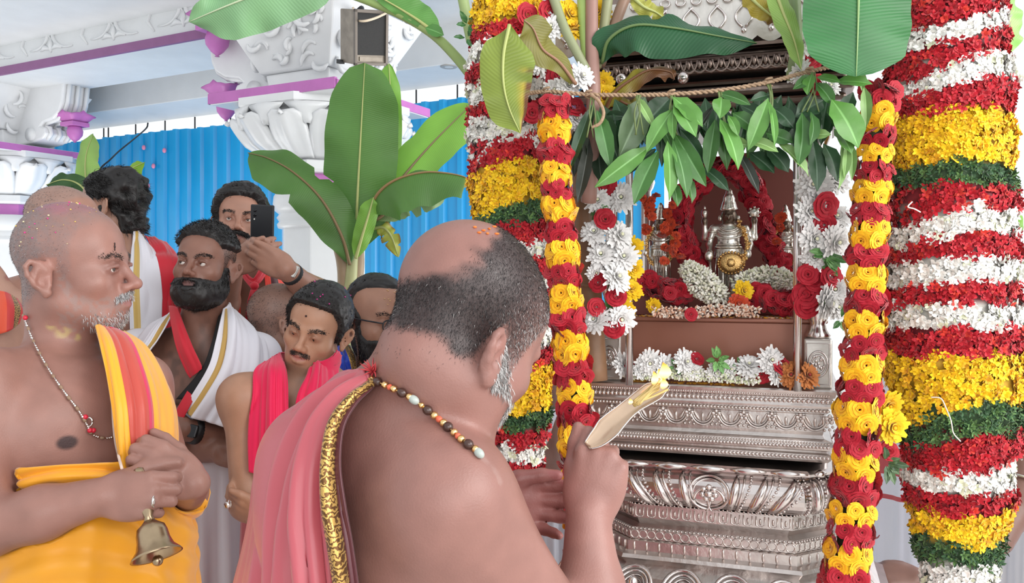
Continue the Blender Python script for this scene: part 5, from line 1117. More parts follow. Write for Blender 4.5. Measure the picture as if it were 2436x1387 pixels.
for k in (0, 1, 7):                                      # gadroons curling out from the middle medallion, with bead strings between
    m = 15 if k == 0 else 7
    for i in range(m):
        tc_ = (i+.5)/m
        if k == 0 and abs(tc_-.5) < .115: continue
        lean = (tc_-.5)*(.16 if k == 0 else .05)*-1; pts = []
        for s in np.linspace(.35, math.pi-.35, 9): o_, z = cprof(s); pts.append(onface(k, np.clip(tc_+lean*math.cos(s)*1.2, .01, .99), o_, z, .002)[0])
        if i % 2: mb.add(*tube(pts, [.003, .006, .0085, .0095, .010, .0095, .0085, .006, .003], 10))
        else:
            for s in np.linspace(.35, math.pi-.35, 12): o_, z = cprof(s); mb.add(*sph(onface(k, np.clip(tc_+lean*math.cos(s)*1.2, .01, .99), o_, z, .003)[0], .0034, 8, 6))
        pe = [p+onface(k, .5, 0, 0)[1]*.016 for p in pts]
        if i % 2: mb.add(*tube(pe, .0028, 6))
mb.build('gadroons', m_sil2, shrine, kind='stuff')
mb = MB(); c0, e, n_ = onface(0, .5, .042, zc-.76*.088, .001)        # medallion
for rr_, w2 in ((.037, .0034), (.030, .002)): mb.add(*tube([c0+e*rr_*1.15*math.cos(x)+Z_*rr_*math.sin(x)-n_*.010*(math.sin(x)**2) for x in np.linspace(0, 2*math.pi, 40)], w2, 6, cap=False))
for k in range(7):
    x = k*2*math.pi/7+1.57; mb.add(*sph(c0+e*.014*math.cos(x)+Z_*(.013*math.sin(x)), (.007, .005, .007), 10, 8))
mb.add(*sph(c0+n_*.005, (.009, .008, .009), 12, 8))
for sg in (-1, 1): mb.add(*tube([c0+e*sg*(.015+.018*math.cos(t*4.4))*(1-.3*t)+Z_*(-.016+.024*math.sin(t*4.4)) for t in np.linspace(0, 1, 16)], np.linspace(.004, .0018, 16), 6))
mb.build('medallion', m_sil2, shrine)
mb = MB()
for k, m in ((0, 13), (1, 6), (7, 6)):                   # twisted rim ornaments, band of arches, ring row, leaf lobes
    for i in range(m):
        t = (i+.5)/m; p, e, n_ = onface(k, t, -.004, zc-.76*.174, .001)
        mb.add(*tube([p+e*x+Z_*z for x, z in ((-.009, .011), (-.009, -.008), (-.004, -.011), (.004, -.011), (.009, -.008), (.009, .011))], .0018, 5)); mb.add(*sph(p, (.003, .003, .007), 6, 5))
        p, e, n_ = onface(k, t, .014, zc-.76*.270, .001); mb.add(*sph(p, (.003, .003, .010), 6, 5))
    mr = int(m*1.5)
    for i in range(mr):
        p, e, n_ = onface(k, (i+.5)/mr, .006, zc-.76*.238, .001); mb.add(*tube([p+e*.0092*math.cos(x)+Z_*.0092*math.sin(x) for x in np.linspace(0, 6.2832, 16)], .0016, 5, cap=False))
    for i in range(m*3):
        p, e, n_ = onface(k, (i+.5)/(m*3), .006, zc-.76*.221, .0); mb.add(*sph(p, .0032, 6, 5))
        p, e, n_ = onface(k, (i+.5)/(m*3), -.002, zc-.76*.150, .0); mb.add(*sph(p, .0028, 6, 5))
mb.build('band_reliefs', m_sil, shrine, kind='stuff')
mb = MB()
for k, m in ((0, 4), (1, 2), (7, 2)):
    for i in range(m):
        t = (i+.5)/m; 
        for j in range(5):
            rr_ = .045-.009*j; mb.add(*tube([onface(k, t, .055+.03*(1-math.sin(x)), zc-.76*.375+rr_*math.sin(x)*1.1, .004)[0]+onface(k, t, 0, 0)[1]*rr_*math.cos(x) for x in np.linspace(-.2, math.pi+.2, 18)], .0045-.0005*j, 6))
        mb.add(*sph(onface(k, t, .07, zc-.76*.355, .006)[0], (.012, .010, .018), 10, 8))
mb.build('leaf_lobes', m_sil2, shrine, kind='stuff')
mb = MB()
for k, m in ((0, 5), (1, 3), (7, 3)):
    for i in range(m):
        t = (i+.5)/m; pts = [onface(k, np.clip(t+d*.09, .01, .99), .060, zc-.76*.011, .001)[0] for d in (-1, -.5, 0, .5, 1)]; mb.add(*tube(pts, [.002, .006, .009, .006, .002], 8))
mb.build('rim_ornaments', m_sil2, shrine, kind='stuff')
# posts, rods, canopy
ZC = zt+.565
m_can = M('tarnished_silver', (.25, .19, .165), .30, 1.0, nvar=.2, nscale=30, bump=.3, bscale=70)
def post(a, b, name='post'):
    V, Fs = sbox(a-.028, a+.028, b-.028, b+.028, zt, zt+.105); o = bev2(mk(name, V, Fs, m_sil3, shrine, smooth=False), .004)
    V, Fs = lathe([(.024, .105), (.027, .11), (.020, .122), (.016, .135), (.023, .150), (.026, .158), (.023, .166), (.015, .176), (.019, .19), (.023, .205), (.019, .222), (.014, .24), (.014, .47), (.02, .48), (.025, .495), (.02, .51), (.028, .53), (.03, .57)], 20)
    mk('turned_shaft', V+S(a, b, zt), Fs, m_sil2, o)
    mb = MB(); c0 = S(a, b-.0285, zt+.052); mb.add(*tube([c0+u_*x+Z_*z for x, z in ((-.023, -.043), (.023, -.043), (.023, .043), (-.023, .043), (-.023, -.043))], .0017, 5))
    for rr_ in (.019, .013): mb.add(*tube([c0+u_*rr_*math.cos(x)+Z_*rr_*1.4*math.sin(x) for x in np.linspace(0, 6.2832, 24)], .0022, 5, cap=False))
    r3 = random.Random(int(a*1000))
    for i in range(14):
        x = r3.uniform(0, 6.28); q_ = r3.uniform(.0, .016); mb.add(*sph(c0+u_*q_*math.cos(x)+Z_*q_*1.5*math.sin(x), (.0035, .002, .0045), 6, 5))
    mb.build('relief', m_sil2, o)
for a, b in ((.042, .05), (SW-.035, .05), (.055, DP-.04), (SW-.045, DP-.04)): post(a, b)
# tall slab finial beside the left post
V, Fs = lathe([(.0095, 0), (.0095, .66)], 14); 
for px_, py_, Y_ in ((1497, 885, 1.845), (1897, 872, 1.745)): p = P(px_, py_, Y_); p[2] = zt-.002; mk('rod', V*[.9, .9, .88]+p, Fs, m_sil2, shrine)
V, Fs = sbox(.0, SW, .02, .06, ZC-.005, ZC+.035); bev2(mk('lintel', V, Fs, m_sil, shrine, smooth=False), .006)
for i, (z0, z1, o_) in enumerate(((.035, .05, .02), (.055, .075, .035), (.08, .094, .02), (.10, .125, .05), (.13, .142, .03))):
    V, Fs = sbox(-o_, SW+o_, -o_+.01, DP+o_, ZC+z0, ZC+z1); bev2(mk('canopy_tier', V, Fs, m_can, shrine, smooth=False), .007)
mb = MB()
for i in range(28):
    a = -.05+(SW+.10)*(i+.5)/28; mb.add(*tube([S(a+.018*math.cos(x), -.045, ZC+.128-.026*math.sin(x)) for x in np.linspace(0, math.pi, 10)], .003, 6)); mb.add(*sph(S(a, -.046, ZC+.118), (.005, .004, .009), 8, 6))
mb.build('canopy_relief', m_can, shrine, kind='stuff')
V, Fs = sbox(-.02, SW+.02, .0, DP, ZC+.142, ZC+.155); bev2(mk('canopy_roof', V, Fs, m_can, shrine, smooth=False), .005)
V, Fs = sbox(-.015, SW+.015, -.02, DP, ZC+.155, ZC+.30); bev2(mk('canopy_drum', V, Fs, m_can, shrine, smooth=False), .01)
# pierced silver valance on top, with scalloped lower edge
uu = np.linspace(0, 1, 61); V = np.concatenate([[S(-.06+(SW+.12)*t, -.06, ZC+.26) for t in uu], [S(-.06+(SW+.12)*t, -.065, ZC+.165-.014*abs(math.sin(t*math.pi*12))) for t in uu]]); i_ = np.arange(60)
mk('valance', V, np.stack([i_, i_+61, i_+62, i_+1], 1), m_sil3, shrine, smooth=False, thick=.003)
mb = MB()
for i in range(12):
    a = -.06+(SW+.12)*(i+.5)/12
    for sg in (-1, 1): mb.add(*tube([S(a+sg*(.003+.014*math.sin(t*3.6)), -.066, ZC+.185+.05*t) for t in np.linspace(0, 1, 10)], .0026, 6))
    mb.add(*sph(S(a, -.066, ZC+.178), (.006, .004, .006), 8, 6))
for i in range(20): mb.add(*tube([S(-.06+(SW+.12)*(i+.5)/20+.010*math.cos(x), -.066, ZC+.248+.008*math.sin(x)) for x in np.linspace(0, 6.28, 10)], .002, 5, cap=False))
mb.build('valance_relief', m_sil2, shrine, kind='stuff')
for px_, py_, Y_, r_ in ((1290, 190, 1.72, .015), (1296, 236, 1.72, .011), (1625, 185, 1.78, .013), (1478, 188, 1.78, .012)):
    V, Fs = sph(P(px_, py_, Y_), r_, 16, 10); o = mk('bauble', V, Fs, m_sil2); tag(o, {1290: 'round silver bauble above the left rose string', 1296: 'smaller silver bauble just below another, above the left rose string', 1625: 'round silver bauble under the canopy behind the rope', 1478: 'silver bauble at the left under the canopy near the brown leaf'}[px_], 'bauble')
# brown inner box on which the figures stand
m_copper = M('brown_box', s2l((150, 98, 80)), .38, .35, nvar=.10, nscale=5, bump=.08, bscale=30, coat=.2)
m_copper2 = M('brown_back', s2l((112, 62, 54)), .5, .15, nvar=.12, nscale=6)
bx0, bx1 = .055, SW-.02; zb = zt+.144
V, Fs = sbox(bx0, bx1, .075, .44, zt, zb-.010); bev2(mk('inner_box', V, Fs, m_copper, shrine, smooth=False), .002)
V, Fs = sbox(bx0-.006, bx1+.006, .068, .45, zb-.010, zb); bev2(mk('box_top', V, Fs, m_copper, shrine, smooth=False), .003)
bk = []; cx_ = .335
for x in np.linspace(0, 1, 30): bk.append((.16+.34*x, zb+.20+.215*math.sin(math.pi*x)**.45 if 0 < x < 1 else zb+.20))
poly = [(.16, zb)]+bk+[(.50, zb)]; n = len(poly); V = np.array([S(a, .415, z) for a, z in poly]+[S(a, .43, z) for a, z in poly]); i = np.arange(n); j = (i+1) % n
mk('arched_back', V, [np.stack([i, j, j+n, i+n], 1), i[::-1][None], (i+n)[None]], m_copper2, shrine, smooth=False)
V, Fs = sbox(.075, .16, .40, .42, zb, zb+.275); mk('side_panel', V, Fs, m_copper2, shrine, smooth=False)
mb = MB()                                                # turmeric and petals strewn on the box top and along the ledge
for i in range(260): a, b = RNG.uniform(.07, SW-.04), .072+.10*RNG.random()**2; mb.add(*sph(S(a, b, zb+.001), RNG.uniform(.0015, .004)*np.array((1.4, 1, .35)), 5, 4, rotm(RNG.uniform(0, 360), RNG.uniform(-20, 20))), np.array([s2l((226, 160, 40)), s2l((240, 190, 160)), s2l((235, 225, 200)), s2l((214, 150, 60))])[int(RNG.integers(4))])
for i in range(120): a, b = RNG.uniform(.10, .34), .012+.03*RNG.random(); mb.add(*sph(S(a, b, zt+.0015), RNG.uniform(.0015, .004)*np.array((1.6, 1, .3)), 5, 4), s2l((222, 160, 46)))
o = mb.build('turmeric_crumbs', M('turmeric', attr=True, rough=.9)); tag(o, 'turmeric and petal crumbs strewn over the shrine ledges', 'crumbs', kind='stuff')
# ---- the silver figures
m_idol = M('idol_silver', (.72, .68, .62), .25, 1.0, nvar=.18, nscale=60, bump=.3, bscale=160); m_black = M('idol_dark', (.09, .055, .035), .35, .4, nvar=.3, nscale=50)
m_goldo = M('gold_ornament', (.78, .50, .20), .3, 1.0, nvar=.3, nscale=150, bump=.6, bscale=400)
def figure(name, label, px, py_foot, Y, hgt, full=True):
    base = P(px, py_foot, Y); t = thing(name, label, 'statue', base); s = hgt/.26; R = np.stack([u_, w_, Z_], 1); Q = lambda x, y, z: base+R@(np.array((x, y, z))*s)
    V, Fs = lathe([(.0, 0), (.055, 0), (.058, .006), (.045, .012), (.048, .018), (.04, .026), (.0, .026)], 8, rot=math.pi/8); mk('pedestal', (V*s)@R.T+base, Fs, m_sil2, t, smooth=False); V, Fs = box((-.062, -.05, zb-base[2]), (.062, .05, 0)); bev2(mk('plinth', V@R.T+base, Fs, m_copper2, t, smooth=False))
    f = Fig(); k = .012*s
    f.cone(Q(-.014, 0, .028), Q(-.016, 0, .10), .010*s, .016*s, k); f.cone(Q(.014, 0, .028), Q(.016, 0, .10), .010*s, .016*s, k)
    f.ell(Q(0, 0, .115), np.array((.034, .020, .03))*s, R, k); f.ell(Q(0, 0, .152), np.array((.027, .018, .03))*s, R, k); f.cone(Q(-.034, 0, .172), Q(.034, 0, .172), .010*s, .010*s, k)
    f.cone(Q(0, 0, .17), Q(0, 0, .192), .009*s, .009*s, k); f.ell(Q(0, -.003, .199), np.array((.0185, .018, .022))*s, R, k*.4); f.ell(Q(0, -.021, .197), np.array((.003, .004, .006))*s, R, k*.3); f.ell(Q(-.007, -.0195, .2015), np.array((.004, .002, .002))*s, R, k*.2); f.ell(Q(.007, -.0195, .2015), np.array((.004, .002, .002))*s, R, k*.2)
    for sg in (-1, 1):
        f.ell(Q(sg*.009, -.016, -.012+.04), np.array((.007, .014, .005))*s, R, k*.4)
        f.cone(Q(sg*.036, 0, .170), Q(sg*.046, -.004, .135), .0085*s, .007*s, k*.6); f.cone(Q(sg*.046, -.004, .135), Q(sg*.043, -.024, .115 if sg < 0 else .108), .007*s, .006*s, k*.5); f.ell(Q(sg*.043, -.026, .113), np.array((.008, .006, .010))*s, R, k*.4)
        if full: f.cone(Q(sg*.036, .004, .166), Q(sg*.056, .006, .150), .0075*s, .007*s, k*.5); f.cone(Q(sg*.056, .006, .150), Q(sg*.056, .002, .188), .007*s, .006*s, k*.5); f.ell(Q(sg*.056, .0, .192), np.array((.007, .006, .008))*s, R, k*.4)
    V, Fq = f.mesh(.0022*max(s, .7)); V = lap(V, Fq, 1, .3); hz = (V[:, 2]-base[2])/s
    fc = sm(.178, .183, hz)*sm(.0, .004, -((V-base)@w_)/s); c = mixc(np.tile((.72, .68, .62), (len(V), 1)), fc*.9, (.12, .075, .05)); dk_ = sm(.015, .006, np.abs(hz-.142)+.2*np.abs((V-base)@u_)/s)*sm(-.1, .3, vnoise(V, 160, 3)); c = mixc(c, dk_*.8, (.10, .07, .06))
    mk('body', V, Fq, M(name+'_metal', attr=True, rough=.27, metal=.92, bump=.3, bscale=180, nvar=.15, nscale=70), t, col=c)
    V, Fs = lathe([(.0, .212), (.0195, .213), (.021, .217), (.0195, .221), (.0185, .224), (.0165, .232), (.014, .237), (.0145, .241), (.011, .250), (.0085, .254), (.008, .259), (.004, .265), (.0, .268)], 18, cap=False); mk('crown', (V*s)@R.T+base, Fs, m_idol, t)
    if full:
        for sg, kind in ((-1, 'conch'), (1, 'discus')):
            c0 = Q(sg*.056, .0, .208)
            if kind == 'discus':
                mb = MB(); mb.add(*sph(c0, np.array((.011, .005, .011))*s, 14, 8, R)); 
                for k_ in range(8): x = k_*.785; mb.add(*sph(c0+u_*.012*s*math.cos(x)+Z_*.012*s*math.sin(x), .003*s, 6, 5))
            else: mb = MB(); mb.add(*sph(c0, np.array((.008, .008, .012))*s, 12, 8, R)); mb.add(*sph(c0+Z_*.012*s, np.array((.004, .004, .007))*s, 8, 6))
            mb.build(kind, m_idol, t)
        V, Fs = sph(Q(-.044, -.03, .108), np.array((.010, .008, .014))*s, 14, 10, R); mk('palm_shield', V, Fs, m_idol, t)
        mk('mace', *tube([Q(-.043, -.018, .10), Q(-.040, -.012, .06), Q(-.036, -.008, .028)], np.array((.003, .0045, .009))*s, 10), m_idol, t)
    mb = MB()
    for sg in (-1, 1):
        pts = catmull([Q(sg*.022, -.020, .186), Q(sg*.037, -.021, .158), Q(sg*.040, -.024, .125), Q(sg*.034, -.028, .10), Q(sg*.02, -.030, .078)], 34)
        if full and sg < 0: continue
        for p in pts:
            for _ in range(3): mb.add(*sph(p+RNG.normal(0, .0022, 3)*s, RNG.uniform(.0025, .0042)*s, 6, 5))
    if full:
        pl = Q(.006, -.030, .092)
        for rr_, w2 in ((.029, .0035), (.022, .003), (.015, .0025)):
            for x in np.linspace(0, 6.28, 26): mb.add(*sph(pl+u_*rr_*s*math.cos(x)+Z_*rr_*.85*s*math.sin(x)+w_*(.004*s), w2*s, 6, 5))
        mb.add(*sph(pl, np.array((.026, .006, .022))*s, 16, 10, R)); mb.add(*sph(pl-w_*.006*s, np.array((.010, .005, .010))*s, 10, 8, R))
    mb.build('gold_garland', m_goldo, t, kind='stuff'); mb = MB()
    ring = lambda z, rx, ry, w: mb.add(*tube([Q(rx*math.cos(x), ry*math.sin(x), z) for x in np.linspace(0, 2*math.pi, 30)], w*s, 6, cap=False))
    ring(.128, .031, .022, .0035); ring(.134, .029, .021, .0022); ring(.104, .036, .024, .0022)
    for rr_, zz in ((.020, .178), (.026, .170), (.031, .160)): mb.add(*tube([Q(rr_*math.sin(x), -.016-.006*math.cos(x), zz-.012*math.cos(x)) for x in np.linspace(-1.4, 1.4, 18)], .0022*s, 6))
    for i in range(9): x = -.030+.0075*i; mb.add(*tube([Q(x*.9, -.021+abs(x)*.25, .118), Q(x, -.024+abs(x)*.3, .08), Q(x*1.05, -.020+abs(x)*.3, .034)], .0017*s, 5))
    for sg in (-1, 1):
        for z in (.165, .15): mb.add(*sph(Q(sg*(.038+(.165-z)*.35), -.002, z), np.array((.0105, .0105, .0035))*s, 12, 6, R))
        mb.add(*sph(Q(sg*.020, -.004, .196), np.array((.005, .005, .007))*s, 8, 6))
    mb.build('ornaments', m_idol, t, kind='stuff'); return t, Q
main, Qm = figure('deity_statue', 'larger silver deity statue with tall crown and gold plaque, framed by the red rose arch', 1735, 720, 1.99, .265)
left_, Ql = figure('deity_statue', 'smaller silver deity statue with orange flowers at the left of the rose arch', 1572, 690, 2.03, .205, False)
rght, Qr = figure('deity_statue', 'smaller deity statue at the right, half hidden behind the silver rod', 1868, 690, 2.02, .20, False)
# ------------------------------------------------------------------ flowers: shared meshes
m_petal = M('petal', attr=True, rough=.55, spec=.3, sheen=.25, nvar=.10, nscale=120, bump=.2, bscale=500, bdist=.0008)
m_leafm = M('leaf_green', attr=True, rough=.42, spec=.45, nvar=.12, nscale=26, bump=.25, bscale=220, bdist=.001)
def rose_mesh(seed, col, tip, open_=1.0):
    r = np.random.default_rng(seed); mb = MB()
    for n, R_, h, cup, L in ((1, .16, .30, .1, .30), (3, .30, .30, .25, .42), (4, .58, .24, .55, .62), (5, .86, .10, 1.0*open_, .80), (6, 1.0, -.12, 1.35*open_, .90)):
        a0 = r.uniform(0, 6.28)
        for k in range(n):
            a = a0+2*math.pi*k/n+r.normal(0, .10); hw = min(math.pi/max(n, 2)*1.35, 1.5); V = []; cc = []
            for v in (0, .38, .74, 1.0):
                for u in (-1, -.5, 0, .5, 1):
                    rr = R_*(.35+.65*v)+.10*cup*v*v+r.normal(0, .018)-.05*abs(u)*v; aa = a+u*hw*(.55+.45*v)*(1-.12*(v > .9)*u*u)
                    z = h*.4+L*.62*v-.34*cup*v*v*(.75+.25*u*u)-.10*(v > .9)*u*u+r.normal(0, .016)-.25
                    V.append((rr*math.cos(aa), rr*math.sin(aa), z)); w = v**2*r.uniform(.6, 1); cc.append(np.asarray(col)*(1-w)+np.asarray(tip)*w)
            mb.add(V, grid_faces(4, 5), np.array(cc))
    return mb.build('rose', m_petal, None, link=False)
def mum_mesh(seed, col, cen, layers=((21, 1.0, .02), (19, .86, .16), (15, .68, .30), (11, .46, .42), (7, .26, .50)), wd=.145):
    r = np.random.default_rng(seed); mb = MB()
    for n, L, z in layers:
        a0 = r.uniform(0, 6.28)
        for k in range(n):
            a = a0+2*math.pi*k/n+r.normal(0, .07); l = L*r.uniform(.85, 1.08); d = np.array((math.cos(a), math.sin(a), 0)); s = np.array((-math.sin(a), math.cos(a), 0)); w = wd*r.uniform(.85, 1.15); lift = r.normal(0, .05)
            V = [d*.08+s*w*.35+[0, 0, z*.3], d*.08-s*w*.35+[0, 0, z*.3], d*l*.62-s*w+[0, 0, z*.8+.06+lift], d*l*.62+s*w+[0, 0, z*.8+.06+lift], d*l*.62+[0, 0, z*.8+.045+lift], d*l-s*w*.42+[0, 0, z+.05+lift*1.2], d*l+s*w*.42+[0, 0, z+.05+lift*1.2]]
            mb.add(V, [np.array([(1, 2, 4, 0), (0, 4, 3, 0)])[:1], np.array([(0, 4, 3), (4, 2, 5), (4, 6, 3)]), np.array([(4, 5, 6)])], np.asarray(col)*r.uniform(.86, 1.06))
    V, Fs = sph((0, 0, .44), (.10, .10, .07), 8, 5); mb.add(V, Fs, cen); V, Fs = sph((0, 0, -.08), (.28, .28, .16), 8, 5); mb.add(V, Fs, (.12, .20, .05))
    return mb.build('flower', m_petal, None, link=False, smooth=False)
c_red, c_redt = s2l((150, 4, 28)), s2l((184, 12, 40)); c_yel, c_yelt = s2l((244, 158, 6)), s2l((252, 202, 20)); c_wht = s2l((240, 238, 236))
ROSE = {'red': [rose_mesh(i, c_red, c_redt) for i in range(4)], 'yellow': [rose_mesh(10+i, c_yel, c_yelt) for i in range(4)]}
MUM = {'white': [mum_mesh(20+i, c_wht, s2l((226, 226, 190))) for i in range(3)], 'yellow': [mum_mesh(30+i, s2l((248, 202, 24)), s2l((240, 180, 16)), wd=.19) for i in range(2)], 'orange': [mum_mesh(40, s2l((196, 120, 62)), s2l((150, 40, 40)))], 'rust': [mum_mesh(41, s2l((206, 70, 34)), s2l((190, 60, 30)), wd=.22)]}
def spin(axis, tilt=0): 
    B = basis(nrm(np.asarray(axis, float)+RNG.normal(0, 1, 3)*tilt)); a = RNG.uniform(0, 6.28); return B@np.array([[math.cos(a), -math.sin(a), 0], [math.sin(a), math.cos(a), 0], [0, 0, 1]])
def pick(L): return L[int(RNG.integers(len(L)))]
def leaf_mesh(L, w, fold=.35, bend=.4, twist=0, col=(.05, .18, .03), n=9, wave=.0, rib=(.25, .38, .12), tipc=None):
    """a lance-shaped leaf along +y from the origin, face towards +z"""
    V, c = [], []
    for v in np.linspace(0, 1, n):
        ww = w*.5*np.interp(v, [0, .06, .25, .5, .75, .92, 1], [.06, .22, .80, 1, .78, .32, .02]); a = bend*v; y = L*(math.sin(a)/bend if abs(bend) > 1e-3 else v); z0 = -L*((1-math.cos(a))/bend if abs(bend) > 1e-3 else 0); tw = twist*v
        for u in (-1, -.5, -.11, -.04, .04, .11, .5, 1):
            x = u*ww; z = abs(u)*ww*fold+wave*w*math.sin(v*14+u*2)*abs(u)
            V.append((x*math.cos(tw)-z*math.sin(tw), y, z0+x*math.sin(tw)+z*math.cos(tw))); k = np.asarray(rib if abs(u) < .05 else col)*1.0; c.append(k)
    return np.array(V), grid_faces(n, 8), np.array(c)
def leaf(par, base, tip, w, col, face=(0, -1, .15), fold=.35, bend=.4, twist=0, wave=.04, name='leaf', rib=None):
    base, tip = np.asarray(base, float), np.asarray(tip, float); y = nrm(tip-base); z = np.asarray(face, float); z = nrm(z-y*(z@y)); x = np.cross(y, z); L = np.linalg.norm(tip-base)*(1+.04*bend*bend)
    V, Fq, c = leaf_mesh(L, w, fold, bend, twist, col, wave=wave, rib=rib if rib is not None else np.asarray(col)*1.5+.05)
    V[:, 2] += L*np.sin(np.linspace(0, 1, 9).repeat(8)*math.pi)*abs(bend)*.10; R = np.stack([x, y, z], 1)
    # keep the tip where it belongs
    W_ = V@R.T+base; W_ += np.linspace(0, 1, 9).repeat(8)[:, None]**1.5*(tip-W_[-8:].mean(0)); return mk(name, W_, Fq, m_leafm, par, col=c)
# ------------------------------------------------------------------ the two rose strings
def rose_string(name, label, path, bands, w0, w1, Y0, Y1):
    path = np.array(path, float); cx = lambda y: np.interp(y, path[:, 1], path[:, 0]); hw = lambda y: np.interp(y, [path[0, 1], path[-1, 1]], [w0, w1])/2; Yf = lambda y: np.interp(y, [path[0, 1], path[-1, 1]], [Y0, Y1])
    t = thing(name, label, 'flower garland', P(cx(path[-1, 1]), path[-1, 1], Y1), 'rose strings at the front of the shrine')
    ys = np.linspace(path[0, 1]+12, path[-1, 1], 60); mk('cord', *tube([P(cx(y), y, Yf(y)) for y in ys], .021, 10), M(name+'_cord', (.05, .06, .03), .8), t)
    for y0, y1, c in bands:
        rows = 2; n = 6
        for k in range(rows):
            y = y0+(y1-y0)*(k+.5)/rows; Y = Yf(y); r = hw(y)/F*Y; ph = RNG.uniform(0, 6.28)
            n = 5 if c == 'yellow' else 6; step = math.radians(58 if c == 'yellow' else 48); off = (k % 2)*.5+RNG.uniform(-.12, .12)
            for i in range(n):
                a = -math.pi/2+(i-(n-1)/2+off-.25)*step+RNG.normal(0, .05); d = np.array((math.cos(a), math.sin(a), RNG.normal(0, .08)+(.25 if k == 0 else -.25))); s = min((y1-y0)/F*Y*.5, .0245)*RNG.uniform(.70, .80)*(1.05 if c == 'red' else 1.0)
                put('rose', pick(ROSE[c]), t, P(cx(y), y, Y)+d*[1, 1, .2]*(r-.30*s)+[0, 0, RNG.normal(0, .0015)], spin(d, .12 if c == 'yellow' else .30)@np.diag([1.05, 1.05, .7]), s)
    return t
lb = [232, 278, 338, 388, 436, 470, 530, 576, 636, 681, 740, 794, 856, 908, 958, 1012, 1078, 1122, 1182, 1230, 1290, 1340, 1400]
rose_string('rose_string', 'left string of alternating red and yellow rose bands, behind the raised hand', [(1322, 225), (1318, 300), (1322, 420), (1332, 520), (1342, 640), (1350, 750), (1360, 850), (1370, 960), (1372, 1060), (1380, 1200), (1392, 1330), (1396, 1400)], [(a, b, ('red', 'yellow')[i % 2]) for i, (a, b) in enumerate(zip(lb, lb[1:]))], 76, 92, 1.58, 1.50)
rb = [203, 256, 308, 349, 389, 431, 485, 531, 586, 638, 691, 746, 803, 848, 908, 953, 1020, 1072, 1134, 1193, 1243, 1293, 1350, 1405]
rose_string('rose_string', 'right string of alternating red and yellow rose bands, beside the big garland', [(2098, 195), (2086, 310), (2078, 420), (2068, 520), (2062, 640), (2058, 760), (2050, 880), (2042, 980), (2034, 1100), (2026, 1220), (2016, 1330), (2008, 1410)], [(a, b, ('red', 'yellow')[i % 2]) for i, (a, b) in enumerate(zip(rb, rb[1:]))], 84, 116, 1.60, 1.52)
# ------------------------------------------------------------------ the two thick striped garlands
def petals(mb, pos, nr, n, L, w, lift, colf):
    m = len(pos); k = m*n; p = np.repeat(pos, n, 0); N = np.repeat(nr, n, 0); s = np.cross(N, RNG.normal(0, 1, (m, 3)).repeat(n, 0)); s /= np.linalg.norm(s, axis=1, keepdims=True)+1e-9; b = np.cross(N, s)
    a = np.tile(np.arange(n)*2*math.pi/n, m)+np.repeat(RNG.uniform(0, 6.28, m), n)+RNG.normal(0, .25, k); d = s*np.cos(a)[:, None]+b*np.sin(a)[:, None]; sd = np.cross(N, d)
    l = (L*RNG.uniform(.75, 1.2, k))[:, None]; ww = (w*RNG.uniform(.8, 1.2, k))[:, None]/2; up = (lift+RNG.normal(0, .22, k))[:, None]
    d1 = d+N*up; d1 /= np.linalg.norm(d1, axis=1, keepdims=True); m_ = p+d1*l*.6; t_ = m_+(d1-N*.35)*l*.42
    V = np.stack([p-sd*ww*.4, p+sd*ww*.4, m_+sd*ww, m_-sd*ww, t_+sd*ww*.35, t_-sd*ww*.35], 1).reshape(-1, 3); i = np.arange(k)*6
    mb.add(V, np.concatenate([np.stack([i, i+1, i+2, i+3], 1), np.stack([i+3, i+2, i+4, i+5], 1)]), np.repeat(colf(m).repeat(n, 0)*RNG.uniform(.88, 1.1, (k, 1)), 6, 0))
KIND = {'r': (5, .0125, .0068, .75, lambda m: np.where(RNG.random((m, 1)) < .12, s2l((218, 58, 44)), s2l((186, 16, 36)))*RNG.uniform(.7, 1.15, (m, 1))),
        'w': (6, .0115, .0078, .65, lambda m: np.where(RNG.random((m, 1)) < .10, s2l((226, 228, 196)), s2l((240, 238, 232)))*RNG.uniform(.9, 1.05, (m, 1))),
        'y': (7, .0115, .0066, .70, lambda m: np.where(RNG.random((m, 1)) < .25, s2l((232, 172, 18)), s2l((250, 206, 20)))*RNG.uniform(.85, 1.08, (m, 1))),
        'g': (5, .0125, .0042, 1.0, lambda m: np.where(RNG.random((m, 1)) < .4, s2l((84, 118, 62)), s2l((48, 84, 48)))*RNG.uniform(.7, 1.3, (m, 1)))}
NM = {'r': 'red_band', 'w': 'white_band', 'y': 'yellow_band', 'g': 'green_band'}
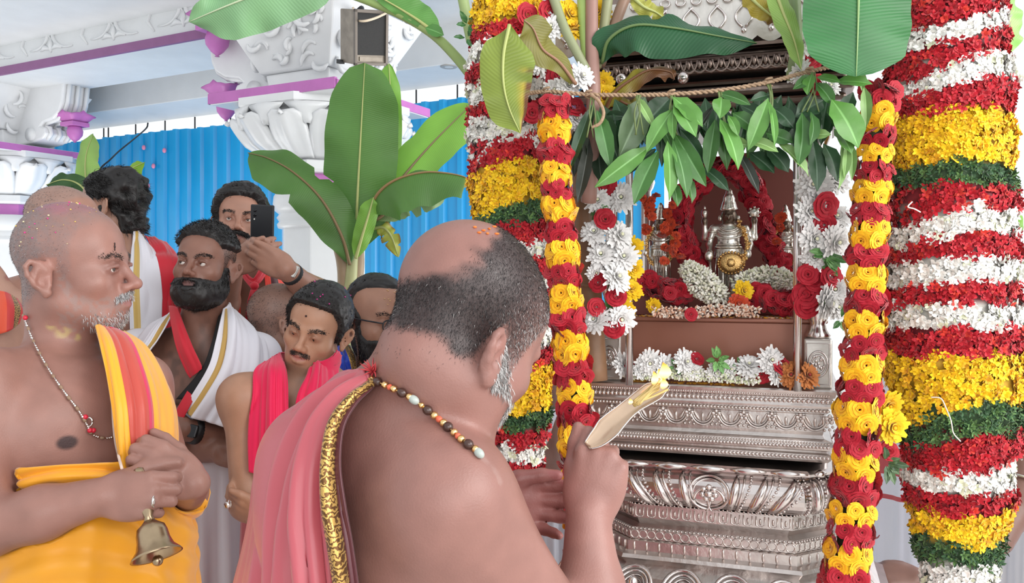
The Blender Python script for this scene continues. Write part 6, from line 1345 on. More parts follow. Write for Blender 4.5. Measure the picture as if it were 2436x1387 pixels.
def big_garland(label, prof, bands, Yf, seed, skew=0.0, sq=.8):
    """prof: (y, left x, right x); bands: (kind, y at the left edge, middle, right edge of the band's top)"""
    prof = np.array(prof, float); r_ = np.random.default_rng(seed); gl = lambda y: (np.interp(y, prof[:, 0], prof[:, 1]), np.interp(y, prof[:, 0], prof[:, 2]))
    t = thing('striped_garland', label, 'flower garland', P(sum(gl(prof[-1, 0]))/2, prof[-1, 0], Yf), 'thick striped garlands beside the shrine')
    def at(y, a, o=0):
        x0, x1 = gl(y); X = P(1, 1, 1)*0+np.stack([((x0+x1)/2-CX)/F*Yf, np.full_like(y, Yf), CZ-(y-HY)/F*Yf], -1); rx = (x1-x0)/2/F*Yf-.006+o; n = np.stack([np.cos(a), np.sin(a), np.zeros_like(a)], -1)
        ph = y*.045+a*2; wob = .004*np.sin(ph)+.003*np.sin(y*.11+a*5); return X+np.stack([(rx+wob)*np.cos(a), (rx*sq+wob)*np.sin(a), np.zeros_like(a)], -1), n
    yy = np.linspace(prof[0, 0], prof[-1, 0], 90); aa = np.arange(24)*2*math.pi/24; Yg, Ag = np.meshgrid(yy, aa, indexing='ij'); V, _ = at(Yg.ravel(), Ag.ravel(), -.006)
    kc = {'r': (.22, .02, .03), 'w': (.55, .53, .48), 'y': (.60, .36, .03), 'g': (.05, .10, .04)}; bm_y = np.array([q[2] for q in bands]); cc_ = np.array([kc[bands[max(0, int(np.searchsorted(bm_y, y))-1)][0]] for y in Yg.ravel()])
    mk('core', V, grid_faces(90, 24, True)[:, ::-1], m_petal, t, col=cc_)
    for (k, l0, m0, r0), (_, l1, m1, r1) in zip(bands, bands[1:]):
        n, L, w, lift, colf = KIND[k]; ph = r_.uniform(0, 6.28, 4)
        x0, x1 = gl(m0); per = 2.6*(x1-x0)/F*Yf; area = per*max((m1-m0)/F*Yf, .01); cnt = int(area/(.0074**2))
        a = RNG.uniform(0, 2*math.pi, cnt); v = RNG.random(cnt); c = np.cos(a)         # c: -1 left edge, +1 right edge
        edge = lambda l, m, r, q: np.where(c < 0, m+(l-m)*-c, m+(r-m)*c)+q*(5*np.sin(3*a+ph[0])+4*np.sin(7*a+ph[1]))
        y = edge(l0, m0, r0, 1)*(1-v)+edge(l1, m1, r1, 1)*v; p, nr_ = at(y, a, RNG.normal(0, .0022, cnt)); nr_ = nr_+RNG.normal(0, .25, nr_.shape); nr_ /= np.linalg.norm(nr_, axis=1, keepdims=True)
        mb = MB(); petals(mb, p, nr_, n, L, w, lift, colf); mb.build(NM[k], m_petal, t, kind='stuff', smooth=False)
    return t, at
RB = [('r', 20, 8, 20), ('w', 95, 74, 30), ('r', 150, 104, 78), ('w', 215, 160, 140), ('r', 245, 214, 200), ('y', 282, 276, 280), ('g', 398, 400, 404), ('r', 455, 446, 462), ('w', 545, 500, 506), ('r', 590, 556, 560), ('w', 622, 612, 615), ('r', 688, 668, 672), ('w', 726, 718, 720), ('r', 784, 770, 778), ('y', 834, 836, 830), ('g', 1000, 935, 950), ('r', 1060, 1010, 1020), ('w', 1112, 1098, 1072), ('r', 1150, 1156, 1150), ('y', 1200, 1206, 1186), ('g', 1262, 1278, 1258), ('w', 1332, 1328, 1326), ('w', 1410, 1405, 1405)]
g2, at2 = big_garland('right thick garland of white, red, yellow and green flower bands', [(-10, 2140, 2372), (60, 2128, 2385), (200, 2116, 2400), (300, 2126, 2400), (420, 2128, 2404), (520, 2122, 2408), (700, 2118, 2416), (850, 2112, 2428), (960, 2130, 2432), (1040, 2150, 2415), (1120, 2158, 2405), (1200, 2166, 2400), (1280, 2176, 2382), (1340, 2192, 2368), (1410, 2196, 2364)], RB, 1.68, 5)
LB = [('y', -10, -12, -20), ('r', 82, 66, 45), ('w', 118, 110, 100), ('r', 172, 152, 150), ('w', 212, 206, 196), ('r', 258, 250, 240), ('w', 300, 290, 275), ('r', 352, 336, 330), ('w', 372, 345, 340), ('r', 388, 348, 342), ('y', 428, 384, 392), ('g', 530, 490, 468), ('r', 560, 535, 525), ('w', 600, 575, 570), ('r', 640, 615, 606), ('w', 700, 660, 645), ('r', 760, 705, 690), ('w', 800, 770, 752), ('r', 850, 832, 828), ('y', 920, 880, 856), ('g', 985, 975, 965), ('r', 1020, 1014, 1008), ('w', 1058, 1048, 1050), ('r', 1095, 1086, 1092), ('y', 1140, 1138, 1140), ('y', 1230, 1225, 1225)]
g1, at1 = big_garland('left thick garland of yellow, red, white and green flower bands', [(-20, 1128, 1285), (60, 1124, 1290), (200, 1112, 1294), (400, 1116, 1294), (520, 1124, 1300), (700, 1120, 1312), (850, 1122, 1314), (960, 1126, 1312), (1050, 1128, 1298), (1230, 1132, 1290)], LB, 1.74, 6)
thr = mk('loose_thread', *tube(catmull(PP([(2215, 945, 1.54), (2238, 948, 1.53), (2250, 970, 1.525), (2262, 1000, 1.525), (2268, 1030, 1.53), (2285, 1050, 1.54)]), 40), .0012, 5), M('white_thread', s2l((225, 222, 210)), .8), g2)
mk('loose_thread', *tube(catmull(PP([(2170, 480, 1.55), (2160, 492, 1.545), (2175, 497, 1.54), (2190, 505, 1.54)]), 30), .0013, 5), M('white_thread2', s2l((232, 230, 224)), .8), g2)
# ------------------------------------------------------------------ flowers tied on the shrine
def flower(kind, col, px, py, Y, r, label, group, axis=(0, -1, .1), tilt=.25):
    me = pick((ROSE if kind == 'rose' else MUM)[col]); o = put({'rose': 'rose', 'mum': 'chrysanthemum'}[kind], me, None, P(px, py, Y), spin(axis, tilt), r)
    tag(o, label, 'flower', group); return o
def sprig(par, px, py, Y, n, s, seed, cols=((70, 120, 60), (96, 140, 80))):
    r = np.random.default_rng(seed)
    for i in range(n):
        a = r.uniform(0, 6.28); d = np.array((math.cos(a), -.5, math.sin(a)))*s*r.uniform(.6, 1); b = P(px, py, Y); leaf(par, b+d*.15, b+d, s*.34, s2l(cols[int(r.integers(len(cols)))])*r.uniform(.7, 1.2), bend=.3, wave=.10, name='leaf')
def flower_string(name, label, items, green, cordpts, group=None):
    t = thing(name, label, 'flower garland', P(*cordpts[-1]), group); mk('cord', *tube(catmull(PP(cordpts), 40), .0025, 6), M(name+'_string', (.12, .13, .06), .8), t)
    for i, (k, c, px, py, Y, r) in enumerate(items): put('rose' if k == 'rose' else 'flower', pick((ROSE if k == 'rose' else MUM)[c]), t, P(px, py, Y), spin((RNG.normal(0, .25), -1, .15), .2), r)
    for i, (px, py, Y, n, s) in enumerate(green): sprig(t, px, py, Y, n, s, 100+i+len(items))
    return t
r_, m_ = 'rose', 'mum'
flower_string('flower_string', 'string of white chrysanthemums and red roses hanging on the left shrine post', [(r_, 'red', 1438, 440, 1.80, .026), (m_, 'white', 1420, 478, 1.80, .032), (m_, 'white', 1478, 472, 1.81, .036), (r_, 'red', 1440, 520, 1.775, .022), (m_, 'white', 1415, 555, 1.79, .033), (m_, 'white', 1470, 562, 1.79, .038), (m_, 'white', 1430, 608, 1.79, .034), (m_, 'white', 1482, 612, 1.79, .036), (m_, 'yellow', 1502, 590, 1.815, .028), (m_, 'white', 1418, 650, 1.79, .024), (m_, 'white', 1464, 662, 1.77, .038), (m_, 'yellow', 1506, 640, 1.81, .026), (m_, 'yellow', 1498, 690, 1.80, .030), (r_, 'red', 1422, 672, 1.775, .020), (r_, 'red', 1466, 704, 1.765, .021), (r_, 'red', 1420, 730, 1.77, .019), (m_, 'yellow', 1484, 736, 1.785, .026), (m_, 'white', 1420, 764, 1.78, .034), (m_, 'white', 1476, 758, 1.775, .036), (r_, 'red', 1460, 778, 1.765, .022), (m_, 'white', 1446, 635, 1.80, .03)], [(1450, 505, 1.80, 5, .035), (1460, 590, 1.80, 4, .03), (1446, 738, 1.785, 7, .034), (1425, 500, 1.81, 4, .03)], [(1452, 420, 1.83), (1450, 600, 1.82), (1448, 780, 1.80)])
flower_string('flower_string', 'string of white chrysanthemums and red roses hanging on the right shrine post', [(m_, 'white', 1938, 440, 1.70, .040), (m_, 'white', 1985, 432, 1.71, .034), (r_, 'red', 1968, 490, 1.665, .026), (m_, 'white', 1922, 505, 1.685, .034), (m_, 'white', 1988, 520, 1.69, .034), (r_, 'red', 1960, 535, 1.67, .023), (m_, 'white', 1932, 568, 1.68, .038), (m_, 'white', 1982, 574, 1.675, .040), (m_, 'white', 1940, 612, 1.69, .032), (r_, 'red', 1982, 658, 1.67, .024), (r_, 'red', 1922, 652, 1.68, .020), (r_, 'red', 1940, 668, 1.685, .020), (m_, 'white', 1986, 690, 1.68, .032), (m_, 'white', 1960, 718, 1.675, .042), (r_, 'red', 1918, 700, 1.69, .026), (r_, 'red', 1920, 728, 1.69, .024), (m_, 'white', 1990, 730, 1.69, .03), (m_, 'white', 1945, 470, 1.70, .03)], [(1962, 604, 1.675, 7, .045), (2000, 760, 1.66, 6, .036), (1975, 640, 1.68, 4, .03)], [(1955, 420, 1.73), (1955, 580, 1.72), (1960, 740, 1.70)])
yb_ = .010
led = [(m_, 'white', 1482, 868, .034, 'white chrysanthemum at the foot of the left silver rod'), (r_, 'red', 1500, 868, .018, 'red rose between white blooms at the foot of the left silver rod'), (m_, 'white', 1546, 864, .036, 'white chrysanthemum on the ledge just left of the flame'), (m_, 'white', 1580, 868, .030, 'white chrysanthemum on the ledge glowing above the flame'), (m_, 'white', 1632, 862, .034, 'white chrysanthemum on the ledge left of the first rosebud'), (r_, 'red', 1660, 852, .016, 'red rosebud standing among white blooms on the ledge'), (m_, 'white', 1648, 884, .026, 'low white bloom beneath the rosebud on the ledge'), (m_, 'white', 1700, 884, .026, 'low white bloom under the green sprig on the ledge'), (m_, 'white', 1735, 876, .026, 'white bloom right of the green sprig on the ledge'), (r_, 'red', 1755, 886, .018, 'red rose right of the green sprig on the ledge'), (m_, 'white', 1782, 874, .036, 'large white chrysanthemum right of a red rose on the ledge'), (m_, 'white', 1832, 856, .034, 'white chrysanthemum high on the ledge left of the right rod'), (r_, 'red', 1812, 892, .021, 'red rose in the front of the ledge between white blooms'), (r_, 'red', 1862, 868, .024, 'red rose on the ledge against the right silver rod'), (m_, 'white', 1846, 892, .028, 'white chrysanthemum in front of the right rose on the ledge'), (m_, 'orange', 1882, 892, .034, 'wilted orange chrysanthemum on the ledge at the right rod'), (m_, 'orange', 1918, 896, .034, 'wilted orange chrysanthemum seen from the side at the ledge end'), (m_, 'white', 1520, 884, .024, 'low white bloom beside the left red rose on the ledge')]
for k, c, px, py, r, lab in led:
    a_ = (px-1400)/590.0; Yl = 1.895-.165*a_-.0; flower(k, c, px, py, Yl, r*.92, lab, 'flowers on the shrine ledge', (RNG.normal(0, .2), -1, .25))
jm = MB()
def buds(mb, pts, rad, n, r, cols, flat=1.0):
    pts = np.asarray(pts, float); d = np.linspace(0, 1, len(pts))
    for i in range(n):
        t = RNG.random(); c = np.array([np.interp(t, d, pts[:, k]) for k in range(3)]); v = nrm(RNG.normal(0, 1, 3)); rr = np.interp(t, np.linspace(0, 1, len(rad)), rad) if np.ndim(rad) else rad
        mb.add(*sph(c+v*rr*np.array((1, .8, flat)), r*RNG.uniform(.7, 1.2)*np.array((.62, .62, 1.15)), 6, 5, basis(v+RNG.normal(0, .4, 3))), np.asarray(cols[int(RNG.integers(len(cols)))])*RNG.uniform(.85, 1.05))
wj = [s2l((240, 238, 230)), s2l((236, 236, 222)), s2l((214, 222, 180))]
buds(jm, PP([(1490, 892, 1.87), (1600, 890, 1.84), (1700, 894, 1.81), (1800, 902, 1.775)]), .011, 700, .0042, wj)
o = jm.build('jasmine_row', m_petal, None); tag(o, 'low row of small white jasmine blooms along the front of the ledge', 'flower garland', kind='stuff')
sg_ = thing('green_sprig', 'fresh green sprig standing among the white blooms on the ledge', 'leaves', P(1705, 880, 1.81)); sprig(sg_, 1705, 856, 1.80, 12, .034, 5, ((120, 170, 100), (90, 140, 70)))
sg_ = thing('green_sprig', 'small green sprig behind the flame on the ledge', 'leaves', P(1605, 880, 1.84)); sprig(sg_, 1606, 872, 1.835, 7, .024, 6)
sg_ = thing('green_sprig', 'small dark sprig between the green sprig and a white bloom on the ledge', 'leaves', P(1760, 872, 1.80)); sprig(sg_, 1758, 868, 1.80, 6, .02, 7)
# garlands on the figures
def rose_roll(name, label, path, r, n_per, Y, sc, group=None, col='red', around=5, sp=.9):
    pts = catmull(np.array([P(*q) for q in path]), 60); t = thing(name, label, 'flower garland', pts[-1], group); mk('cord', *tube(pts, r*.55, 8), M(name+'_core', (.10, .01, .02), .8), t); T, N, B = frames(pts); s0 = np.concatenate([[0], np.cumsum(np.linalg.norm(np.diff(pts, axis=0), axis=1))]); k = int(s0[-1]/(sc*sp*2*.62))
    for i in range(k):
        j = int(np.argmin(abs(s0-(i+.5)/k*s0[-1]))); ph = RNG.uniform(0, 6.28)
        for q in range(around): a = ph+2*math.pi*q/around; d = N[j]*math.cos(a)+B[j]*math.sin(a); put('rose', pick(ROSE[col]), t, pts[j]+d*(r-.4*sc), spin(d, .3), sc)
    return t
rose_roll('rose_arch', 'arch of red roses rising round the larger deity statue', [(1668, 668, 2.02), (1640, 600, 2.03), (1618, 530, 2.03), (1640, 455, 2.03), (1690, 412, 2.03), (1742, 402, 2.03), (1786, 440, 2.03), (1812, 520, 2.03), (1838, 600, 2.02), (1882, 660, 2.0)], .032, 5, 2, .017)
rose_roll('rose_roll', 'thick roll of red roses lying at the feet of the left deity statue', [(1536, 668, 1.97), (1580, 690, 1.94), (1640, 692, 1.94)], .030, 5, 2, .016)
rose_roll('rose_roll', 'thick roll of red roses lying on the box beside the right silver rod', [(1790, 702, 1.90), (1850, 718, 1.86), (1935, 716, 1.83)], .030, 5, 2, .018)
jm = MB(); buds(jm, PP([(1636, 640, 1.95), (1668, 672, 1.91), (1706, 702, 1.89)]), (.020, .034, .026), 950, .0044, [s2l((250, 248, 238)), s2l((238, 238, 210)), s2l((248, 244, 228))]); o = jm.build('jasmine_roll', m_petal, None); tag(o, 'cream jasmine roll hanging between the left rose roll and the larger statue', 'flower garland', kind='stuff')
jm = MB(); buds(jm, PP([(1756, 676, 1.92), (1800, 664, 1.92), (1850, 660, 1.92), (1880, 672, 1.9)]), (.020, .028, .018), 850, .0043, [s2l((250, 248, 238)), s2l((236, 238, 208)), s2l((250, 246, 230))]); o = jm.build('jasmine_roll', m_petal, None); tag(o, 'cream jasmine roll right of the larger statue above the rose roll', 'flower garland', kind='stuff')
jm = MB(); buds(jm, PP([(1560, 740, 1.875), (1640, 745, 1.86), (1730, 735, 1.85), (1800, 742, 1.84)]), .012, 520, .0038, [s2l((240, 214, 196)), s2l((236, 200, 176)), s2l((240, 232, 220)), s2l((226, 170, 140))]); o = jm.build('petal_heap', m_petal, None); tag(o, 'loose heap of pale pink petals on the front edge of the brown box', 'petals', kind='stuff')
flower(m_, 'yellow', 1768, 692, 1.87, .026, 'yellow chrysanthemum at the feet of the larger deity statue', None); flower(m_, 'rust', 1758, 722, 1.86, .024, 'faded rust flower below the yellow chrysanthemum', None); flower(r_, 'red', 1645, 748, 1.84, .014, 'dark pink rosebud lying on the box edge left of centre', None); flower(m_, 'yellow', 1555, 726, 1.88, .018, 'small orange-yellow bloom at the left end of the box top', None)
for px, py, Y, n, lab in ((1545, 530, 1.99, 11, 'bunch of orange blossoms at the left shoulder of the smaller left statue'), (1604, 590, 1.98, 13, 'bunch of orange blossoms hanging right of the smaller left statue'), (1596, 538, 2.0, 5, 'few orange blossoms beside the crown of the smaller left statue'), (1858, 540, 1.97, 6, 'orange and cream blossoms on the half hidden right statue')):
    t = thing('orange_blossoms', lab, 'flowers', P(px, py, Y))
    for i in range(n): put('blossom', pick(MUM['rust']), t, P(px+RNG.normal(0, 13), py+RNG.normal(0, 26), Y+RNG.normal(0, .006)), spin((0, -1, .2), .5), RNG.uniform(.010, .015))
# flowers at the top of the left post
for k, c, px, py, Y, r, lab in ((r_, 'red', 1257, 34, 1.66, .022, 'red rose at the top beside the left garland, under the frame edge'), (r_, 'red', 1311, 28, 1.66, .024, 'red rose at the top between two banana stalks'), (m_, 'white', 1312, 66, 1.66, .030, 'white chrysanthemum behind the folded yellow banana leaf'), (m_, 'yellow', 1352, 36, 1.70, .034, 'yellow chrysanthemum at the top between banana stalks'), (m_, 'yellow', 1364, 70, 1.69, .032, 'yellow chrysanthemum just under another between banana stalks'), (m_, 'yellow', 1422, 30, 1.74, .03, 'yellow chrysanthemum behind the brown banana stem, at the top'), (m_, 'white', 1286, 150, 1.66, .030, 'white bloom under the olive banana leaf'), (r_, 'red', 1330, 176, 1.64, .027, 'large red rose above the rope knot'), (m_, 'white', 1382, 184, 1.62, .030, 'white chrysanthemum left of the brown stem above the rope'), (m_, 'white', 1350, 206, 1.63, .026, 'white bloom between the red rose and the rope'), (m_, 'white', 1318, 214, 1.64, .024, 'white bloom at the bauble above the rope'), (m_, 'yellow', 1438, 226, 1.68, .028, 'yellow chrysanthemum behind the brown stem at the rope'), (m_, 'yellow', 1434, 196, 1.69, .024, 'small yellow chrysanthemum above the rope right of the stem'), (r_, 'red', 1368, 250, 1.66, .022, 'red rose right of the top of the left rose string'), (m_, 'white', 1370, 285, 1.67, .026, 'white bloom under the rope beside the left rose string'), (m_, 'white', 1905, 105, 1.66, .03, 'white bloom right of the narrow pale leaf near the canopy'), (r_, 'red', 1928, 135, 1.66, .026, 'red rose behind the narrow leaf at the canopy corner'), (m_, 'white', 1902, 172, 1.64, .028, 'white bloom at the rope end near the canopy corner'), (m_, 'white', 1972, 210, 1.65, .024, 'white bloom between mango leaves right of the rope'), (r_, 'red', 1948, 200, 1.66, .020, 'small red rose between mango leaves right of the rope'), (r_, 'red', 1266, 268, 1.66, .02, 'red rose just left of the top of the left rose string'), (m_, 'yellow', 2118, 1015, 1.60, .036, 'yellow chrysanthemum behind the right rose string, low down'), (m_, 'yellow', 2112, 960, 1.62, .03, 'yellow chrysanthemum above another behind the right rose string'), (r_, 'red', 2116, 1072, 1.62, .018, 'small red rose under the yellow blooms behind the right rose string')): flower(k, c, px, py, Y, r, lab, 'single flowers tied to the shrine')
sg_ = thing('green_sprig', 'dark green sprig under the yellow blooms behind the right rose string', 'leaves', P(2105, 1110, 1.62)); sprig(sg_, 2108, 1100, 1.62, 7, .04, 9, ((70, 96, 60), (60, 84, 56)))
sg_ = thing('green_sprig', 'green sprig at the upper left edge of the left thick garland', 'leaves', P(1108, 70, 1.74)); sprig(sg_, 1112, 60, 1.74, 9, .034, 10, ((80, 130, 70), (60, 110, 60))); sprig(sg_, 1110, 90, 1.74, 6, .03, 11, ((80, 130, 70), (60, 110, 60)))
# ------------------------------------------------------------------ mango-leaf toran on its rope
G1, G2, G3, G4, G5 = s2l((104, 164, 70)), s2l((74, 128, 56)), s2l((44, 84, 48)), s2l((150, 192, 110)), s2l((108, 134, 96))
rope_pts = [(1240, 224, 1.62), (1300, 218, 1.60), (1400, 225, 1.585), (1500, 226, 1.58), (1600, 224, 1.575), (1720, 214, 1.57), (1830, 195, 1.57), (1910, 174, 1.58), (1990, 156, 1.60)]
rope_ = catmull(PP(rope_pts), 200); toran = thing('leaf_garland', 'row of drooping green mango leaves tied on a rope across the shrine front', 'leaf garland', P(1700, 225, 1.58))
m_rope = M('jute_rope', s2l((166, 138, 112)), .9, nvar=.25, nscale=120, bump=.8, bscale=300)
T_, N_, B_r = frames(rope_); ph = np.arange(200)*1.15
for s in (0, math.pi): mk('rope', *tube(rope_+.0022*(N_*np.cos(ph+s)[:, None]+B_r*np.sin(ph+s)[:, None]), .0026, 6), m_rope, toran)
mk('rope_tail', *tube(catmull(PP([(1405, 226, 1.575), (1424, 240, 1.56), (1436, 268, 1.555), (1428, 292, 1.555), (1408, 304, 1.56)]), 40), .0032, 6), m_rope, toran)
for px in (1302, 1402, 1600, 1828, 1925):
    j = int(np.argmin(abs(CX+F*rope_[:, 0]/rope_[:, 1]-px))); mk('knot', *tube(np.array([rope_[j]+[.006*math.cos(x), .006*math.sin(x)*.9, (x-6)*.0012] for x in np.linspace(0, 12, 30)]), .0024, 5), m_rope, toran)
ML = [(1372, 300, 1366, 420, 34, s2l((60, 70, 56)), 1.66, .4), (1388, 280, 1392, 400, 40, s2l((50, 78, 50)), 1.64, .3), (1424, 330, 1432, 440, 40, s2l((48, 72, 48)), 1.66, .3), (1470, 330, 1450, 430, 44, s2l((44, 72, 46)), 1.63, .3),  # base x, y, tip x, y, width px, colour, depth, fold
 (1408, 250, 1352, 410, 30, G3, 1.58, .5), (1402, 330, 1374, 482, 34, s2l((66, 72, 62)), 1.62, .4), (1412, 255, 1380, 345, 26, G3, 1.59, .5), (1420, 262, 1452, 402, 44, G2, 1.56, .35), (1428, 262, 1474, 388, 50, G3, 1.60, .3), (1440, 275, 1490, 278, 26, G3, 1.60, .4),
 (1535, 228, 1472, 374, 74, G5, 1.585, .25), (1512, 228, 1556, 306, 24, G4, 1.565, .5), (1595, 232, 1530, 300, 60, G3, 1.60, .2), (1602, 258, 1538, 362, 46, G1, 1.55, .3), (1600, 230, 1672, 302, 50, G1, 1.55, .3), (1602, 244, 1656, 326, 46, G1, 1.545, .35), (1600, 262, 1602, 332, 24, G1, 1.54, .4),
 (1546, 348, 1414, 446, 48, G1, 1.55, .3), (1566, 360, 1508, 486, 50, G2, 1.545, .3), (1588, 335, 1592, 478, 42, G1, 1.54, .3), (1600, 330, 1634, 472, 44, G2, 1.55, .3), (1606, 318, 1680, 444, 48, G2, 1.555, .35), (1616, 306, 1676, 390, 34, G3, 1.57, .4), (1600, 430, 1612, 492, 30, G2, 1.56, .3), (1636, 420, 1646, 484, 28, G2, 1.57, .3), (1672, 398, 1734, 454, 32, G3, 1.58, .4), (1560, 355, 1480, 420, 40, G3, 1.58, .3),
 (1708, 222, 1786, 250, 28, G2, 1.56, .5), (1716, 232, 1712, 282, 46, G1, 1.55, .4), (1702, 284, 1684, 412, 40, G2, 1.555, .3), (1712, 282, 1756, 404, 50, G1, 1.545, .3), (1732, 274, 1756, 324, 26, G1, 1.54, .4), (1742, 268, 1802, 314, 42, G2, 1.56, .3), (1700, 250, 1652, 330, 18, s2l((50, 58, 44)), 1.57, .6), (1734, 340, 1782, 346, 32, G4, 1.55, .5), (1768, 334, 1852, 362, 30, G4, 1.545, .5), (1690, 300, 1676, 380, 30, G3, 1.57, .3),
 (1828, 234, 1779, 358, 46, G1, 1.54, .3), (1829, 240, 1842, 350, 20, G1, 1.54, .5), (1832, 226, 1784, 240, 24, G3, 1.56, .5), (1838, 256, 1888, 306, 44, G3, 1.57, .3), (1822, 316, 1888, 340, 42, G2, 1.56, .3), (1848, 336, 1924, 420, 34, G4, 1.55, .5), (1782, 362, 1842, 412, 50, G3, 1.585, .2), (1756, 360, 1806, 462, 26, s2l((58, 66, 56)), 1.58, .6), (1822, 350, 1876, 410, 44, G3, 1.58, .3),
 (1936, 182, 1886, 212, 28, G2, 1.56, .5), (1932, 176, 1920, 226, 30, G1, 1.555, .4), (1940, 196, 1984, 252, 34, G2, 1.55, .5), (1978, 236, 2042, 352, 78, G1, 1.53, .2), (1972, 246, 2012, 330, 50, G2, 1.54, .3), (1958, 240, 1892, 278, 54, G3, 1.57, .3), (1908, 268, 1898, 398, 46, G2, 1.545, .5), (1928, 264, 1926, 346, 32, G2, 1.54, .5), (1984, 306, 2026, 366, 44, G1, 1.54, .3), (2002, 340, 1994, 452, 22, G4, 1.545, .7), (2014, 344, 2008, 424, 22, G4, 1.54, .7), (2026, 340, 2026, 430, 20, G4, 1.545, .7), (1932, 326, 1944, 456, 46, G3, 1.58, .3), (1958, 340, 1992, 432, 44, G3, 1.575, .3), (1986, 194, 2076, 200, 30, G1, 1.55, .4), (2056, 206, 2060, 304, 28, G4, 1.56, .6), (1942, 184, 2000, 196, 24, G1, 1.55, .4), (1926, 326, 1978, 320, 26, G4, 1.545, .4), (2030, 220, 1990, 300, 40, G3, 1.58, .3), (2046, 172, 2050, 216, 22, G4, 1.56, .5), (1880, 240, 1860, 330, 40, G3, 1.59, .3), (1760, 250, 1830, 300, 44, G3, 1.59, .3), (1640, 250, 1700, 330, 40, G3, 1.60, .3)]
for i in range(34):
    px = 1430+16.5*i; r = np.random.default_rng(700+i); by = 232-.05*(px-1430)+r.uniform(0, 50); L_ = r.uniform(90, 150); ML.append((px, by, px+r.normal(0, 34), by+L_, r.uniform(34, 48), (G3, G2, G3)[i % 3], 1.60+.01*r.random(), .3))
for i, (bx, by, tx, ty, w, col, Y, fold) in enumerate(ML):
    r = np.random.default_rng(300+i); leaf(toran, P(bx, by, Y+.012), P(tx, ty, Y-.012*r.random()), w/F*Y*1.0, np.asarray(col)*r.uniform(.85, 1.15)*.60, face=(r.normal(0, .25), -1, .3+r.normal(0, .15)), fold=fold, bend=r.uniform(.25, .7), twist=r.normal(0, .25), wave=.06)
for i, (px, py) in enumerate(((1410, 232), (1520, 226), (1600, 226), (1712, 216), (1828, 198), (1934, 172))):
    for k in range(3): mk('twig', *tube(catmull([P(px+4*k-4, py, 1.57), P(px+RNG.normal(0, 6), py+40, 1.56), P(px+RNG.normal(0, 14), py+95, 1.56)], 14), .0016, 5), M('twig_%d_%d' % (i, k), s2l((104, 120, 70)), .6), toran)
# ------------------------------------------------------------------ banana leaves
def m_banana():
    m = M('banana_leaf', attr=True, rough=.40, spec=.45, nvar=.10, nscale=7); t = m.node_tree; N = t.nodes.new; L = t.links.new; uv = N('ShaderNodeUVMap'); w = N('ShaderNodeTexWave'); w.bands_direction = 'Y'; w.inputs['Scale'].default_value = 9; w.inputs['Distortion'].default_value = .6; w.inputs['Detail'].default_value = 2; L(uv.outputs[0], w.inputs[0])
    b = N('ShaderNodeBump'); b.inputs['Strength'].default_value = .16; b.inputs['Distance'].default_value = .003; L(w.outputs[1], b.inputs['Height']); p = t.nodes['Principled BSDF']; L(b.outputs[0], p.inputs['Normal'])
    src = p.inputs['Base Color'].links[0].from_socket; mr = N('ShaderNodeMapRange'); mr.inputs[3].default_value = .94; mr.inputs[4].default_value = 1.05; L(w.outputs[1], mr.inputs[0]); v = N('ShaderNodeVectorMath'); v.operation = 'SCALE'; L(src, v.inputs[0]); L(mr.outputs[0], v.inputs['Scale']); L(v.outputs[0], p.inputs['Base Color'])
    p.inputs['Transmission Weight'].default_value = 0; p.inputs['Subsurface Weight'].default_value = 0; tl = N('ShaderNodeBsdfTranslucent'); L(v.outputs[0], tl.inputs[0]); mx = N('ShaderNodeMixShader'); mx.inputs[0].default_value = .30; L(p.outputs[0], mx.inputs[1]); L(tl.outputs[0], mx.inputs[2]); L(mx.outputs[0], t.nodes['Material Output'].inputs[0]); return m
m_ban = m_banana(); m_stalk = M('banana_stalk', attr=True, rough=.45, nvar=.12, nscale=14, bump=.15, bscale=40)
BL = s2l((92, 134, 66)); BD = s2l((44, 92, 58)); BB = s2l((128, 178, 72)); BY = s2l((150, 158, 66))
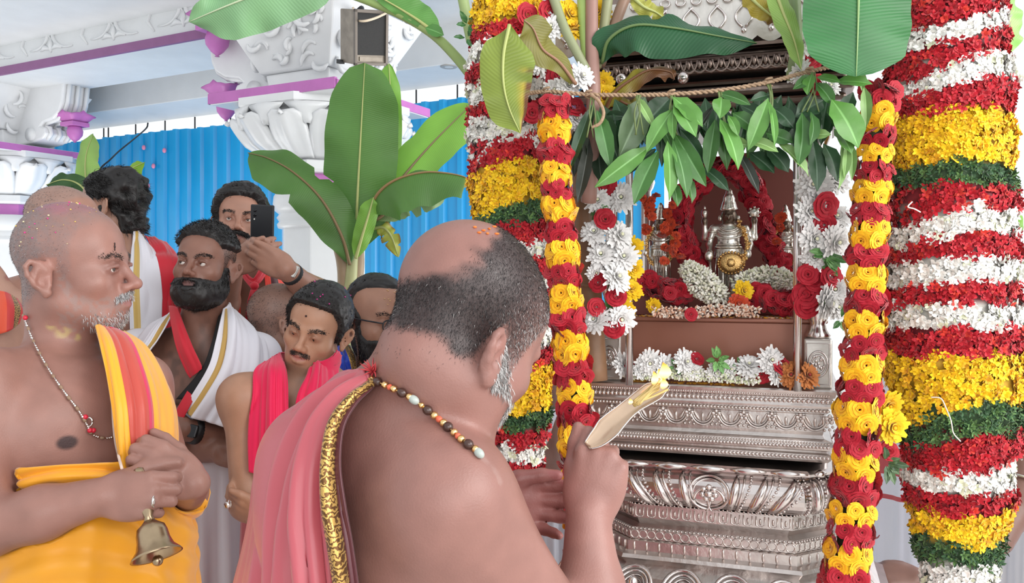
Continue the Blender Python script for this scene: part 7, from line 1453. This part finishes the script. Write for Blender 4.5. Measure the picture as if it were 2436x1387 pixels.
def banana(par, mid, wl, wr, col, face=(0, -1, 0), fold=.25, ripple=.008, tears=(), seed=0, rib=s2l((170, 176, 110)), ribr=.005, edge=None, colf=None, ends=(.5, .5), name='banana_leaf', droop=0.0):
    pts = catmull(PP(mid), 34); r = np.random.default_rng(seed+900); T = np.gradient(pts, axis=0); T /= np.linalg.norm(T, axis=1, keepdims=True); n0 = np.asarray(face, float); n = n0-T*(T@n0)[:, None]; n /= np.linalg.norm(n, axis=1, keepdims=True); s = np.cross(T, n)
    v = np.linspace(0, 1, 34); pr = np.minimum(np.clip(v/.16, 0, 1)**ends[0], np.clip((1-v)/.17, 0, 1)**ends[1]); Ym = pts[:, 1]; uu = np.linspace(-1, 1, 15); V, c, uv = [], [], []; ln = np.linalg.norm(np.diff(pts, axis=0), axis=1).sum(); ph = r.uniform(0, 6.28, 6)
    for i in range(34):
        for u in uu:
            w = (wl if u < 0 else wr); w = (np.interp(v[i], np.linspace(0, 1, len(w)), w) if np.ndim(w) else w)/F*Ym[i]*max(pr[i], .02)
            for tv, sd, dp in tears:
                if np.sign(u) == sd: w *= 1-dp*max(0, 1-abs(v[i]-tv)/.035)*abs(u)
            z = -fold*abs(u)**1.4*w+ripple*(math.sin(v[i]*17+ph[0]+u*1.5)+.6*math.sin(v[i]*31+ph[1]))*abs(u)**1.2; sw = (-.10*w*abs(u)); V.append(pts[i]+s[i]*u*w+n[i]*z+T[i]*abs(sw)*1.0-Z_*droop*abs(u)**1.5*w)
            k = np.asarray(col, float)*(1+.10*math.sin(v[i]*9+ph[2]+3*u)); k = k if colf is None else np.asarray(colf(u, v[i], k)); c.append(k); uv.append((u*.5+.5, v[i]*ln*5+abs(u)*.18))
    V = np.array(V); ribr = min(ribr, .0016*float(Ym.mean())); lf = mk(name, V, grid_faces(34, 15), m_ban, par, col=np.array(c), uv=np.array(uv)); mk('midrib', *tube(pts+n*.002, ribr*np.linspace(1.5, .3, 34), 8), M('midrib_%d' % seed, rib, .45), lf); return lf
def stalk(par, mid, r0, r1, col, name='stalk'): pts = catmull(PP(mid), 24); return mk(name, *tube(pts, np.linspace(r0, r1, 24), 12), m_stalk, par, col=np.asarray(col))
bp = thing('banana_plant', 'tall banana plant with broad green leaves tied before the white column', 'plant', P(815, 1000, 3.5)*[1, 1, 0]+[0, 0, 0])
GS = s2l((176, 178, 128)); GP = s2l((160, 138, 110))
stalk(bp, [(808, 2200, 3.5), (812, 1100, 3.5), (822, 800, 3.5), (838, 660, 3.5), (845, 590, 3.5)], .07, .035, GS, 'trunk'); stalk(bp, [(832, 800, 3.46), (850, 640, 3.45), (858, 580, 3.46), (905, 510, 3.47)], .035, .014, GP); stalk(bp, [(818, 780, 3.44), (818, 640, 3.43), (790, 545, 3.40), (760, 480, 3.38)], .035, .014, GP); stalk(bp, [(842, 740, 3.5), (850, 600, 3.5), (880, 520, 3.52)], .03, .014, GS); stalk(bp, [(828, 760, 3.42), (838, 620, 3.42), (846, 540, 3.43)], .03, .016, GS)
banana(bp, [(846, 600, 3.44), (850, 480, 3.42), (858, 330, 3.40), (868, 150, 3.36)], [70, 84, 88, 86, 74], [60, 84, 90, 86, 78], BL, fold=.12, seed=1, ripple=.012, tears=((.42, -1, .35),), ends=(.6, .42), face=(0, -1, .1))
banana(bp, [(900, 560, 3.6), (925, 400, 3.58), (930, 260, 3.56), (925, 150, 3.55)], [30, 40, 40, 30], [22, 26, 26, 18], BB, seed=2, fold=.1)
banana(bp, [(832, 630, 3.38), (812, 560, 3.36), (765, 475, 3.34), (700, 412, 3.34), (640, 378, 3.36), (590, 364, 3.4)], [20, 46, 62, 66, 62, 30], [30, 50, 56, 46, 40, 22], BL*.85, face=(.2, -1, .45), fold=.2, seed=3, ripple=.010, tears=((.5, 1, .6), (.52, -1, .3)), rib=s2l((126, 104, 70)))
banana(bp, [(900, 500, 3.5), (960, 420, 3.52), (1030, 340, 3.55), (1125, 245, 3.6)], [40, 58, 62, 50], [20, 50, 60, 55], BB*1.05, face=(-.2, -1, .3), fold=.15, seed=4, ripple=.008, rib=s2l((130, 110, 80)))
banana(bp, [(878, 500, 3.40), (905, 455, 3.36), (950, 425, 3.34), (1020, 410, 3.34), (1100, 420, 3.36), (1120, 440, 3.38)], [18, 26, 26, 22, 16, 6], [40, 66, 70, 60, 44, 12], BL*.95, face=(.1, -.8, .8), fold=.35, seed=5, ripple=.012, rib=s2l((150, 120, 80)), colf=lambda u, v, k: k*(1-sm(.8, .95, v))+np.array(s2l((196, 172, 40)))*sm(.8, .95, v), droop=.3)
banana(bp, [(895, 525, 3.44), (940, 490, 3.42), (990, 470, 3.42), (1060, 465, 3.44)], [10, 22, 24, 16], [16, 34, 40, 24], s2l((150, 176, 120)), face=(0, -1, .3), fold=.5, seed=6, ripple=.012, tears=((.5, 1, .7), (.7, 1, .5)), rib=s2l((160, 130, 100)))
banana(bp, [(846, 615, 3.36), (862, 560, 3.35), (880, 500, 3.35), (888, 470, 3.36)], [14, 22, 24, 8], [14, 24, 22, 8], BB, face=(.3, -1, .1), fold=.4, seed=7, ripple=.004)
banana(bp, [(888, 545, 3.44), (912, 542, 3.42), (932, 565, 3.42), (948, 612, 3.43)], [10, 18, 20, 10], [14, 24, 26, 10], s2l((176, 180, 80)), face=(0, -1, .4), fold=.5, seed=8, ripple=.012, tears=((.5, 1, .8), (.7, 1, .7), (.6, -1, .7), (.82, -1, .6)), colf=lambda u, v, k: k*(1-sm(.6, 1, abs(u)))+np.array(s2l((150, 112, 50)))*sm(.6, 1, abs(u)))
cd_ = mk('cord', *tube(catmull(PP([(690, 640, 3.46), (740, 655, 3.40), (800, 680, 3.38), (846, 698, 3.40), (870, 688, 3.52)]), 40), .006, 6), m_rope); tag(cd_, 'thin cord tied round the banana trunk and drawn to the left', 'cord')
bp2 = thing('banana_plant', 'banana plant behind the left column, only a few leaf tips showing', 'plant', P(230, 2000, 5.2)*[1, 1, 0]); stalk(bp2, [(228, 1250, 5.2), (226, 800, 5.2), (222, 480, 5.2)], .08, .03, GS, 'trunk')
banana(bp2, [(222, 500, 5.2), (205, 430, 5.15), (205, 370, 5.12), (222, 318, 5.1)], [20, 26, 24, 14], [20, 30, 28, 14], s2l((150, 184, 96)), seed=21, ripple=.01); banana(bp2, [(235, 470, 5.1), (270, 425, 5.05), (310, 402, 5.0), (345, 386, 5.0)], [8, 18, 20, 12], [14, 24, 26, 12], s2l((140, 178, 50)), face=(0, -1, .5), seed=22, fold=.4, ripple=.01); banana(bp2, [(222, 480, 5.1), (190, 440, 5.05), (150, 428, 5.0), (110, 440, 5.0)], [8, 20, 22, 12], [8, 22, 22, 12], s2l((60, 92, 52)), face=(0, -1, .4), seed=23, ripple=.01)
# leaves around the shrine: left bundle on a pole
bl_ = thing('banana_bundle', 'bundle of banana stalks and drooping leaves lashed to the left shrine post', 'plant', P(1405, 500, 1.66))
stalk(bl_, [(1408, -60, 1.68), (1408, 100, 1.66), (1412, 220, 1.64), (1410, 340, 1.66), (1400, 480, 1.70)], .012, .016, s2l((150, 114, 104))); stalk(bl_, [(1305, -40, 1.66), (1340, 60, 1.65), (1375, 130, 1.64), (1400, 175, 1.64)], .010, .009, s2l((140, 146, 110))); stalk(bl_, [(1388, -40, 1.70), (1390, 60, 1.68), (1398, 165, 1.66)], .014, .010, s2l((156, 180, 100))); stalk(bl_, [(1450, -40, 1.70), (1438, 60, 1.69), (1420, 160, 1.67)], .011, .009, s2l((148, 150, 112))); stalk(bl_, [(1500, -40, 1.72), (1462, 60, 1.70), (1428, 155, 1.68)], .012, .010, s2l((140, 110, 92)))
brn = s2l((110, 72, 44))
banana(bl_, [(1212, 60, 1.50), (1198, 130, 1.49), (1198, 200, 1.485), (1212, 260, 1.48), (1238, 318, 1.48)], [52, 78, 66, 44, 16], [34, 56, 54, 50, 20], s2l((132, 150, 64)), seed=31, fold=.10, ripple=.004, face=(0, -1, .05), ends=(.8, .7), rib=s2l((168, 176, 104)), colf=lambda u, v, k: k*(1-sm(.35, .85, -u)*sm(.35, .55, v+.12*math.sin(v*40)))+(np.array(brn) if -u > .72 else np.array(s2l((190, 168, 60))))*sm(.35, .85, -u)*sm(.35, .55, v+.12*math.sin(v*40)))
banana(bl_, [(1368, 200, 1.60), (1330, 150, 1.57), (1290, 118, 1.54), (1268, 70, 1.52), (1245, 48, 1.51)], [14, 26, 40, 44, 16], [14, 40, 60, 44, 14], s2l((128, 124, 62)), seed=32, fold=.2, ripple=.003, face=(.1, -1, .3), rib=s2l((150, 112, 90)))
banana(bl_, [(1432, 150, 1.66), (1450, 95, 1.63), (1510, 62, 1.61), (1600, 68, 1.60), (1700, 86, 1.60), (1800, 104, 1.61)], [24, 52, 62, 66, 50, 14], [16, 50, 66, 70, 44, 12], BD*.9, seed=33, fold=.15, face=(0, -.9, .5), ripple=.006, tears=((.50, -1, .9),), rib=s2l((96, 120, 70)), droop=.2)
banana(bl_, [(1440, 262, 1.66), (1462, 222, 1.64), (1500, 192, 1.63), (1545, 168, 1.62), (1592, 172, 1.62), (1604, 190, 1.62)], [8, 16, 20, 22, 18, 8], [8, 20, 22, 22, 16, 8], s2l((150, 140, 50)), seed=34, fold=.5, face=(0, -1, .5), ripple=.006, rib=brn, colf=lambda u, v, k: k*(1-sm(.3, .7, v+.2*u))+np.array(brn)*sm(.3, .7, v+.2*u))
banana(bl_, [(1420, 240, 1.68), (1455, 232, 1.66), (1500, 250, 1.65), (1530, 230, 1.66)], [6, 12, 14, 6], [8, 18, 18, 6], s2l((120, 110, 50)), seed=35, fold=.3, ripple=.006, rib=brn)
# leaves at the top
t = thing('banana_leaf', 'ribbed pale green banana leaf hanging into the top left', 'leaf', P(700, -30, 2.1)); stalk(t, [(795, -108, 2.15), (880, -170, 2.10), (1020, -210, 1.98), (1180, -120, 1.80)], .009, .014, GS); banana(t, [(800, -110, 2.15), (720, -60, 2.12), (620, -18, 2.10), (530, 18, 2.10), (450, 52, 2.12)], [60, 84, 86, 78, 40], [30, 40, 44, 40, 30], s2l((138, 184, 134)), seed=41, fold=.22, ripple=.016, face=(0, -1, -.35), rib=s2l((190, 205, 170)), ends=(.6, .45))
t = thing('banana_leaf', 'small banana leaf on a long curved green stalk above the left garland', 'leaf', P(1118, 170, 1.9)); stalk(t, [(1126, 186, 1.84), (1080, 130, 1.86), (1030, 82, 1.88), (965, 42, 1.90), (880, 5, 1.92), (780, -30, 1.94)], .012, .008, s2l((136, 158, 92))); banana(t, [(1046, 88, 1.87), (1000, 52, 1.88), (950, 20, 1.89), (880, -20, 1.9)], [4, 14, 18, 10], [20, 42, 44, 24], s2l((104, 158, 80)), seed=42, fold=.2, ripple=.004, face=(0, -1, -.1)); leaf(t, P(1012, 66, 1.86), P(1056, 84, 1.86), .03, G2)
t = thing('green_stalk', 'short green banana stalk rising behind the left garland top', 'plant', P(1120, 90, 1.86)); stalk(t, [(1098, -20, 1.86), (1108, 30, 1.86), (1122, 100, 1.86)], .012, .012, s2l((150, 170, 110)))
t = thing('banana_leaf', 'broad rounded banana leaf with pale veins hanging at the top right', 'leaf', P(2040, 0, 1.5)); stalk(t, [(2042, -125, 1.52), (2030, -190, 1.56), (1990, -230, 1.66), (1950, -190, 1.80)], .007, .012, GS); banana(t, [(2042, -130, 1.52), (2042, -40, 1.50), (2040, 60, 1.49), (2036, 182, 1.49)], [120, 134, 132, 110], [110, 126, 126, 100], s2l((64, 124, 72)), seed=43, fold=.10, ripple=.003, ends=(.5, .62), rib=s2l((140, 170, 110)), face=(0, -1, .1))
t = thing('banana_leaf', 'narrow pale green leaf curling down left of the broad rounded leaf', 'leaf', P(1850, 0, 1.6)); banana(t, [(1836, -40, 1.58), (1862, 30, 1.575), (1888, 95, 1.57), (1906, 168, 1.575)], [26, 30, 24, 8], [24, 26, 22, 8], s2l((144, 178, 92)), seed=44, fold=.3, ripple=.003)
t = thing('green_stalk', 'thick green stalk between the narrow leaf and the broad leaf', 'plant', P(1892, 70, 1.62)); stalk(t, [(1886, -40, 1.62), (1890, 30, 1.62), (1894, 110, 1.63), (1880, 190, 1.66)], .014, .010, s2l((130, 146, 104)))
t = thing('banana_leaf', 'yellowing torn leaf scrap at the top above the dark leaf', 'leaf', P(1530, 20, 1.66)); banana(t, [(1500, -10, 1.66), (1530, 16, 1.65), (1560, 30, 1.65), (1580, 45, 1.65)], [18, 24, 20, 8], [16, 20, 16, 8], s2l((176, 176, 84)), seed=45, tears=((.6, 1, .8),), ripple=.008)
t = thing('banana_leaf', 'brown-yellow leaf scrap at the top by the silver valance', 'leaf', P(1810, 20, 1.64)); banana(t, [(1770, -20, 1.64), (1800, 10, 1.63), (1830, 35, 1.63), (1850, 50, 1.63)], [20, 28, 24, 10], [20, 26, 20, 8], s2l((170, 152, 60)), seed=46, ripple=.006, colf=lambda u, v, k: k*(1-sm(.5, .9, v))+np.array(brn)*sm(.5, .9, v))
t = thing('banana_plant', 'banana plant behind the big garland, only pale leaf edges showing at the right', 'plant', P(2330, 1700, 1.98)*[1, 1, 0]); stalk(t, [(2320, 2300, 1.98), (2322, 1200, 1.98), (2326, 700, 1.97), (2340, 520, 1.96)], .05, .03, GS, 'trunk'); stalk(t, [(2326, 700, 1.97), (2350, 560, 1.95), (2376, 470, 1.92), (2388, 440, 1.90)], .02, .008, GS); stalk(t, [(2330, 600, 1.97), (2345, 400, 1.96), (2360, 150, 1.93), (2378, -30, 1.90)], .02, .008, GS); banana(t, [(2380, -40, 1.9), (2396, 30, 1.9), (2404, 80, 1.9), (2400, 130, 1.9)], [34, 38, 32, 12], [34, 38, 32, 12], s2l((160, 216, 120)), seed=47); 
banana(t, [(2384, 440, 1.9), (2402, 480, 1.9), (2412, 530, 1.9), (2408, 580, 1.9)], [18, 26, 24, 10], [18, 26, 24, 10], s2l((130, 180, 80)), seed=48)
# bamboo pole
bm2 = thing('bamboo_pole', 'brown bamboo pole standing behind the left flower string', 'pole', P(1417, 905, 1.865)); m_bam = M('bamboo', s2l((132, 98, 72)), .5, nvar=.25, nscale=18, bump=.2, bscale=60)
pth = catmull(PP([(1382, 300, 1.88), (1390, 480, 1.875), (1400, 640, 1.87), (1417, 905, 1.865)]), 30); mk('culm', *tube(pth, np.linspace(.024, .027, 30), 14), m_bam, bm2)
for i in (9, 21): mk('node_ring', *tube(np.array([pth[i]+[.026*math.cos(x), .026*math.sin(x), 0] for x in np.linspace(0, 6.2832, 24)]), .003, 6, cap=False), m_bam, bm2)
# ------------------------------------------------------------------ the burning offering in the priest's hand
sp_ = thing('offering_spoon', 'wavy silver spoon with burning wicks held up in the priest\'s hand', 'spoon', P(1440, 1040, 1.13))
mid_ = catmull(PP([(1398, 1062, 1.105), (1432, 1040, 1.11), (1470, 1000, 1.12), (1506, 968, 1.13), (1548, 940, 1.14), (1588, 914, 1.15)]), 30); wd_ = np.interp(np.linspace(0, 1, 30), [0, .12, .3, .5, .62, .85, 1], [.006, .012, .0175, .0135, .013, .016, .006]); V = []
Tm, _, _ = frames(mid_); nn = nrm((-.45, -.75, .50))
for i in range(30):
    s = nrm(np.cross(Tm[i], nn))
    for u in np.linspace(-1, 1, 9): V.append(mid_[i]+s*u*wd_[i]+nn*(.35*u*u*wd_[i]))
mk('trough', np.array(V), grid_faces(30, 9), M('spoon_silver', s2l((214, 186, 160)), .22, .75, nvar=.08, nscale=30), sp_, thick=.0012)
rim = np.array([V[i*9] for i in range(30)]+[V[i*9+8] for i in range(29, -1, -1)]); mk('rim', *tube(rim, .0010, 6), m_sil2, sp_)
wk = MB()
for i in range(16): a = P(1512+RNG.normal(0, 4), 962+RNG.normal(0, 4), 1.118); b = P(1570+RNG.normal(0, 8), 912+RNG.normal(0, 7), 1.128+RNG.normal(0, .003)); wk.add(*tube(catmull([a, a*.5+b*.5+RNG.normal(0, .0015, 3), b], 10), [.0016]*10, 6), s2l((206, 178, 110))*RNG.uniform(.6, 1.1))
wk.build('wick', m_stalk, sp_, kind='stuff')
def m_flame():
    m = bpy.data.materials.new('flame'); m.use_nodes = True; t = m.node_tree; t.nodes.clear(); N = t.nodes.new; e = N('ShaderNodeEmission'); a = N('ShaderNodeAttribute'); a.attribute_name = 'Col'; t.links.new(a.outputs['Color'], e.inputs[0]); e.inputs[1].default_value = 2.0; o = N('ShaderNodeOutputMaterial'); t.links.new(e.outputs[0], o.inputs[0]); return m
mfl = m_flame()
for i, (px, py, Y, r, h) in enumerate(((1576, 904, 1.125, .0085, .024), (1554, 916, 1.122, .0050, .019), (1576, 926, 1.12, .0055, .015), (1498, 962, 1.11, .0032, .008), (1566, 912, 1.128, .006, .020))):
    b = P(px, py, Y); pr = [(.0, 0), (.55, .10), (.95, .28), (1, .42), (.72, .65), (.36, .85), (.0, 1.0)]; V, Fs = lathe([(a*r, z*h) for a, z in pr], 12, cap=False); c = np.repeat(np.array([(1, .42, .08), (1, .55, .16), (1, .72, .36), (1, .78, .45), (1, .66, .26), (1, .42, .08), (1, .25, .03)]), 12, 0)
    V[:, 0] += .004*np.sin(V[:, 2]/h*3)*(r/.008); mk('flame', V+b, Fs, mfl, sp_, col=c)
